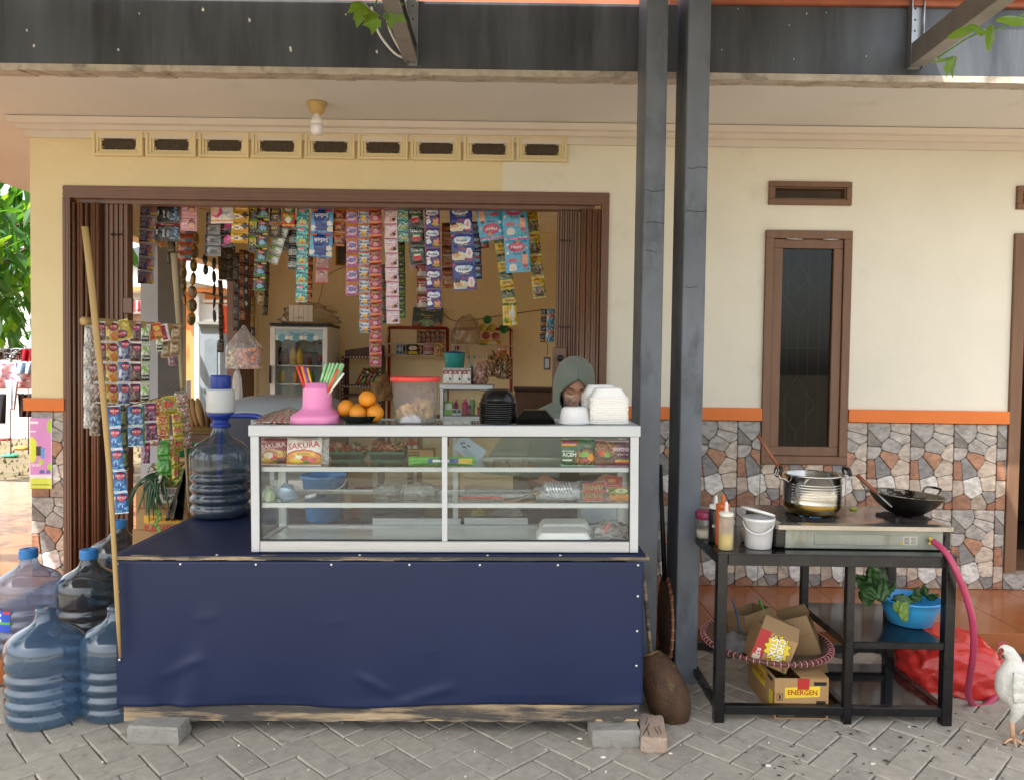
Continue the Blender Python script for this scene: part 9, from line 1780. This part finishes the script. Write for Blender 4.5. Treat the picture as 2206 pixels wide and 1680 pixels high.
for j in range(nv+1):
 ph = math.pi*j/nv
 for i in range(nu): th = 2*math.pi*i/nu; vs.append(head_pt(V((math.sin(ph)*math.cos(th), math.sin(ph)*math.sin(th), math.cos(ph)))))
for j in range(nv):
 for i in range(nu): fs.append((j*nu+i, (j+1)*nu+i, (j+1)*nu+(i+1) % nu, j*nu+(i+1) % nu))
mb.add(vs, fs, smooth=True, M=HMx)
cx = eye.x; sh = V((cx, 4.42, 1.165)); neck0 = hd_(0, .03, -.07)
def limb(pts, rad, n=14): mb.tube(smoothpath(pts, 4), [rad[0]+(rad[-1]-rad[0])*i/(4*(len(pts)-1)) if len(rad) == 2 else rad[min(len(rad)-1, i//4)] for i in range(4*(len(pts)-1)+1)], n)
limb([neck0, (cx, 4.40, 1.22), (cx, 4.43, 1.13)], [.046, .056])
for z, rx, ry, yc in ((1.13, .15, .085, 4.44), (1.05, .155, .10, 4.45), (.95, .145, .10, 4.47), (.85, .14, .10, 4.50), (.76, .155, .115, 4.53), (.69, .165, .125, 4.55)): mb.ball((cx, yc, z), 1, 20, 12, sc=(rx, ry, .085))
for s in (-1, 1):
 S = V((cx+s*.15, 4.43, 1.12)); E_ = V((cx+s*.235-(.0 if s > 0 else .02), 4.33, .90)); W_r = V((cx+s*.10, 4.08, .86)); limb([S, (S+E_)/2+V((s*.01, .0, 0)), E_], [.050, .042]); limb([E_, (E_+W_r)/2, W_r], [.040, .026])
 d = (V((cx+s*.03, 4.0, .84))-W_r).normalized(); sd = d.cross(V((0, 0, 1))).normalized(); pc = W_r+d*.045; mb.ball(pc, 1, 14, 10, sc=(.036, .042, .017))
 for f_, (o1, ln) in enumerate(((-.027, .062), (-.009, .074), (.009, .070), (.026, .056))): b0 = pc+sd*o1+d*.022; mb.tube(smoothpath([b0, b0+d*ln*.5+V((0, 0, .004)), b0+d*ln*.85+V((0, 0, -.008)), b0+d*ln*.95+V((0, 0, -.022))], 3), [.0092]*6+[.0085]*3+[.0075], 8)
 b0 = pc-sd*s*.03-d*.012; mb.tube(smoothpath([b0, b0-sd*s*.022+d*.02, b0-sd*s*.026+d*.045], 3), [.011, .011, .0105, .010, .0095, .009, .008], 8)
 hp = V((cx+s*.085, 4.55, .70)); kn = V((cx+s*.11, 4.22, .66)); an = V((cx+s*.10, 4.20, .19)); limb([hp, (hp+kn)/2, kn], [.082, .060]); limb([kn, (kn+an)/2, an], [.058, .036]); limb([an, (an.x, an.y-.05, .150), (an.x+s*.02, an.y-.15, .128)], [.034, .022])
body = remeshed(mb, 'body', M_skin, per, .0048, smooth=3)
def hp(x, z, dy=-.0015):
 "point on the face surface"
 best = None; d = V((x/.073, -1, z/.115)); zz = max(-.98, min(.98, z/.115)); rxy = math.sqrt(1-zz*zz); xx = max(-.95, min(.95, x/(.073*rxy*(1-.22*abs(min(0, zz))**1.6)))); q = head_pt(V((rxy*xx, -rxy*math.sqrt(1-xx*xx), zz))); return HMx @ (q+V((0, dy, 0)))
for s in (-1, 1):
 part(MB().tube([hp(s*(.012+.034*t), .0175+.006*math.sin(t*2.6)-.004*t, -.001) for t in [i/8 for i in range(9)]], [.0022+.0028*math.sin(.4+2.4*i/8) for i in range(9)], 6, flat=.6), 'eyebrow', M_brow, per)
 part(MB().tube([hp(s*(.017+.029*t), -.006-.0035*math.sin(t*3.14), -.0022) for t in [i/10 for i in range(11)]], [.0009+.0012*math.sin(3.14*i/10) for i in range(11)], 5), 'eyelashes', M_brow, per)
part(MB().tube([hp(-.02+.04*t, -.069-.002*math.sin(t*3.14), -.001) for t in [i/8 for i in range(9)]], [.0015+.004*math.sin(3.14*i/8) for i in range(9)], 6, flat=.7), 'lips', M_lip, per)
# headscarf: rings from the crown down over the shoulders, open around the face
mb = MB(); NJ, NI = 66, 72; rows = []
def ringpt(t, q):
 "t: 0 crown .. 1 hem; q: -1..1 round from one side of the face to the other through the back"
 th = math.pi*q                                                         # 0 = back
 if t < .5:
  k = t/.5; z = .137-.255*k; zz = max(-1, min(1, (z)/.137)); rr = max(.002, max(0, 1-abs(zz)**2.5)**.42) if z > 0 else 1
  rx, ry = .097*rr, .112*rr
  if z < 0: rx *= 1-.10*(z/.118)**2; ry *= 1-.05*(z/.118)**2
  op = 0
  if z < .074: a = (.074-z)/.190; op = math.radians(50)*min(1, a*2.2)**.62*(1 if a < .6 else max(0, 1-((a-.6)/.4)**3*.75))
  ang = q*(math.pi-op); x, y = rx*math.sin(ang), .008+ry*math.cos(ang)
  if z < -.02: y += .0
  fold = .0025*math.sin(q*9+z*40)*min(1, k*2); p = HMx @ V((x*(1+fold*6), y*(1+fold*4), z)); return p
 k = (t-.5)/.5; base = ringpt(.4999, q) ; e = k**.75
 spread = .10+.30*e; a = q*math.pi*(.98)
 x = cx+spread*math.sin(a)*(1.0+.18*(1 if q < 0 else 0)*e)-(.055*e if q < 0 else 0); y = 4.40+(.10+.10*e)*math.cos(a)-.02*e
 z = 1.27-.36*k**1.25+.05*math.sin(k*3.1)*abs(math.sin(a)); z += (-.02*(1 if q < 0 else 0)*e)
 r_ = .014*math.sin(q*23+k*3)*e; p = V((x+r_*math.sin(a), y+r_*math.cos(a)*1.3, z)); w2 = min(1, k*3.2); w2 = w2*w2*(3-2*w2); return base*(1-w2)+p*w2
vs = []; fs = []
for j in range(NJ+1):
 for i in range(NI+1): vs.append(ringpt(max(1e-5, j/NJ), -1+2*i/NI))
W1 = NI+1
for j in range(NJ):
 for i in range(NI): fs.append((j*W1+i, j*W1+i+1, (j+1)*W1+i+1, (j+1)*W1+i))
mb.add(vs, fs, smooth=True)
o = part(mb, 'headscarf', M_scarf, per); s_ = o.modifiers.new('cloth', 'SOLIDIFY'); s_.thickness = .0035; s_.offset = 1
part(MB().tube([ringpt(.5*(.137-(.0725-.186*i/30))/.255, 1) for i in range(30)], .0035, 6).tube([ringpt(.5*(.137-(.0725-.186*i/30))/.255, -1) for i in range(30)], .0035, 6), 'scarf_hem', M_scarf, per)
mb = MB(); arc = [hd_(.092*math.sin(a)*1.0, .008-.112*math.cos(a)*.74, .098-.045*abs(math.sin(a))**1.5) for a in [math.radians(-75+150*i/24) for i in range(25)]]
part(mb.tube(arc, .0022, 5), 'scarf_seam', M_scarf, per)
mb = MB(); rings = []
for z, rx, ry, yc in ((1.15, .165, .10, 4.44), (1.05, .175, .115, 4.455), (.9, .17, .118, 4.48), (.78, .185, .135, 4.52), (.66, .215, .17, 4.53), (.50, .24, .24, 4.42), (.30, .25, .25, 4.40), (.16, .26, .26, 4.39)): rings.append([(cx+rx*math.cos(2*math.pi*i/40)*(1+.03*math.sin(i*2.1)), yc+ry*math.sin(2*math.pi*i/40)*(1+.03*math.sin(i*1.7)), z) for i in range(40)])
loft(mb, rings[::-1], False, False, smooth=True); part(mb, 'dress', pm('dark_dress', '#474c4a', .85, var=.1, scale=6), per)
for s in (-1, 1):
 S = V((cx+s*.15, 4.43, 1.12)); E_ = V((cx+s*.235-(.0 if s > 0 else .02), 4.33, .90)); mb = MB(); mb.tube([S, S+(E_-S)*.35, S+(E_-S)*.72], [.066, .064, .060], 18, cap=False); part(mb, 'sleeve', pm('dark_dress'), per)
st = thing('stool', 'plain wooden stool behind the display case', 'stool', T(cx, 4.55, ZF)); part(MB().lathe([(0, .462), (.17, .462), (.175, .475), (.17, .49), (0, .49)], 28), 'seat', M_brownwood, st, local=True)
for k in range(4): a = math.radians(45+90*k); part(MB().tube([(.17*math.cos(a), .17*math.sin(a), .001), (.12*math.cos(a), .12*math.sin(a), .461)], .018, 8), 'leg', M_brownwood, st, local=True)
M_fea = pm('white_feathers', '#d9d5ca', .85, var=.10, scale=14, dirt='#b8ae98', dscale=6, dlo=.58, dhi=.8, bump=.6, bscale=70, bstretch=(1, 1, 1)); M_leg = pm('chicken_leg', '#c9a07c', .6, var=.15, scale=30, bump=.4, bscale=120); M_comb = pm('chicken_comb', '#8c2f30', .5, var=.2, scale=30); M_beak = pm('chicken_beak', '#b59a64', .5)
YC_ = 3.10; foot = G(2174, 1592, 0); c0 = V((foot.x+.035, YC_, 0)); chk = thing('chicken', 'white chicken standing at the right edge of the picture', 'chicken', T(*c0)); sc_ = YC_/FPX
def cz(u, v, dy=0): p = P(u, v, YC_+dy); return p
mb = MB()
spine = [cz(2290, 1440), cz(2250, 1455), cz(2215, 1470), cz(2188, 1480), cz(2178, 1462), cz(2180, 1440), cz(2184, 1422), cz(2174, 1404), cz(2164, 1397)]
rad = [.030, .068, .086, .078, .058, .040, .030, .025, .021]
for i in range(len(spine)-1):
 for k in range(6): t = k/6; p = spine[i]+(spine[i+1]-spine[i])*t; r = rad[i]+(rad[i+1]-rad[i])*t; mb.ball(p, r, 16, 12, sc=(1, .86, 1))
mb.ball(cz(2163, 1398), .0225, 14, 10, sc=(1.15, .85, 1))
mb.ball(cz(2190, 1492, -.03), .06, 14, 10, sc=(.8, .7, 1.2))
for dy, u0, uf, vf in ((-.035, 2186, 2176, 1588), (.05, 2225, 2216, 1568)):
 hipp = cz(u0+8, 1490, dy); knee = cz(u0+6, 1528, dy-.012); hock = cz(u0-6, 1545, dy); f = G(uf, vf, .012) if dy < 0 else V((cz(uf, 1500, dy).x, YC_+dy, .012)); f = V((f.x, YC_+dy, .014)); hock = V((hock.x, YC_+dy, .083)); mb.tube(smoothpath([hipp, knee, hock], 4), [.045, .042, .038, .033, .027, .022, .017, .013, .0095], 12); mb.tube([hock, (hock+f)/2, f], [.0095, .0072, .0078], 10)
chb = remeshed(mb, 'body', M_fea, chk, .0045, smooth=4)
for dy, uf in ((-.035, 2176), (.05, 2216)):
 x = G(2176, 1588, .012).x if dy < 0 else cz(uf, 1500, dy).x; f = V((x, YC_+dy, .014)); hk = V((cz((2186 if dy < 0 else 2225)-6, 1545, dy).x, YC_+dy, .09)); mb = MB(); mb.tube([hk, (hk+f)/2, f], [.0105, .0082, .0092], 10)
 for a in (200, 250, 300, 40): e = f+V((math.cos(math.radians(a)), math.sin(math.radians(a)), 0))*(.048 if a != 40 else .022); mb.tube(smoothpath([f, (f+e)/2+V((0, 0, .002)), e+V((0, 0, -.010))], 3), [.0075, .007, .0065, .006, .005, .004, .002], 8)
 part(mb, 'foot', M_leg, chk)
mb = MB(); mb.grid(lambda s, t: tuple(cz(2182+86*s, 1448+60*t-10*s+18*math.sin(s*2), -.070-.016*math.sin(math.pi*s)*math.sin(math.pi*t)+.03*abs(s-.4)-.004*math.sin(t*16+s*5))), 18, 14); o = part(mb, 'wing', M_fea, chk); s_ = o.modifiers.new('th', 'SOLIDIFY'); s_.thickness = .012
for s in range(5): part(MB().tube([cz(2205+17*s, 1470+4*s, -.083), cz(2225+17*s, 1500+3*s, -.074)], [.014, .005], 8, flat=.4), 'wing_feather', M_fea, chk)
hx_, hz_ = cz(2158, 1396), 0
part(MB().tube([cz(2157, 1399), cz(2151, 1401), cz(2146, 1405)], [.008, .0055, .001], 8, flat=.8), 'beak', M_beak, chk)
mb = MB()
for k, (u, v) in enumerate(((2152, 1390), (2156, 1387), (2161, 1386), (2166, 1387))): mb.ball(cz(u, v), .010, 8, 6, sc=(.8, .35, 1.3))
part(mb, 'comb', M_comb, chk, kind='stuff'); part(MB().ball(cz(2157, 1401, -.016), .011, 10, 8, sc=(1.1, .4, 1.1)), 'face_skin', M_comb, chk); part(MB().ball(cz(2155, 1414, -.006), .010, 8, 6, sc=(.7, .6, 1.4)), 'wattle', M_comb, chk); part(MB().ball(cz(2159, 1399, -.0215), .0035, 8, 6), 'eye', M_black, chk)
